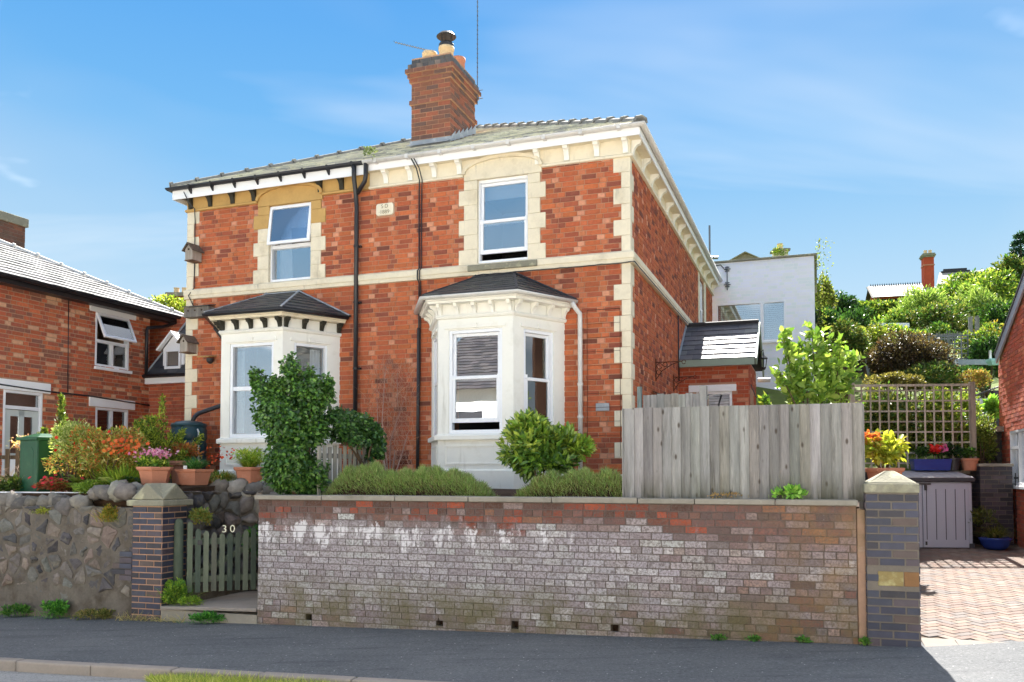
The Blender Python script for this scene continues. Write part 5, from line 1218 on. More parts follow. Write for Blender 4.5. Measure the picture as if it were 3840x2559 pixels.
place(MB().box(.82, 2.14, -.05, .05, 1.40, 1.449), 0, 0, -HPI).obj('sill', M['white_paint'], RH, bevel=.004)
fl_ = MB().box(.12, .36, -.16, -.06, 2.40, 2.50); fl_.tube([(.24, -.02, 2.45), (.24, -.07, 2.45)], .03, 8); place(fl_, 0, 0, -HPI).obj('flood_light', M['metal_dark'], RH, bevel=.006)
place(MB().box(.135, .345, -.165, -.161, 2.415, 2.485), 0, 0, -HPI).obj('light_lens', M['white_plastic'], RH)
IG = thing('iron_gate', 'narrow black iron side gate by the right-hand house', 'gate', loc=(8.62, 14.62, .42)); IG.rotation_euler = (0, 0, R(-6))
for k in range(8): MB().tube([(k*.1, 0, .05), (k*.1, 0, 1.25)], .009, 6).obj('gate_bar', M['metal_dark'], IG)
for z_ in (.1, .45, 1.15): MB().box(-.02, .75, -.012, .012, z_, z_+.03).obj('gate_rail', M['metal_dark'], IG)
# ---------------------------------------------------------------- trellis and terraces on the slope
def lattice(name, label, a, b, z0, z1, nv, nh, w=.028, post=True, col=None, z1b=None):
    T = thing(name, label, 'trellis'); a, b = Vector(a), Vector(b); L = (b-a).length; T.location = (a.x, a.y, 0); T.rotation_euler = (0, 0, math.atan2(b.y-a.y, b.x-a.x)); col = col or [lin(176,166,148), lin(156,146,130), lin(186,176,158)]
    for i in range(nv): x = L*i/(nv-1); MB().box(x-w/2, x+w/2, -.012, .0, z0, z1, jit(rng, rng.choice(col), .1)).obj('lath', M['timber_grey'], T)
    for i in range(nh): z_ = z0+(z1-z0)*(i+.5)/nh; MB().box(0, L, .001, .013, z_-w/2, z_+w/2, jit(rng, rng.choice(col), .1)).obj('lath', M['timber_grey'], T)
    MB().box(-.02, L+.02, -.02, .02, z1-.02, z1+.02, col[0]).obj('top_rail', M['timber_grey'], T)
    if post:
        for x in (-.05, L+.0): MB().box(x, x+.085, -.02, .07, z0-.4, z1+.05, col[1]).obj('post', M['timber_grey'], T)
    return T
lattice('trellis', 'square wooden trellis panel on the wall above the storage box', (6.05, 15.12), (8.05, 14.95), 1.75, 3.22, 14, 8)
lattice('trellis', 'upper trellis panel among shrubs behind the dark maple', wpos(2090, 850, 20.3), wpos(2225, 850, 20.0), 3.95, 4.92, 10, 8, .03, False, [lin(120,124,124), lin(104,108,110), lin(136,138,136)])
q = wpos(1985, 780, 22.6); q2 = wpos(2292, 766, 21.6)
PG = thing('picket_rail', 'long grey rail with short palings across the upper terrace', 'fence'); PG.location = (q.x, q.y, 0); PG.rotation_euler = (0, 0, math.atan2(q2.y-q.y, q2.x-q.x))
L = math.hypot(q2.x-q.x, q2.y-q.y); z0 = q.z
MB().box(0, L, -.03, .03, z0-.03, z0+.04, tim[3]).obj('rail', M['timber_grey'], PG)
for i in range(int(L/.06)):
    if (i*7) % 11 < 8 and i*.06 > .9: MB().box(i*.06, i*.06+.028, -.045, -.031, z0-.35, z0+.10+.05*math.sin(i*2.3), jit(rng, tim[1], .2)).obj('paling', M['timber_grey'], PG)
for x in (.03, 2.5, L-.5): MB().box(x, x+.09, -.03, .06, z0-1.4, z0+(.45 if x > 2 else .12), tim[1]).obj('post', M['timber_grey'], PG)
RL = thing('deck_rail', 'grey timber rail with upright post and washing line strut on the slope', 'railing'); a = wpos(2172, 833, 19.2); RL.location = (a.x, a.y, 0)
gt = mat('grey_timber', lin(150,158,162), .8, .15, 6, .2, 40)
MB().box(0, 1.25, -.04, .04, a.z-.06, a.z+.06).obj('rail', gt, RL); MB().box(.08, .17, -.05, .05, a.z-1.1, a.z+.12).obj('post', gt, RL); MB().tube([(.13, -.06, a.z+.15), (.42, -.06, a.z-.5)], .014, 6).obj('strut', M['white_plastic'], RL)
HBk = thing('hanging_planter', 'small pale turquoise planter hooked over the deck rail', 'planter', loc=tuple(wpos(2277, 832, 18.9)-Vector((0, .1, 0))))
MB().lathe([(.10, -.09), (.155, .0), (.16, .05), (.13, .05), (.12, .01)], 4).obj('trough', mat('aqua', lin(160,206,200), .6, .05, 4, .05), HBk); MB().box(-.09, -.05, -.02, .02, .05, .24).box(.05, .09, -.02, .02, .05, .24).obj('hook', M['white_plastic'], HBk)
WPn = thing('white_screen', 'low white boarded panel behind the trellis post', 'screen', loc=tuple(wpos(2175, 950, 17.2))); 
for k in range(6): MB().box(k*.16, k*.16+.156, 0, .03, -.7, .30).obj('board', M['white_paint'], WPn)
IR = thing('iron_railing', 'black iron railing on the steps by the right-hand house', 'railing', loc=tuple(wpos(2250, 950, 16.7))); 
for k in range(7): MB().tube([(k*.10-.1, 0, -.9), (k*.10-.1, 0, .35+.03*k)], .010, 5).obj('bar', M['metal_dark'], IR)
MB().tube([(-.12, 0, .33), (.52, 0, .57)], .016, 6).obj('handrail', M['metal_dark'], IR)
MB().box(.28, .42, .0, .12, -.6, .45).obj('newel_post', M['grey_dark'], IR)
RS = thing('stone_retaining_wall', 'dark stone retaining wall in shade between trellis and right-hand house', 'wall'); RS.location = (8.15, 15.75, 0); RS.rotation_euler = (0, 0, R(-6))
MB().box(0, 1.4, 0, .3, .3, 2.5).obj('wall_core', M['rubble_mortar'], RS); MB().box(.35, .95, -.25, .2, 2.42, 2.52).obj('concrete_step', M['concrete'], RS)
for p_, poly in voronoi(0, 1.0, 1.5, 2.5, .2, 77, .9):
    mb = MB(); stone_face(mb, poly, .014, .05, .02, jit(rng, rng.choice(rub), .2), rng); mb.obj('stone', M['rubble'], RS, smooth=True)
GH = thing('greenhouse_roof', 'pale flat shed roof half hidden by shrubs on the upper slope', 'shed', loc=tuple(wpos(2062, 752, 24.5)))
MB().box(-1.3, .35, 0, 1.2, -.10, .12).obj('roof_sheet', M['white_paint'], GH); MB().box(-1.2, .25, .1, 1.1, -1.8, -.102).obj('shed_wall', M['timber_grey'] if False else M['dark_timber'], GH)
# ---------------------------------------------------------------- houses on the hill
FF = (21.3, 50.0, R(-14))
FHs = thing('hill_house', 'distant slate-roofed house on the hill with tall red chimney', 'house'); FHs.location = (FF[0], FF[1], 0); FHs.rotation_euler = (0, 0, FF[2])
MB().box(.25, 3.4, 0, 3.2, 8, 12.1).prism([(.25, 0, 12.1), (.25, 3.2, 12.1), (.25, 1.6, 13.0)], (3.1, 0, 0)).obj('wall', mat('far_brick', lin(176,88,60), .9, .2, 5, .2), FHs)
MB().add([(.0,-.25,12.02),(3.6,-.25,12.02),(3.6,1.6,13.05),(.0,1.6,13.05),(0,3.45,12.02),(3.6,3.45,12.02)], [(0,1,2,3),(3,2,5,4)]).obj('roof', M['grey_dark'], FHs, fix=False)
roof_tiles(FHs, FF, [(.0,-.25,12.03),(3.6,-.25,12.03),(3.6,1.6,13.07),(.0,1.6,13.07)], M['tile_pale'], [lin(112,110,106), lin(124,122,118), lin(100,98,96)], w=.35, e=.28, t=.02, seed=91, nmax=100)
for k in range(22): MB().prism([(.1+k*.13, 1.58, 13.06), (.2+k*.13, 1.58, 13.06), (.15+k*.13, 1.58, 13.22)], (0, .05, 0)).obj('ridge_crest', M['grey_dark'], FHs)
MB().beam((.0,-.27,11.98), (.0,1.6,13.02), .06, .2, up=(1,0,0)).obj('bargeboard', M['dark_timber'], FHs); MB().box(.3, 3.4, -.02, .0, 11.5, 11.95).obj('painted_eave_shadow', M['dark_timber'], FHs)  # dark strip on the wall stands in for shade under the eaves
K = MB().box(3.0, 3.55, .9, 1.6, 11.5, 14.55).obj('chimney', mat('far_brick2', lin(190,84,58), .9, .25, 6, .2), FHs)
for z_, o_ in ((14.0, .03), (14.5, .06), (14.58, .1), (14.66, .06)): MB().box(3.0-o_, 3.55+o_, .9-o_, 1.6+o_, z_, z_+.075).obj('corbel_course', M['lichen_stone'] if z_ > 14.4 else M['brick'] if False else M['terracotta'], K)
for k in range(2): MB().lathe([(.10, 0), (.09, .22), (.11, .25)], 10, (3.15+k*.26, 1.2, 14.72)).obj('chimney_pot', M['pot_cream'], K)
MB().add([(3.5,.5,12.4),(7.6,.5,12.4),(6.8,3,14.0),(4.3,3,14.0)], [(0,1,2,3)]).obj('rear_roof', M['tile_pale'] if False else mat('far_slate', lin(140,138,130), .7, .2, 3, .2), FHs, fix=False)
MB().box(4.4, 6.0, 2.9, 3.1, 13.98, 14.06).obj('rear_ridge', M['grey_dark'], FHs); MB().box(4.6, 5.9, 3.2, 3.4, 14.1, 14.25).obj('flat_dormer', M['grey_dark'], FHs)
f2 = wpos(1712, 592, 32); F2 = thing('rear_gable', 'small distant gabled roof peeping over the white building', 'house', loc=(f2.x, f2.y, 0)); F2.rotation_euler = (0, 0, R(-14))
MB().box(-.55, .55, 0, 2, 4, f2.z-.12).prism([(-.55, 0, f2.z-.12), (.55, 0, f2.z-.12), (0, 0, f2.z+.16)], (0, 2, 0)).obj('wall', M['lichen_stone'], F2); MB().beam((-.62, -.05, f2.z-.14), (.0, -.05, f2.z+.18), .2, .035, up=(-.4,0,1)).beam((.62, -.05, f2.z-.14), (.0, -.05, f2.z+.18), .2, .035, up=(.4,0,1)).obj('roof', M['lichen_stone'], F2)
f3 = wpos(1797, 585, 34); F3 = thing('distant_chimney', 'small stone chimney with greenery just above the white building parapet', 'chimney', loc=(f3.x, f3.y, 0))
MB().box(-.25, .25, 0, .5, 5, f3.z+.15).obj('stack', M['stone'], F3); MB().box(-.32, .32, -.07, .57, f3.z+.15, f3.z+.24).obj('stack_cap', M['lichen_stone'], F3); MB().lathe([(.12, 0), (.1, .2), (.12, .25)], 10, (0, .25, f3.z+.24)).obj('chimney_pot', M['pot_cream'], F3)
f4 = wpos(407, 690, 27); F4 = thing('distant_chimney', 'far brick chimney with pots above the tree left of the house', 'chimney', loc=(f4.x, f4.y, 0))
MB().box(-.3, .3, 0, .6, 3, f4.z+.12).obj('stack', mat('far_brick3', lin(140,84,66), .9, .25, 6, .2), F4); MB().box(-.36, .36, -.06, .66, f4.z+.12, f4.z+.24).obj('stack_cap', M['lichen_stone'], F4)
for k in range(2): MB().lathe([(.09, 0), (.08, .18), (.1, .2)], 10, (-.12+k*.26, .25, f4.z+.24)).obj('chimney_pot', M['pot_cream'], F4)
# ---------------------------------------------------------------- houses across the street (seen in the window reflections), walls whitened to bounce sun into the shade
M['opp_wall'] = mat('opp_wall', lin(242,238,228), .85, .08, 3, .1); M['opp_slate'] = mat('opp_slate', lin(66,62,62), .7, .2, 4, .2, stain=(lin(130,120,110), .5, .7, 5, .5))
M['opp_brick'] = mat('opp_brick', lin(206,140,108), .9, .15, 6, .2)
for i, (x, lb) in enumerate(((-13.5, 'left'), (-4.5, 'middle'), (4.5, 'right'))):
    O = thing('terrace_house', 'house across the street, pale render added for bounce light, the %s one of three, seen only as a reflection' % lb, 'house', FG, group='houses across the street')
    y1, y0 = -12.6, -20.0
    MB().box(x, x+8.9, y0, y1, -.6, 4.5).obj('wall', M['opp_wall'], O)
    MB().add([(x-.0,y1+.35,4.42),(x+8.95,y1+.35,4.42),(x+8.95,-16.5,7.0),(x,-16.5,7.0),(x,y0-.3,4.42),(x+8.95,y0-.3,4.42)], [(0,1,2,3),(3,2,5,4),(0,3,4),(1,5,2)]).obj('roof', M['opp_slate'], O, fix=False)
    roof_tiles(O, FG, [(x+8.95, y1+.35, 4.43), (x, y1+.35, 4.43), (x, -16.5, 7.02), (x+8.95, -16.5, 7.02)], M['slate_new'], [lin(74,70,70), lin(64,61,62), lin(84,79,78)], w=.32, e=.26, t=.03, seed=200+i, nmax=0)
    K = MB().box(x+6.0, x+6.9, -16.3, -15.4, 5, 8.3).box(x+5.9, x+7.0, -16.4, -15.3, 8.3, 8.5).obj('chimney', mat('opp_chim%d' % i, lin(104,62,50), .9, .2, 6, .2), O)
    for k in range(3): MB().lathe([(.13, 0), (.11, .35), (.13, .4)], 10, (x+6.1+k*.3, -15.85, 8.5)).obj('chimney_pot', M['terracotta'], K)
    for wx in (x+1.3, x+5.8):
        for wz in (.7, 2.6):
            f = place(border(MB(), -.6, .6, wz, wz+1.2, .07, -.05, .02), wx+.6, y1, math.pi).obj('window', M['upvc'], O); place(MB().box(-.53, .53, -.02, -.01, wz+.07, wz+1.13), wx+.6, y1, math.pi).obj('glass_pane', M['grey_dark'], f)
    MB().box(x+3.9, x+4.9, y1, y1+.04, .0, 2.1).obj('door', M['dark_timber'], O)
OWl = thing('front_wall', 'low pale front wall across the street, out of direct view', 'wall', FG)
MB().box(-22, 18, -10.8, -10.6, -.6, .75).obj('wall_core', M['opp_wall'], OWl); MB().box(-22, 18, -10.84, -10.56, .752, .80).obj('coping', M['concrete'], OWl)
# ---------------------------------------------------------------- small things fixed to the front wall
def bird_house(x, y, z, rz, s, label):
    B = thing('bird_house', label, 'bird house', loc=to_world(FH, x, y, z), group='bird houses on the house corner'); B.rotation_euler = (0, 0, FH[2]+rz); c = lin(168,158,146)
    w, d, h = .11*s, .15*s, .20*s
    b = MB(); b.prism([(-w, -d, -h), (w, -d, -h), (w, -d, h*.3), (0, -d, h*.9), (-w, -d, h*.3)], (0, 2*d, 0), c); b.obj('box', M['timber_grey'], B, bevel=.003)
    MB().tube([(0, -d-.004, h*.25), (0, -d+.002, h*.25)], .018, 10).obj('entrance_hole', M['soil'], B)
    for sg in (-1, 1): MB().beam((sg*w*1.5, 0, h*.05), (0, 0, h*1.02), 2*d+.08, .014, up=(-sg*.6, 0, 1), col=lin(104,92,82)).obj('roof_board', M['timber_grey'], B)
    MB().box(-w*1.05, w*1.05, -d*1.1, d, -h-.014, -h, lin(120,96,78)).obj('floor_board', M['timber_grey'], B)
bird_house(-7.50, -.13, 5.42, R(-4), .72, 'small wooden bird house on the upper corner of the house'); bird_house(-7.58, -.13, 3.86, R(-4), .72, 'small wooden bird house on the lower corner beside the dormer')
NB = thing('nest_box', 'long grey wooden nest box with three holes under the string course', 'nest box', loc=to_world(FH, -7.38, -.10, 4.40)); NB.rotation_euler = (0, 0, FH[2])
MB().box(-.27, .24, -.07, .09, -.09, .08, lin(122,116,108)).obj('box', M['timber_grey'], NB, bevel=.004); MB().prism([(-.29, -.10, .08), (.26, -.10, .08), (.26, .10, .12), (-.29, .10, .12)], (0, 0, .014), lin(100,94,88)).obj('lid', M['timber_grey'], NB)
for x in (-.18, -.04, .10): MB().tube([(x, -.075, .02), (x, -.068, .02)], .016, 10).obj('entrance_hole', M['soil'], NB)
FD = thing('feeder_shelf', 'small wooden feeder shelf with dark cup on the wall by the left bay', 'bird feeder', loc=to_world(FH, -7.18, -.10, 3.58)); FD.rotation_euler = (0, 0, FH[2])
MB().prism([(-.15, -.12, .03), (.10, -.12, .03), (.10, .09, .06), (-.15, .09, .06)], (0, 0, .015), lin(190,160,100)).obj('shelf', M['timber_grey'], FD); MB().lathe([(.02, -.07), (.06, -.03), (.06, .02)], 12, (.03, .0, 0)).obj('cup', M['metal_dark'], FD)
BT = thing('water_butt', 'dark green ribbed plastic water butt fed by a black pipe', 'water butt', loc=to_world(FH, -7.27, -.45, 1.45)); BT.rotation_euler = (0, 0, FH[2])
prof = [(.25, 0), (.27, .05)]
for k in range(4): z_ = .1+k*.22; prof += [(.275, z_), (.285, z_+.03), (.285, z_+.17), (.27, z_+.19), (.27, z_+.21)]
prof += [(.275, .98), (.26, 1.02), (.2, 1.06), (.05, 1.08)]
MB().lathe(prof, 32).obj('barrel', M['water_butt'], BT, smooth=True); MB().lathe([(.282, .985), (.285, 1.0), (.27, 1.03), (.1, 1.075)], 32).obj('lid', M['water_butt'], BT, smooth=True)
MB().tube([(.30, -.12, -.02), (.30, -.12, .88), (.26, -.10, .93)], .014, 8).obj('overflow_pipe', M['white_plastic'], BT)
GB = thing('green_tank', 'tall green plastic tank with overhanging lid behind the stone wall', 'tank', loc=tuple(gq(95, 1100, .95)[:2])+(1.36,)); GB.rotation_euler = (0, 0, R(-28))
MB().box(-.21, .21, -.21, .21, 0, .80).obj('body', M['green_plastic'], GB, bevel=.025); MB().prism([(-.13, -.213, .06), (.13, -.213, .06), (.13, -.213, .62), (.08, -.213, .69), (-.08, -.213, .69), (-.13, -.213, .62)], (0, .01, 0)).obj('front_panel', M['green_plastic'], GB, bevel=.008)
MB().box(-.245, .245, -.245, .245, .78, .83).lathe([(.28, .83), (.10, .885)], 4).obj('lid', M['green_plastic'], GB, bevel=.01)
PFt = thing('picket_fence', 'old brown picket fence at the far left behind the stone wall', 'fence', loc=tuple(gq(-60, 1100, 1.1)[:2])+(1.36,)); PFt.rotation_euler = (0, 0, R(-4))
for k in range(10): MB().box(k*.165, k*.165+.07, 0, .02, 0, .66+.03*math.sin(k*5), jit(rng, lin(96,80,60), .2)).obj('picket', M['timber_grey'], PFt, bevel=.004)
for z_ in (.2, .52): MB().box(-.05, 1.6, .021, .055, z_, z_+.06, lin(84,70,54)).obj('rail', M['timber_grey'], PFt)
WPl = thing('edging_board', 'long white board edging along the top of the stone wall', 'board', FG); MB().box(-12, -9.38, .34, .385, 1.30, 1.405).obj('board', M['white_paint'], WPl)
WSh = thing('white_screen', 'white sheet standing behind the picket fence at far left', 'screen', loc=tuple(gq(-60, 1100, 2.2)[:2])+(1.36,)); MB().box(0, 1.7, 0, .03, 0, .55).obj('sheet', M['white_paint'], WSh, bevel=.004)
# short grey picket fence beside the ivy
PF = thing('picket_fence', 'short grey picket fence between the ivy and the low hedge', 'fence'); a, b = wpos(735, 1060, 10.5), wpos(838, 1030, 11.4); PF.location = (a.x, a.y, 0); an = math.atan2(b.y-a.y, b.x-a.x); PF.rotation_euler = (0, 0, an); L = math.hypot(b.x-a.x, b.y-a.y)
for k in range(10): x = L*k/9; MB().box(x-.03, x+.03, 0, .018, 1.33, 2.0+.03*math.sin(k*3), jit(rng, lin(160,154,142), .12)).obj('picket', M['timber_grey'], PF, bevel=.003)
for z_ in (1.5, 1.85): MB().box(0, L, .019, .05, z_, z_+.06, tim[3]).obj('rail', M['timber_grey'], PF)
MB().box(L+.12, L+.2, 0, .08, 1.3, 2.15, tim[1]).obj('post', M['timber_grey'], PF)
# ---------------------------------------------------------------- plants
def quick_mesh(name, V, F, cols, mat_, per):
    """V (n,k,3) vertices per leaf; F list of index tuples within a leaf; cols (n,3)"""
    n, k = V.shape[:2]; me = bpy.data.meshes.new(name); me.vertices.add(n*k); me.vertices.foreach_set('co', V.reshape(-1).astype(np.float32))
    base = (np.arange(n)*k)[:, None]; loops = np.concatenate([base+np.array(f)[None] for f in F], axis=1); tot = loops.shape[1]
    me.loops.add(n*tot); me.loops.foreach_set('vertex_index', loops.reshape(-1).astype(np.int32)); sizes = [len(f) for f in F]
    starts = np.cumsum([0]+sizes[:-1]); me.polygons.add(n*len(F)); me.polygons.foreach_set('loop_start', ((np.arange(n)*tot)[:, None]+starts[None]).reshape(-1).astype(np.int32))
    a = me.color_attributes.new('col', 'FLOAT_COLOR', 'CORNER'); c4 = np.concatenate([cols, np.ones((n, 1))], 1); a.data.foreach_set('color', np.repeat(c4, tot, axis=0).reshape(-1).astype(np.float32))
    me.materials.append(mat_); me.update(calc_edges=True); me.validate(); return me

LEAF_GAIN = 1.9  # leaf colours brightened for plants in shade, less for those in sun
def norm(a): return a/np.maximum(np.linalg.norm(a, axis=-1, keepdims=True), 1e-6)

def leaves(name, par, P, D, Nn, size, cols, mat_='leaf', aspect=.5, fold=.25, droop=.0):
    n = len(P); D = norm(D); r = norm(np.cross(D, Nn)); N2 = np.cross(r, D); s = (size if np.ndim(size) else np.full(n, size))[:, None]; w = s*aspect/2
    up = N2*fold*w; mid = D*s
    V = np.stack([P, P+mid*.32+r*w*.92+up, P+mid*.68+r*w*.78+up-N2*s*droop*.4, P+mid-N2*s*droop, P+mid*.68-r*w*.78+up-N2*s*droop*.4, P+mid*.32-r*w*.92+up], 1)
    me = quick_mesh(name, V, [(0,1,2,3), (0,3,4,5)], cols, M[mat_], 6); o = bpy.data.objects.new(name, me); link(o, par); return o

def colmix(g, n, pal, jitter=.18):
    pal = np.array(pal); w = g.random((n, 1)); i = g.integers(0, len(pal), n); j = g.integers(0, len(pal), n)
    c = pal[i]*w+pal[j]*(1-w); return np.clip(c*LEAF_GAIN*(1+g.uniform(-jitter, jitter, (n, 1))), 0, .85)

def cloud(g, n, c, rad, lumps=16, fill=.45, lump=.42, flat=0.0, grow=None):
    c, rad = np.array(c), np.array(rad); L = norm(g.normal(size=(lumps, 3))); L[:, 2] = np.abs(L[:, 2])*(1-flat)-flat*.2+np.where(g.random(lumps) < .35, -.5, 0)*(1-flat)
    L = L*(.45+.35*g.random((lumps, 1))); lr = lump*(.65+.6*g.random(lumps)); k = g.integers(0, lumps, n)
    d = norm(g.normal(size=(n, 3))); rr = (fill+(1-fill)*g.random(n))**.6; q = L[k]+d*(lr[k]*rr)[:, None]
    return c+q*rad, norm(d*.7+norm(L[k])*.5), k

def bush(par, seed, n, c, rad, size, pal, name='foliage', mat_='leaf', aspect=.5, lumps=18, lump=.42, fill=.4, up=.35, droop=.1, jit_=.9, lumpvar=.22, flat=0.0, zmin=None):
    g = np.random.default_rng(seed); P, O, k = cloud(g, n, c, rad, lumps, fill, lump, flat)
    lv = 1+g.uniform(-lumpvar, lumpvar, lumps)[k][:, None]
    D = O*.8+g.normal(size=(n, 3))*jit_*.6+np.array([0, 0, up*.6]); N2 = O*.5+g.normal(size=(n, 3))*.5+np.array([0, 0, .6])
    cols = np.clip(colmix(g, n, pal)*lv, 0, 1); sz = size*g.uniform(.6, 1.25, n)
    if zmin is not None: m = P[:, 2] > zmin; P, D, N2, cols, sz = P[m], D[m], N2[m], cols[m], sz[m]
    return leaves(name, par, P, D, N2, sz, cols, mat_, aspect, droop=droop)

def blades(name, par, B, D, L, W, droop, cols, mat_='leaf', seg=4, twist=None):
    n = len(B); D = norm(D); L = L if np.ndim(L) else np.full(n, L); s = np.cross(D, np.array([0, 0, 1.0]))+1e-4; s = norm(s if twist is None else s+twist*.8); rows = []
    for k in range(seg+1):
        t = k/seg; p = B+D*(L*t)[:, None]; p = p-np.array([0, 0, 1.0])*(droop*L*t*t)[:, None]; w = (W*(1-t)**.6*(.55+.9*t*(1-t)*1.6) if k < seg else W*.04)
        w = np.broadcast_to(w, (n,))[:, None]; rows += [p-s*w/2, p+s*w/2]
    V = np.stack(rows, 1); F = [(2*k, 2*k+1, 2*k+3, 2*k+2) for k in range(seg)]
    me = quick_mesh(name, V, F, cols, M[mat_], 2*seg+2); o = bpy.data.objects.new(name, me); link(o, par); return o

def stems(par, base, tips, r=.012, name='stem', m='bark', bend=.15, seed=1):
    g = random.Random(seed); mb = MB()
    for t in tips:
        b, t = Vector(base), Vector(t); mid = (b+t)/2+Vector((g.uniform(-bend, bend), g.uniform(-bend, bend), g.uniform(-.02, bend)))*(t-b).length*.6
        mb.tube([b, (b+mid)/2, mid, (mid+t)/2, t], [r, r*.85, r*.7, r*.5, r*.25], 6)
    return mb.obj(name, M[m], par, smooth=True)

def plant(name, label, cat='shrub', group=None, loc=None):
    return thing(name, label, cat, group=group, loc=loc)
G1 = [lin(58,92,38), lin(78,118,46), lin(44,74,34), lin(96,136,58)]          # mid green
GD = [lin(34,64,30), lin(28,54,28), lin(48,82,38), lin(58,96,48)]            # dark green
GY = [lin(140,166,58), lin(164,180,70), lin(112,146,50), lin(184,190,90)]    # yellow green
GO = [lin(108,116,52), lin(128,132,66), lin(88,100,44), lin(150,148,84)]     # olive

def add_stems(T, seed, base, c, rad, k=8, r=.014):
    g = random.Random(seed); stems(T, base, [(c[0]+g.uniform(-.7, .7)*rad[0], c[1]+g.uniform(-.7, .7)*rad[1], c[2]+g.uniform(-.2, .6)*rad[2]) for _ in range(k)], r, seed=seed)

def simple_shrub(name, label, seed, n, c, rad, size, pal, zb=None, cat='shrub', group=None, k=7, **kw):
    T = plant(name, label, cat, group); bush(T, seed, n, c, rad, size, pal, **kw)
    zb = c[2]-rad[2]*1.1 if zb is None else zb; add_stems(T, seed, (c[0], c[1], zb), c, rad, k); return T
# ---- ivy by the gate
IV = plant('ivy_bush', 'tall dark green ivy clump in front of the left bay', 'shrub')
q = lambda px, py, Y: tuple(wpos(px, py, Y))
parts = [((668, 960), (.38, .36, .40), 6500), ((622, 908), (.20, .22, .24), 1400), ((715, 915), (.26, .26, .28), 2000), ((668, 872), (.11, .11, .28), 700), ((668, 838), (.04, .04, .14), 110), ((590, 882), (.06, .06, .2), 260), ((582, 865), (.03, .03, .1), 60), ((712, 872), (.06, .06, .2), 260), ((752, 905), (.06, .06, .28), 360), ((690, 1030), (.40, .32, .36), 5200), ((685, 1085), (.38, .28, .28), 4600), ((680, 1116), (.34, .2, .18), 3000)]
g = np.random.default_rng(5); PP, OO = [], []
for (px, py), rad, n in parts:
    P_, O_, k_ = cloud(g, n, q(px, py, 10.6), tuple(r_*1.065 for r_ in rad), 12, .35, .5); PP.append(P_); OO.append(O_)
PP, OO = np.concatenate(PP), np.concatenate(OO); kp = PP[:, 2] > 1.36; PP, OO = PP[kp], OO[kp]; n = len(PP)
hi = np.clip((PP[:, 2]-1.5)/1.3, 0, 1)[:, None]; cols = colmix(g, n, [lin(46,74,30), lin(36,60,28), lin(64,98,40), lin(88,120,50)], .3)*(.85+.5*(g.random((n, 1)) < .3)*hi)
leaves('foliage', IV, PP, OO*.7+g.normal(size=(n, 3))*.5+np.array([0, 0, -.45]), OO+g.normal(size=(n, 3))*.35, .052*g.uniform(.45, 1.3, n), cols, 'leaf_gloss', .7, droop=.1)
b0 = wpos(685, 1130, 10.6); stems(IV, (b0.x, b0.y, 1.3), [q(650, 960, 10.6), q(690, 900, 10.6), q(715, 930, 10.6), q(630, 920, 10.6)], .035, 'trunk')
AR = plant('ivy_bush', 'lower ivy arching over the grey picket fence', 'shrub'); PP, OO = [], []
for px, py, Y, rad, n in ((765, 980, 10.8, (.25, .3, .21), 1900), (815, 985, 11.1, (.25, .3, .23), 2000), (855, 1010, 11.4, (.21, .28, .25), 1800), (870, 1045, 11.5, (.16, .25, .15), 900), (800, 1010, 11.0, (.21, .25, .15), 900)):
    P_, O_, k_ = cloud(g, n, q(px, py, Y), rad, 10, .35, .5); PP.append(P_); OO.append(O_)
PP, OO = np.concatenate(PP), np.concatenate(OO); n = len(PP)
leaves('foliage', AR, PP, OO*.7+g.normal(size=(n, 3))*.5+np.array([0, 0, -.4]), OO+g.normal(size=(n, 3))*.35, .05*g.uniform(.45, 1.3, n), colmix(g, n, [lin(40,66,30), lin(52,84,36), lin(72,104,44), lin(34,56,28)], .3), 'leaf_gloss', .7)
stems(AR, q(845, 1090, 11.3), [q(800, 990, 11.1), q(860, 1000, 11.4), q(770, 985, 10.8)], .02, 'trunk')
# ---- low heather-like hedges behind the wall
def hedge(label, x0, x1, tops, seed, pal, dead=.12, yc=.62, dy=.32):
    T = plant('low_hedge', label, 'hedge', 'low clipped plants behind the street wall'); g = np.random.default_rng(seed); n = int(26000*(x1-x0)/2.2)
    x = g.uniform(x0, x1, n); v = g.uniform(-1, 1, n); e = np.clip(np.minimum(x-x0, x1-x)/.16, 0, 1)**.5
    top = np.interp(x, np.linspace(x0, x1, len(tops)), tops)+.025*np.sin(x*17)+.02*np.sin(x*31+v*4)
    h = (top-1.33)*np.sqrt(np.clip(1-v*v*.92, 0, 1))*e; z = 1.33+h; yl = yc+v*dy
    c_, s_ = math.cos(FG[2]), math.sin(FG[2]); B = np.stack([FG[0]+c_*x-s_*yl, FG[1]+s_*x+c_*yl, z-.05*g.random(n)-np.where(g.random(n) < .3, .1*g.random(n), 0)], 1)
    out = np.stack([-s_*v*1.0, c_*v*1.0, np.full(n, .9)], 1); D = out+g.normal(size=(n, 3))*.38
    cols = colmix(g, n, pal, .25); dm = (g.random(n) < dead*(1.2-((z-1.33)/.42))); cols[dm] = np.array(lin(128,106,72))*g.uniform(.7, 1.2, (dm.sum(), 1))
    blades('foliage', T, B, D, .075*g.uniform(.6, 1.4, n), .0085, .12, cols, 'leaf', 2, g.normal(size=(n, 3)))
    mb = MB(); xs_ = np.linspace(x0+.05, x1-.05, 14); tt = np.interp(xs_, np.linspace(x0, x1, len(tops)), tops)-.10
    for i, (a, b) in enumerate(zip(xs_, tt)):
        for vv, zz in ((-dy*.75, 1.3), (-dy*.6, b-.05), (0, b), (dy*.6, b-.05), (dy*.75, 1.3)): mb.v.append(to_world(FG, a, yc+vv, zz))
    for i in range(13):
        for k in range(4): mb.f.append((i*5+k, (i+1)*5+k, (i+1)*5+k+1, i*5+k+1)); mb.c.append(None)
    mb.obj('twig_core', M['soil'], T, smooth=True, fix=False)
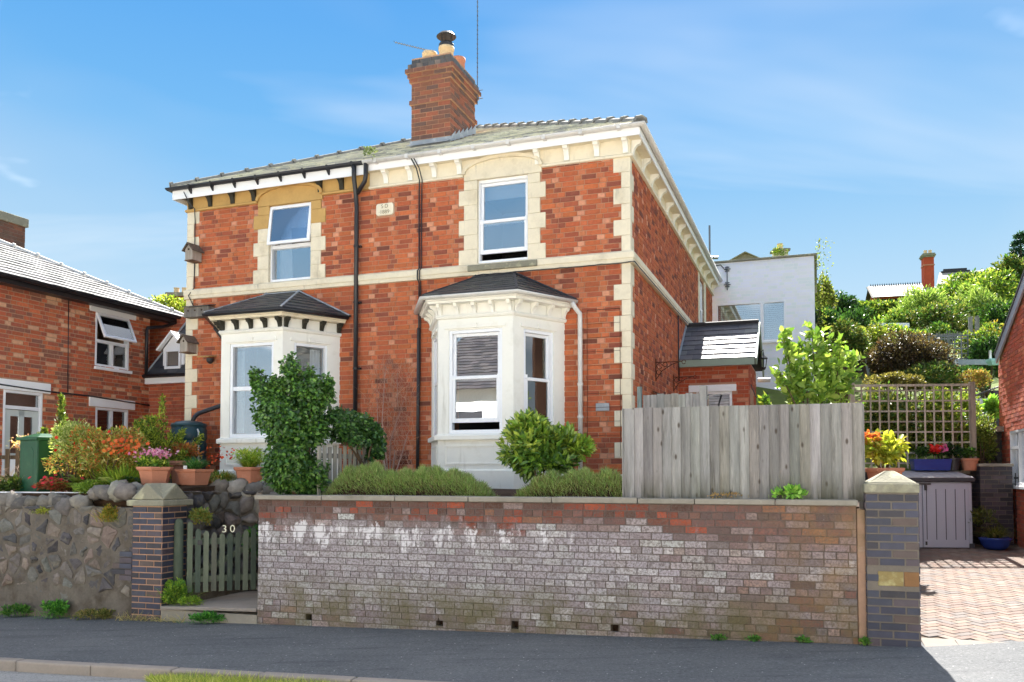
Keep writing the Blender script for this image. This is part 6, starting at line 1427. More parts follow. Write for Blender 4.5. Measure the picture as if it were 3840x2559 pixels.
hg = [lin(98,120,62), lin(116,136,78), lin(82,106,56), lin(132,144,96), lin(120,112,84)]
LEAF_GAIN = 2.1
hedge('longer low green hedge between picket fence and right bay', -6.05, -3.95, [1.45, 1.72, 1.74, 1.64, 1.69, 1.70, 1.62, 1.5], 31, hg)
hedge('shorter low green hedge below the glossy bush, ending at the fence', -3.58, -2.30, [1.5, 1.60, 1.64, 1.66, 1.66, 1.62], 32, hg, .25)
LEAF_GAIN = 1.35
# ---- glossy bush in front of the right bay
T = simple_shrub('glossy_shrub', 'rounded glossy yellow-green shrub in front of the right bay', 41, 2600, q(1238, 1028, 10.4), (.44, .36, .30), .11, [lin(86,118,40), lin(66,98,36), lin(128,150,54), lin(160,172,74)], zb=1.4, mat_='leaf_gloss', aspect=.36, lumps=26, lump=.34, fill=.55, up=.6)
bush(T, 44, 1500, q(1245, 1068, 10.3), (.44, .34, .26), .11, [lin(66,98,36), lin(86,118,40), lin(50,80,32), lin(120,146,52)], mat_='leaf_gloss', aspect=.36, lumps=20, up=.3); bush(T, 42, 800, q(1322, 1030, 10.45), (.24, .25, .16), .10, [lin(120,146,50), lin(86,118,40), lin(160,174,74)], mat_='leaf_gloss', aspect=.36, up=.6); bush(T, 43, 500, q(1215, 985, 10.4), (.22, .2, .14), .11, [lin(110,140,48), lin(74,106,38), lin(170,184,86)], mat_='leaf_gloss', aspect=.36, up=.8)
# ---- bare climber on the brick front
CL = plant('bare_climber', 'leafless pale twiggy climber on the brick between the bays', 'climber'); g = np.random.default_rng(9); n = 1500
x = np.concatenate([g.normal(-3.72, .17, n//2), g.uniform(-4.28, -3.36, n-n//2)]); z = g.uniform(1.7, 3.35, n)**1.0; keep = (np.abs(x+3.75) < .50-.13*np.clip((z-2.7)/.7, 0, 1)); x, z = x[keep], z[keep]; n = len(x)
B = np.array([to_world(FH, a, -.02-.10*r_, b) for a, b, r_ in zip(x, z, g.random(n))]); D = np.stack([g.normal(0, .45, n), g.normal(0, .18, n), np.full(n, .8)+g.normal(0, .3, n)], 1)
blades('twigs', CL, B, D, .22*g.uniform(.5, 1.8, n), .0055, .25, colmix(g, n, [lin(196,170,160), lin(168,140,128), lin(140,112,100)]), 'leaf', 3, g.normal(size=(n, 3)))
stems(CL, to_world(FH, -3.75, -.08, 1.4), [to_world(FH, -3.75+dx, -.06, zz) for dx, zz in ((-.25, 2.9), (-.1, 3.4), (.1, 3.3), (.22, 2.8), (-.3, 2.3), (.3, 2.3))], .012, 'stem', 'twig')
LEAF_GAIN = 1.25
# ---- pots on the terrace edge
def hex_pot(name, label, p, r, h, m='terracotta', n=6, rot=0.0, square=False):
    T = thing(name, label, 'plant pot', loc=p); T.rotation_euler = (0, 0, rot)
    MB().lathe([(r*.72, 0), (r*.76, .01), (r*.95, h*.80), (r*1.06, h*.82), (r*1.06, h*.88), (r*1.1, h*.89), (r*1.1, h), (r*.95, h), (r*.92, h*.9)], n).obj('pot_body', M[m], T, bevel=.006)
    MB().lathe([(r*.93, h*.88), (r*.5, h*.93)], n).obj('soil', M['soil'], T)
    return T
def flowers(par, seed, n, c, rad, size, pal, name='flower'):
    g = np.random.default_rng(seed); P = np.array(c)+g.normal(size=(n, 3))*np.array(rad)*.55; N_ = norm(np.array([0, -.5, .6])+g.normal(size=(n, 3))*.5)
    PPp, DD, NN, CC = [], [], [], []
    cols = colmix(g, n, pal, .15)
    for k in range(5):
        a = 2*math.pi*k/5; t1 = norm(np.cross(N_, np.array([1.0, .3, 0])[None])); t2 = np.cross(N_, t1); PPp.append(P); DD.append(t1*math.cos(a)+t2*math.sin(a)); NN.append(N_); CC.append(cols)
    leaves(name, par, np.concatenate(PPp), np.concatenate(DD), np.concatenate(NN), size, np.concatenate(CC), 'petal', .8, .1)['kind'] = 'stuff'
def spiky(par, seed, n, c, L, W, pal, spread=.8, droop=.55, up=1.0, rad=.08, name='leaf_blades', seg=4):
    g = np.random.default_rng(seed); a = g.uniform(0, 2*math.pi, n); s = spread*g.random(n)**.7; D = np.stack([np.cos(a)*s, np.sin(a)*s, np.full(n, up)], 1)
    B = np.array(c)+np.stack([np.cos(a), np.sin(a), 0*a], 1)*rad*g.random((n, 1)); return blades(name, par, B, D, L*g.uniform(.6, 1.15, n), W, droop, colmix(g, n, pal), 'leaf', seg)
def q3(px, py, Y): w_ = wpos(px, py, Y); return (w_.x, w_.y, w_.z)
gz = lambda px, py, yg, z: (gq(px, py, yg)[0], gq(px, py, yg)[1], z)
p1_, p2_, p3_, p4_ = gz(356, 1107, .8, 1.50), gz(446, 1112, 1.2, 1.495), gz(574, 1112, 1.85, 1.492), gz(622, 1106, 1.85, 1.492)
A = hex_pot('terracotta_pot', 'large hexagonal terracotta pot with pink flowers above the gate pier', p1_, .232, .25, rot=R(12))
T = plant('pink_sedum', 'pink-flowered bushy plant in the hexagonal pot above the gate pier', 'plant'); bush(T, 51, 1500, (p1_[0], p1_[1], p1_[2]+.31), (.24, .2, .13), .052, GY+G1, lumps=12); flowers(T, 52, 260, (p1_[0]+.02, p1_[1]-.05, p1_[2]+.43), (.2, .15, .06), .019, [lin(216,140,170), lin(190,110,150), lin(230,170,190)])
A = hex_pot('terracotta_pot', 'square terracotta trough with green blades and a white label', p2_, .24, .225, n=4, rot=R(-22)); MB().box(-.03, .03, -.18, -.175, .2, .275).obj('plant_label', M['upvc'], A)
T = plant('blade_plant', 'clump of green arching blades in the square terracotta trough', 'plant'); spiky(T, 53, 260, (p2_[0], p2_[1], p2_[2]+.2), .43, .016, [lin(52,98,52), lin(70,120,60), lin(96,140,70)], 1.0)
T = plant('blade_plant', 'tall crocosmia clump with drooping blades between the two right pots', 'plant'); cc_ = gz(508, 1110, 1.9, 1.5); spiky(T, 54, 420, (cc_[0], cc_[1], cc_[2]), .6, .02, [lin(96,130,50), lin(140,150,60), lin(170,140,60), lin(70,110,46)], 1.0, .75); flowers(T, 55, 50, (cc_[0], cc_[1], cc_[2]+.42), (.22, .15, .12), .022, [lin(206,84,44), lin(190,60,40)]); 
A = hex_pot('terracotta_pot', 'hexagonal terracotta pot with yellow-green plant nearest the ivy', p3_, .238, .26, rot=R(20))
T = plant('palm_leaf_plant', 'yellow-green narrow-leaved plant in the pot nearest the ivy', 'plant'); spiky(T, 56, 330, (p3_[0], p3_[1], p3_[2]+.25), .42, .026, GY+[lin(120,150,60)], 1.2, .5); bush(T, 57, 500, (p3_[0], p3_[1], p3_[2]+.40), (.25, .18, .14), .07, GY, aspect=.25)
A = hex_pot('terracotta_pot', 'small round terracotta pot half hidden by the ivy', p4_, .105, .16, n=16); T = plant('small_plant', 'little green plant in the small pot by the ivy', 'plant'); bush(T, 58, 260, (p4_[0], p4_[1], p4_[2]+.22), (.1, .1, .09), .05, G1)
bp_ = gz(425, 1075, 2.0, 1.74); A = hex_pot('terracotta_pot', 'round terracotta pot in shade beside the water butt', (bp_[0], bp_[1], 1.49), .23, .36, n=18)
T = plant('small_plant', 'reddish leafy plant in the shaded pot beside the water butt', 'plant'); bush(T, 59, 700, (bp_[0], bp_[1], bp_[2]+.24), (.26, .2, .14), .055, [lin(150,84,50), lin(110,120,56), lin(170,110,60)])
# ---- flower border on the left
def conifer(name, label, seed, c, h, r, pal, shoots=26, n=2600):
    T = plant(name, label, 'conifer'); g = np.random.default_rng(seed); rs = random.Random(seed); PP, DD = [], []
    tips = [(0, 0, h)]+[(rs.uniform(-1, 1)*r, rs.uniform(-.8, .8)*r, h*rs.uniform(.35, .88)) for _ in range(shoots)]
    for t in tips:
        rr = math.hypot(t[0], t[1])/r; z1 = t[2]*(1-.25*rr); m = n//len(tips); a = g.random(m)[:, None]**.75
        b0_ = np.array([t[0]*.35, t[1]*.35, z1*.3]); b1_ = np.array([t[0], t[1], z1]); P = b0_+(b1_-b0_)*a+g.normal(size=(m, 3))*.055*(1.25-a); PP.append(P); DD.append(np.tile(norm((b1_-b0_)[None]), (m, 1))*.8+g.normal(size=(m, 3))*.6)
    P = np.array(c)+np.concatenate(PP); D = np.concatenate(DD); n_ = len(P)
    leaves('foliage', T, P, D, g.normal(size=(n_, 3))+np.array([0, 0, .3]), .06*g.uniform(.6, 1.2, n_), colmix(g, n_, pal, .25), 'leaf', .36)
    stems(T, c, [(c[0]+t[0]*.8, c[1]+t[1]*.8, c[2]+t[2]*.7) for t in tips[:10]], .018, 'trunk'); return T
a = gz(140, 1035, 1.7, 0); conifer('upright_yew', 'dwarf conifer with upright shoots in front of the cottage door', 61, (a[0], a[1], 1.4), 1.48, .52, [lin(110,128,48), lin(84,104,40), lin(140,150,66), lin(58,80,34)], 16, 11000)
a = gz(225, 1035, 2.1, 0); conifer('upright_yew', 'smaller upright conifer below the cottage window', 62, (a[0], a[1], 1.4), .95, .35, [lin(110,128,48), lin(84,104,40), lin(140,150,66)], 9, 5000)
a = gz(372, 1040, 2.0, 0); T = conifer('golden_conifer', 'golden-tipped layered conifer between flowers and water butt', 63, (a[0], a[1], 1.45), 1.4, .52, [lin(150,164,56), lin(96,120,46), lin(70,98,42), lin(184,190,80)], 34, 13000)
a = gz(215, 1030, .95, 0)
T = simple_shrub('nandina', 'mass of orange-red and yellow-green foliage in the left border', 64, 10500, (a[0]+.12, a[1], 1.88), (.82, .42, .48), .056, [lin(176,176,92), lin(140,156,72), lin(200,140,80), lin(186,96,58), lin(112,132,56), lin(206,190,124), lin(128,140,66)], zb=1.35, aspect=.38, lumps=34, lump=.30, fill=.5)
flowers(T, 65, 35, (a[0]+.10, a[1]-.2, 2.06), (.56, .3, .18), .03, [lin(226,70,36), lin(236,110,50), lin(200,40,40)])
T = simple_shrub('variegated_shrub', 'pale cream-edged shrub beside the green tank', 66, 3600, tuple(gq(168, 1030, .85)), (.38, .28, .38), .055, [lin(190,196,120), lin(150,170,80), lin(120,146,62), lin(214,212,160)], zb=1.3, aspect=.4, lumps=20)
def fern(label, p, seed, n=26, L=.5, pal=None, lean=(0, 0)):
    T = plant('fern', label, 'fern'); g = np.random.default_rng(seed); PP, DD, CC = [], [], []; pal = pal or [lin(120,140,52), lin(150,160,66), lin(90,120,46)]
    for i in range(n):
        a = g.uniform(0, 2*math.pi); s = g.uniform(.45, 1.0); d = np.array([math.cos(a)*s+lean[0], math.sin(a)*s+lean[1], 1.0]); d /= np.linalg.norm(d); l = L*g.uniform(.6, 1.1); side = np.cross(d, [0, 0, 1.0]); side /= np.linalg.norm(side)+1e-6
        col = colmix(g, 1, pal)[0]
        for t in np.linspace(.18, 1, 20):
            c = np.array(p)+d*l*t-np.array([0, 0, 1])*.55*l*t*t
            for sg in (-1, 1): PP.append(c); DD.append((side*sg+d*.35-np.array([0, 0, .15]))*(1.15-t)); CC.append(col)
    PP, DD = np.array(PP), np.array(DD); sz = np.linalg.norm(DD, axis=1)*.12*L/.5
    leaves('frond', T, PP, DD, np.tile([0, -.2, 1.0], (len(PP), 1))+g.normal(size=(len(PP), 3))*.2, sz, np.array(CC), 'leaf', .3, .1); return T
a = gz(195, 1100, 0.62, 0); fern('yellow-green fern at the front of the left border', (a[0], a[1], 1.38), 71, 30, .62)
a = gz(265, 1100, 0.58, 0); fern('arching fern just left of the gate pier boulders', (a[0], a[1], 1.41), 72, 26, .6, [lin(90,124,50), lin(130,150,60), lin(166,168,84)], (-.2, -.2))
a = gz(300, 1085, .75, 0); fern('dark green fern beside the large hexagonal pot', (a[0], a[1], 1.42), 73, 20, .5, [lin(40,90,56), lin(56,104,60)])
T = plant('blade_plant', 'grassy crocosmia blades in the middle of the left border', 'plant'); a = gz(285, 1060, .9, 0); spiky(T, 74, 420, (a[0], a[1], 1.42), .72, .018, [lin(130,156,56), lin(160,172,72), lin(100,132,50)], .7, .45, rad=.25); flowers(T, 75, 70, (a[0], a[1]-.05, 2.05), (.28, .15, .13), .034, [lin(206,96,52), lin(214,126,70)])
T = plant('red_heuchera', 'low crimson-red flowers in front of the green tank', 'plant'); a = gz(125, 1108, .55, 0); bush(T, 76, 700, (a[0], a[1], 1.47), (.26, .14, .10), .05, [lin(130,60,46), lin(160,74,60), lin(100,90,46), lin(150,110,70)], lumps=10); flowers(T, 77, 45, (a[0], a[1]-.04, 1.54), (.21, .1, .07), .03, [lin(206,50,70), lin(220,90,80), lin(190,30,60)])
T = plant('low_mat_plant', 'bright green trailing mat spilling over the stone wall', 'plant'); a = gz(225, 1125, .40, 0); bush(T, 78, 3000, (a[0], a[1], 1.45), (.40, .18, .10), .032, [lin(116,142,52), lin(140,160,64), lin(96,124,46)], lumps=16, up=.6)
TW = plant('bare_shrub', 'tangle of bare pinkish branches at the far left edge', 'shrub'); g = np.random.default_rng(79); a = gz(20, 1050, .9, 0); n = 120
blades('twigs', TW, np.array([a[0], a[1], 1.45])+g.normal(size=(n, 3))*np.array([.35, .12, .05]), np.stack([g.normal(0, .8, n), g.normal(0, .3, n), np.abs(g.normal(.8, .4, n))], 1), .7*g.uniform(.4, 1.2, n), .011, .35, colmix(g, n, [lin(210,186,170), lin(170,140,124), lin(190,160,150)]), 'leaf', 4, g.normal(size=(n, 3)))
bush(TW, 80, 350, (a[0]+.25, a[1], 2.05), (.3, .2, .2), .04, [lin(200,190,120), lin(206,150,130)], name='leaves')
T = plant('dark_groundcover', 'dark leafy ground cover under the picket fence at far left', 'plant'); a = gz(40, 1105, .85, 0); bush(T, 81, 1600, (a[0], a[1], 1.45), (.5, .25, .16), .07, [lin(60,84,36), lin(84,104,44), lin(44,60,30)], aspect=.3, up=.6); spiky(T, 82, 120, (a[0]-.1, a[1], 1.42), .5, .014, [lin(110,116,50), lin(80,90,40)], 1.2, .5)
LEAF_GAIN = 1.7
# ---- weeds at the foot of the walls and on top of them
def weed(label, p, seed, n, rad, size, pal=G1, name='weed'):
    T = plant(name, label, 'weed'); bush(T, seed, int(n*.8), p, rad, size, pal, lumps=14, lump=.3, up=.9, fill=.2); g = np.random.default_rng(seed); m = max(12, n//12); blades('blades', T, np.array(p)-np.array([0, 0, rad[2]*.7])+g.normal(size=(m, 3))*np.array([rad[0]*.6, rad[1]*.5, 0]), np.stack([g.normal(0, .6, m), g.normal(-.1, .4, m), np.full(m, 1.0)], 1), rad[2]*2.2*g.uniform(.5, 1.3, m), .007, .4, colmix(g, m, pal), 'leaf', 3, g.normal(size=(m, 3))); return T
def gp_(x, y, dz=0.0): return to_world(FG, x, y, slope(x)+dz)
weed('bright green weed clump at the foot of the stone wall', gp_(-9.72, -.08, .09), 91, 900, (.24, .1, .13), .05, [lin(70,120,44), lin(96,146,58), lin(52,96,40)])
weed('darker weed clump at the far left foot of the stone wall', gp_(-10.35, -.06, .07), 92, 600, (.22, .09, .10), .045, [lin(58,96,42), lin(80,116,50)])
weed('brownish weeds at the foot of the wall left of the gate pier', gp_(-9.1, -.05, .06), 93, 700, (.32, .08, .09), .04, [lin(96,100,52), lin(70,84,42), lin(130,116,70)])
weed('leafy plant growing at the gate post foot', to_world(FG, -7.98, .12, .16), 94, 1300, (.17, .12, .19), .042, [lin(96,128,44), lin(66,104,42), lin(130,150,56)])
weed('low yellow-green plant creeping onto the gate step', to_world(FG, -7.72, .10, .06), 95, 600, (.17, .1, .06), .04, [lin(120,140,50), lin(84,114,44)])
weed('green weed spilling off the gate step onto the pavement', gp_(-7.35, -.12, .06), 96, 700, (.26, .08, .07), .045, [lin(60,112,44), lin(84,138,54), lin(48,90,40)])
weed('russet-tinged plant hanging on the stone wall top', to_world(FG, -8.92, .03, 1.14), 97, 1300, (.13, .09, .15), .03, [lin(120,120,44), lin(150,116,50), lin(90,104,40)])
weed('small yellow-green plant high on the stone wall at left', to_world(FG, -10.05, .04, 1.15), 98, 420, (.16, .06, .05), .03, [lin(140,140,56), lin(110,120,48)])
weed('light green ivy sprig on the coping at the fence foot', to_world(FG, -.62, .1, 1.45), 99, 170, (.19, .09, .06), .075, [lin(120,160,66), lin(90,136,54), lin(146,178,84)])
weed('dry seed heads on the coping by the fence', to_world(FG, -1.2, .12, 1.43), 100, 90, (.22, .05, .03), .03, [lin(150,120,84), lin(120,104,60)])
for i, x in enumerate((-1.28, -.95, -.5)): weed(('leftmost', 'middle', 'rightmost')[i]+' of three tiny weeds at the street wall foot', gp_(x, -.03, .02), 101+i, 120, (.09, .03, .03), .035, [lin(60,100,44), lin(84,126,52)])
weed('tiny grass tuft between the rendered strip and the blue pier', gp_(.06, -.06, .03), 105, 160, (.06, .04, .03), .035, [lin(70,110,46), lin(96,128,52)])
T = plant('dry_grass', 'dry straw grass at the foot of the left gate pier', 'grass'); g = np.random.default_rng(106); n = 160; xx = g.uniform(-8.75, -7.7, n); blades('blades', T, np.array([gp_(x, -.03-.06*r_, 0) for x, r_ in zip(xx, g.random(n))]), np.stack([g.normal(0, .7, n), g.normal(-.2, .3, n), np.full(n, .8)], 1), .22*g.uniform(.4, 1.2, n), .006, .4, colmix(g, n, [lin(180,160,110), lin(150,140,80), lin(110,120,60)]), 'leaf', 3, g.normal(size=(n, 3)))
T = plant('gate_foliage', 'dark leaves growing on the bank behind the green gate', 'shrub'); bush(T, 107, 2200, to_world(FG, -7.55, 1.40, .62), (.5, .12, .38), .06, GD+G1, lumps=16); bush(T, 108, 500, to_world(FG, -7.95, .55, 1.08), (.14, .1, .12), .05, [lin(96,116,60), lin(130,120,60)])
T = tag(plant('verge_grass', 'strip of rough grass and weeds along the kerb', 'grass'), kind='stuff'); g = np.random.default_rng(109); n = 9000; xx = g.uniform(-6.15, -3.9, n); e_ = np.clip(np.minimum(xx+6.15, -3.9-xx)/.5, .1, 1)
yy = -2.40-.42*g.random(n)*e_; blades('blades', T, np.array([to_world(FG, x, y, slope(x)-.10) for x, y in zip(xx, yy)]), np.stack([g.normal(0, .5, n), g.normal(0, .4, n), np.full(n, 1)], 1), .17*g.uniform(.4, 1.3, n)*(.5+.5*e_), .008, .3, colmix(g, n, [lin(130,142,56), lin(160,164,80), lin(100,122,48), lin(190,180,110)], .25), 'leaf', 3, g.normal(size=(n, 3)))
LEAF_GAIN = .92
# ---- behind the fence: broad-leaved young tree
MG = plant('magnolia_tree', 'young broad-leaved tree with large light green leaves above the tall fence', 'tree')
tips = []; rs = random.Random(5)
for px, py in ((1800, 760), (1835, 790), (1865, 748), (1890, 770), (1930, 790), (1960, 820), (1790, 850), (1820, 870), (1900, 830), (1950, 870), (1850, 840), (1880, 890), (1925, 850), (1810, 810)): tips.append(q3(px, py, 10.9+rs.uniform(-.3, .35)))
bs = q3(1880, 1010, 10.9); stems(MG, (bs[0], bs[1], 1.45), tips, .018, 'branch', 'bark', .1)
g = np.random.default_rng(7); PP, DD = [], []
for t in tips:
    b_ = np.array([bs[0], bs[1], 1.9]); t_ = np.array(t)
    for k in range(85):
        s_ = g.random()**.5; p_ = b_+(t_-b_)*(.45+.55*s_)+g.normal(size=3)*.05; PP.append(p_); DD.append(norm((t_-b_)[None])[0]*.5+g.normal(size=3)*.7)
PP, DD = np.array(PP), np.array(DD); n = len(PP); leaves('foliage', MG, PP, DD, g.normal(size=(n, 3))*.6+np.array([0, 0, .8]), .135*g.uniform(.55, 1.15, n), colmix(g, n, [lin(126,162,62), lin(156,184,80), lin(98,136,54), lin(176,196,100)], .15), 'leaf', .55, .3, .12)
T = plant('young_shoot', 'single leafy shoot above the fence left of the young tree', 'plant'); a = q3(1757, 930, 10.6); bush(T, 110, 40, (a[0], a[1], a[2]-.02), (.05, .05, .12), .11, GY+G1, up=1.0); stems(T, (a[0], a[1], 1.5), [(a[0], a[1], a[2]+.1)], .01)
# ---- pots and climbers above the storage box
a = q3(2032, 1090, 12.4); hex_pot('terracotta_bowl', 'wide terracotta bowl just behind the driveway pier cap', (a[0], a[1], 1.44), .25, a[2]+.09-1.44, n=20)
T = plant('golden_shrub', 'bright yellow-green large-leaved shrub in the terracotta bowl', 'shrub'); bush(T, 111, 520, (a[0]+.02, a[1], a[2]+.32), (.36, .28, .26), .12, [lin(206,206,70), lin(184,196,66), lin(220,214,100), lin(150,176,60)], aspect=.55, lumps=16, up=.0, droop=.2); bush(T, 112, 120, (a[0]-.25, a[1], a[2]+.5), (.2, .15, .1), .09, [lin(206,110,60), lin(220,140,80)]); stems(T, (a[0], a[1], a[2]), [(a[0]+x, a[1], a[2]+.4) for x in (-.2, 0, .2)], .012)
a = q3(2150, 1068, 14.75); T = thing('blue_trough', 'long cobalt blue flower trough on the back wall', 'planter', loc=(a[0], a[1]+.12, 1.712)); T.rotation_euler = (0, 0, R(-6)); MB().add([(-.32,-.1,0),(.26,-.1,0),(.26,.1,0),(-.32,.1,0),(-.35,-.12,.2),(.29,-.12,.2),(.29,.12,.2),(-.35,.12,.2)], [(0,3,2,1),(4,5,6,7),(0,1,5,4),(1,2,6,5),(2,3,7,6),(3,0,4,7)]).obj('trough_body', M['blue_glaze'], T, bevel=.01)
T = plant('geranium', 'red and pink geraniums growing in the blue trough', 'flowers'); bush(T, 113, 900, (a[0]-.05, a[1]+.1, 2.02), (.34, .15, .13), .05, GD+G1, lumps=10); flowers(T, 114, 60, (a[0]-.02, a[1]-.02, 2.08), (.09, .08, .06), .035, [lin(216,40,40), lin(230,70,60)]); flowers(T, 115, 40, (a[0]+.12, a[1]-.02, 2.09), (.06, .06, .05), .035, [lin(230,110,180), lin(240,150,200)])
a = q3(2196, 1075, 14.75); hex_pot('plastic_pot', 'black plastic plant pot on the back wall', (a[0], a[1]+.1, 1.712), .13, .22, 'black_plastic', 20); T = plant('small_plant', 'dark green plant in the black pot', 'plant'); bush(T, 116, 400, (a[0], a[1]+.1, 2.05), (.14, .12, .16), .05, GD)
a = q3(2235, 1076, 14.7); hex_pot('terracotta_pot', 'round terracotta pot on the back wall beside the dark pier', (a[0], a[1]+.1, 1.712), .14, .21, 'terracotta', 20); T = plant('small_plant', 'green plant in the terracotta pot by the dark pier', 'plant'); bush(T, 117, 300, (a[0], a[1]+.1, 2.0), (.14, .12, .11), .05, G1)
a = q3(2287, 1252, 14.1); BB = thing('blue_bowl', 'round blue glazed bowl on the driveway by the dark pier', 'plant pot', loc=(a[0], a[1], .41)); MB().lathe([(.13, 0), (.16, .02), (.22, .09), (.235, .15), (.25, .17), (.25, .20), (.22, .20), (.2, .15)], 24).obj('bowl', M['blue_glaze'], BB, smooth=True)
T = plant('strappy_plant', 'untidy strappy plant in the blue bowl', 'plant'); spiky(T, 118, 260, (a[0], a[1], .58), .55, .016, [lin(110,116,48), lin(80,92,40), lin(140,130,70)], 1.2, .6); bush(T, 119, 420, (a[0]-.12, a[1]+.1, .85), (.28, .2, .26), .07, [lin(90,104,44), lin(70,84,38), lin(120,120,56)], aspect=.3)
def hill_shrub(label, seed, px, py, Y, rx, rz, n, size, pal, name='shrub', ry=None, cat='shrub', **kw):
    c = q3(px, py, Y); zb = hill_z(c[0], c[1])-.1; k = Y/1960; rx, rz = rx*k*1.18, rz*k*1.2; n = int(n*1.5)
    T = plant(name, label, cat, 'shrubs on the hillside'); bush(T, seed, n, c, (rx, ry or rx*.8, rz), size, pal, **kw); add_stems(T, seed, (c[0], c[1], zb), c, (rx, rx*.8, rz), 6, .02); return T
tr = GO+G1+[lin(170,176,84)]
hill_shrub('dense leafy climber behind the left part of the trellis', 121, 2030, 985, 15.6, 75, 85, 4200, .075, tr, 'climber', .35, 'climber', lumps=30, fill=.5)
hill_shrub('dense leafy climber behind the right part of the trellis', 122, 2165, 995, 15.6, 80, 80, 4200, .075, tr+GY, 'climber', .35, 'climber', lumps=30, fill=.5)
hill_shrub('leafy climber trailing down right of the trellis post', 123, 2255, 1030, 15.4, 32, 60, 1600, .06, [lin(170,180,96), lin(120,140,60), lin(90,116,50)], 'climber', .25, 'climber', lumps=20)
DMp = [lin(84,62,46), lin(66,54,42), lin(104,88,58), lin(62,62,42), lin(120,108,72)]
hill_shrub('dome-shaped dark bronze-leaved maple above the trellis', 124, 2088, 836, 18.3, 84, 62, 8000, .07, DMp, 'dome_maple', None, 'tree', lumps=40, lump=.36, fill=.6, up=-.2, flat=.0)
hill_shrub('lower golden-brown shrub at the top edge of the trellis', 125, 2055, 884, 16.4, 56, 22, 2200, .06, [lin(136,126,66), lin(110,110,56), lin(156,146,84), lin(96,92,52)], 'low_shrub', lumps=18)
hill_shrub('olive shrub left of the dark bronze maple', 126, 2000, 800, 20.5, 55, 60, 2800, .075, GO+GY, 'tall_shrub', lumps=20)
hill_shrub('leafy shrub with yellow tints right of the upper trellis', 127, 2262, 805, 20.5, 52, 52, 2400, .08, GY+G1+[lin(190,160,60)], 'tall_shrub', lumps=20)
hill_shrub('potted shrub with orange leaves below the turquoise planter', 128, 2245, 875, 17.2, 32, 24, 900, .05, [lin(160,150,74), lin(130,136,60), lin(176,130,80)], 'low_shrub')
hill_shrub('yellow-leaved shrub behind the trellis post', 129, 2215, 940, 16.2, 36, 30, 900, .07, GY, 'low_shrub')
hill_shrub('large green leaves beside the iron railing', 130, 2282, 945, 16.0, 12, 26, 160, .14, [lin(110,160,60), lin(140,186,80)], 'low_shrub')
hill_shrub('yellow flowering climber by the orange pot on the steps', 131, 2250, 985, 15.9, 22, 20, 500, .06, GY, 'low_shrub')
LGn = [lin(130,160,70), lin(156,180,92), lin(104,138,58), lin(178,194,116)]
hill_shrub('pale willow-leaved shrub at the middle of the upper slope', 132, 2120, 735, 27, 62, 60, 3600, .13, LGn, 'tall_shrub', lumps=22, up=.9, aspect=.3)
hill_shrub('second pale willow-leaved shrub near the right-hand roof', 133, 2255, 735, 27, 58, 62, 3600, .13, LGn, 'tall_shrub', lumps=22, up=.9, aspect=.3)
hill_shrub('low dark hedge plant behind the white building', 134, 1920, 735, 30, 56, 48, 3600, .12, GD+[lin(90,120,52)], 'hedge_shrub', lumps=24)
hill_shrub('clipped hedge shrub below the distant house', 135, 2020, 728, 32, 66, 34, 4200, .12, GD+GY, 'hedge_shrub', lumps=26)
hill_shrub('tall sunlit bush right of the red chimney', 136, 2225, 700, 36, 72, 52, 6500, .16, GY+G1, 'tall_shrub', lumps=34, fill=.5)
hill_shrub('sunlit hedge directly below the distant house', 137, 2105, 722, 34, 56, 28, 3400, .14, G1+GY, 'hedge_shrub', lumps=24)
hill_shrub('broad tree at the right edge above the gable roof', 138, 2335, 665, 34, 52, 72, 4200, .16, G1+GO, 'broad_tree', None, 'tree', lumps=26)
hill_shrub('yellowish tree beside the right wall of the white building', 139, 1893, 690, 26, 22, 40, 1500, .1, GY+GO, 'tall_shrub', lumps=16)
hill_shrub('filler shrub on the bank under the upper rail', 140, 2060, 780, 23.5, 45, 30, 1800, .09, G1+GY, 'low_shrub', lumps=16)
hill_shrub('shaded green shrub in front of the deck rail', 141, 2205, 880, 18.2, 55, 32, 2000, .07, GD+G1, 'low_shrub', lumps=18)
hill_shrub('mixed shrub on the bank left behind the young tree', 142, 1945, 800, 19, 40, 60, 2000, .08, G1+GO, 'tall_shrub', lumps=18)
hill_shrub('orange-berried bush high on the slope by the rail', 143, 2160, 775, 24, 40, 26, 1500, .09, G1+[lin(150,160,70)], 'low_shrub', lumps=16)
c = q3(2345, 590, 40); T = plant('spruce_tree', 'dark blue-green conifer top at the upper right edge', 'conifer'); g = np.random.default_rng(144); PP, DD = [], []
for lv in range(13):
    z_ = c[2]+1.0-lv*.32; r_ = .15+lv*.16
    for k in range(8+lv):
        a_ = g.uniform(0, 6.28); m = 34; t = g.random(m)[:, None]; PP.append(np.array([c[0], c[1], z_])+np.array([math.cos(a_)*r_, math.sin(a_)*r_, -.22*r_])*t+g.normal(size=(m, 3))*.06); DD.append(np.tile([math.cos(a_), math.sin(a_), .1], (m, 1))+g.normal(size=(m, 3))*.5)
PP, DD = np.concatenate(PP), np.concatenate(DD); n = len(PP); leaves('foliage', T, PP, DD, g.normal(size=(n, 3))+np.array([0, 0, .5]), .17*g.uniform(.6, 1.2, n), colmix(g, n, [lin(50,84,62), lin(66,100,74), lin(40,70,52)], .2), 'leaf', .4)
MB().tube([(c[0], c[1], hill_z(c[0], c[1])-.2), (c[0], c[1], c[2]+1.0)], [.2, .02], 8).obj('trunk', M['bark'], T)
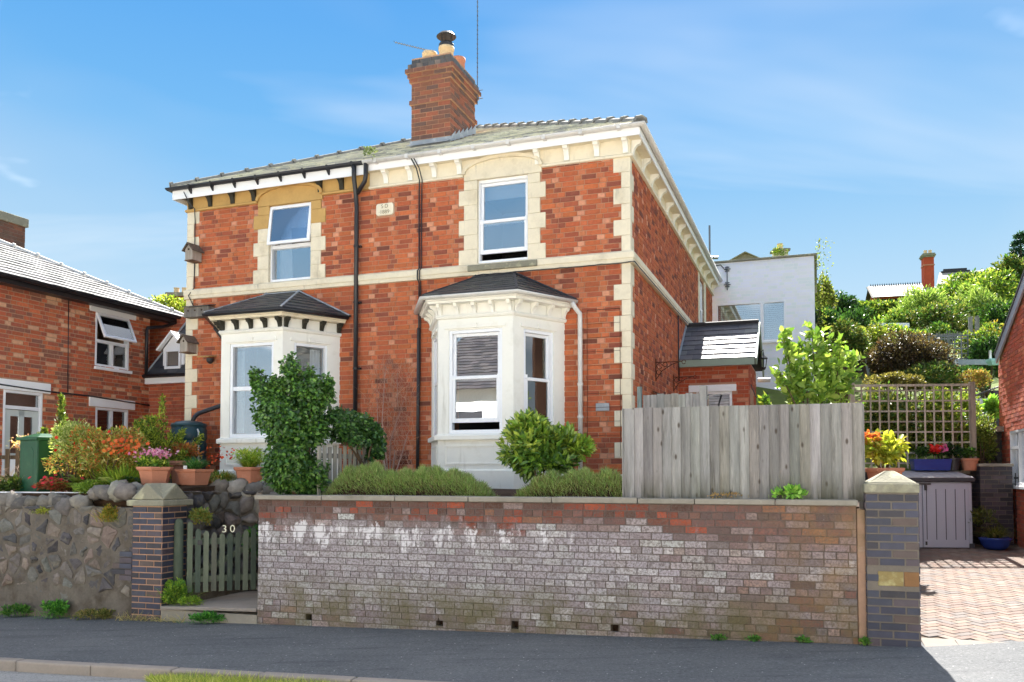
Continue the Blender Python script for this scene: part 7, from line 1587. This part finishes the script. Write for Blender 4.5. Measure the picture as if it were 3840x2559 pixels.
c = q3(405, 725, 24); T = plant('broad_tree', 'sunlit yellow-green tree behind the cottage roof', 'tree'); bush(T, 145, 2600, c, (.85, .8, .55), .10, GY+[lin(190,200,80)], lumps=20); stems(T, (c[0], c[1], 1.5), [(c[0]+x, c[1], c[2]) for x in (-.4, 0, .4)], .07, 'trunk')
T = plant('wall_creeper', 'thin creeper hanging off the right corner of the white building', 'climber'); g = np.random.default_rng(146); n = 420; zz = g.uniform(5.3, 7.5, n); P = np.array([to_world(FH, 2.50+abs(r1_)*.18, 10.4+r2_*.3, z_) for r1_, r2_, z_ in zip(g.normal(size=n), g.random(n), zz)]); leaves('foliage', T, P, g.normal(size=(n, 3)), g.normal(size=(n, 3))+np.array([0, -.5, .5]), .06*g.uniform(.5, 1.2, n), colmix(g, n, GO+GY), 'leaf', .6)
stems(T, to_world(FH, 2.5, 10.4, 4.0), [to_world(FH, 2.6, 10.5, 7.4), to_world(FH, 2.7, 10.5, 6.4)], .008)
for i_, (px, py, Y, rx, rz, pal, lb) in enumerate(((1960, 770, 24, 60, 50, GD+G1, 'shaded shrub between white building and olive shrub'), (2170, 745, 25.5, 70, 45, G1+GO, 'dark gap-filling shrub between the two pale willow shrubs'), (2310, 760, 25, 50, 60, G1+GD, 'dark shrub tucked against the right-hand gable'), (2040, 760, 26, 50, 40, G1+GY, 'shrub just right of the pale shed roof'), (2270, 830, 19.8, 40, 45, GD+G1, 'dark leafy shrub behind the turquoise planter'), (2140, 880, 17.4, 60, 40, GO+G1, 'olive groundcover beneath the dark bronze maple'), (2300, 690, 31, 60, 60, G1+GY, 'tall green bush below the spruce tree'), (1905, 770, 22, 40, 60, G1+GD, 'green shrub against the white building corner'), (2225, 668, 40, 60, 30, GY+G1, 'sunlit bush right beside the distant red chimney'))):
    hill_shrub(lb, 160+i_, px, py, Y, rx, rz, 2200, .085*Y/20, pal, 'hillside_shrub', lumps=24)
T = plant('roof_weed', 'small weed tuft rooted in the house gutter', 'weed'); bush(T, 147, 90, to_world(FH, -4.0, -.35, 6.62), (.1, .05, .09), .05, [lin(130,140,100), lin(100,120,80)], up=.9)
weed('climbing greenery on the distant chimney above the white parapet', (f3.x-.2, f3.y-.1, f3.z), 148, 260, (.4, .2, .4), .09, GY, 'climber')
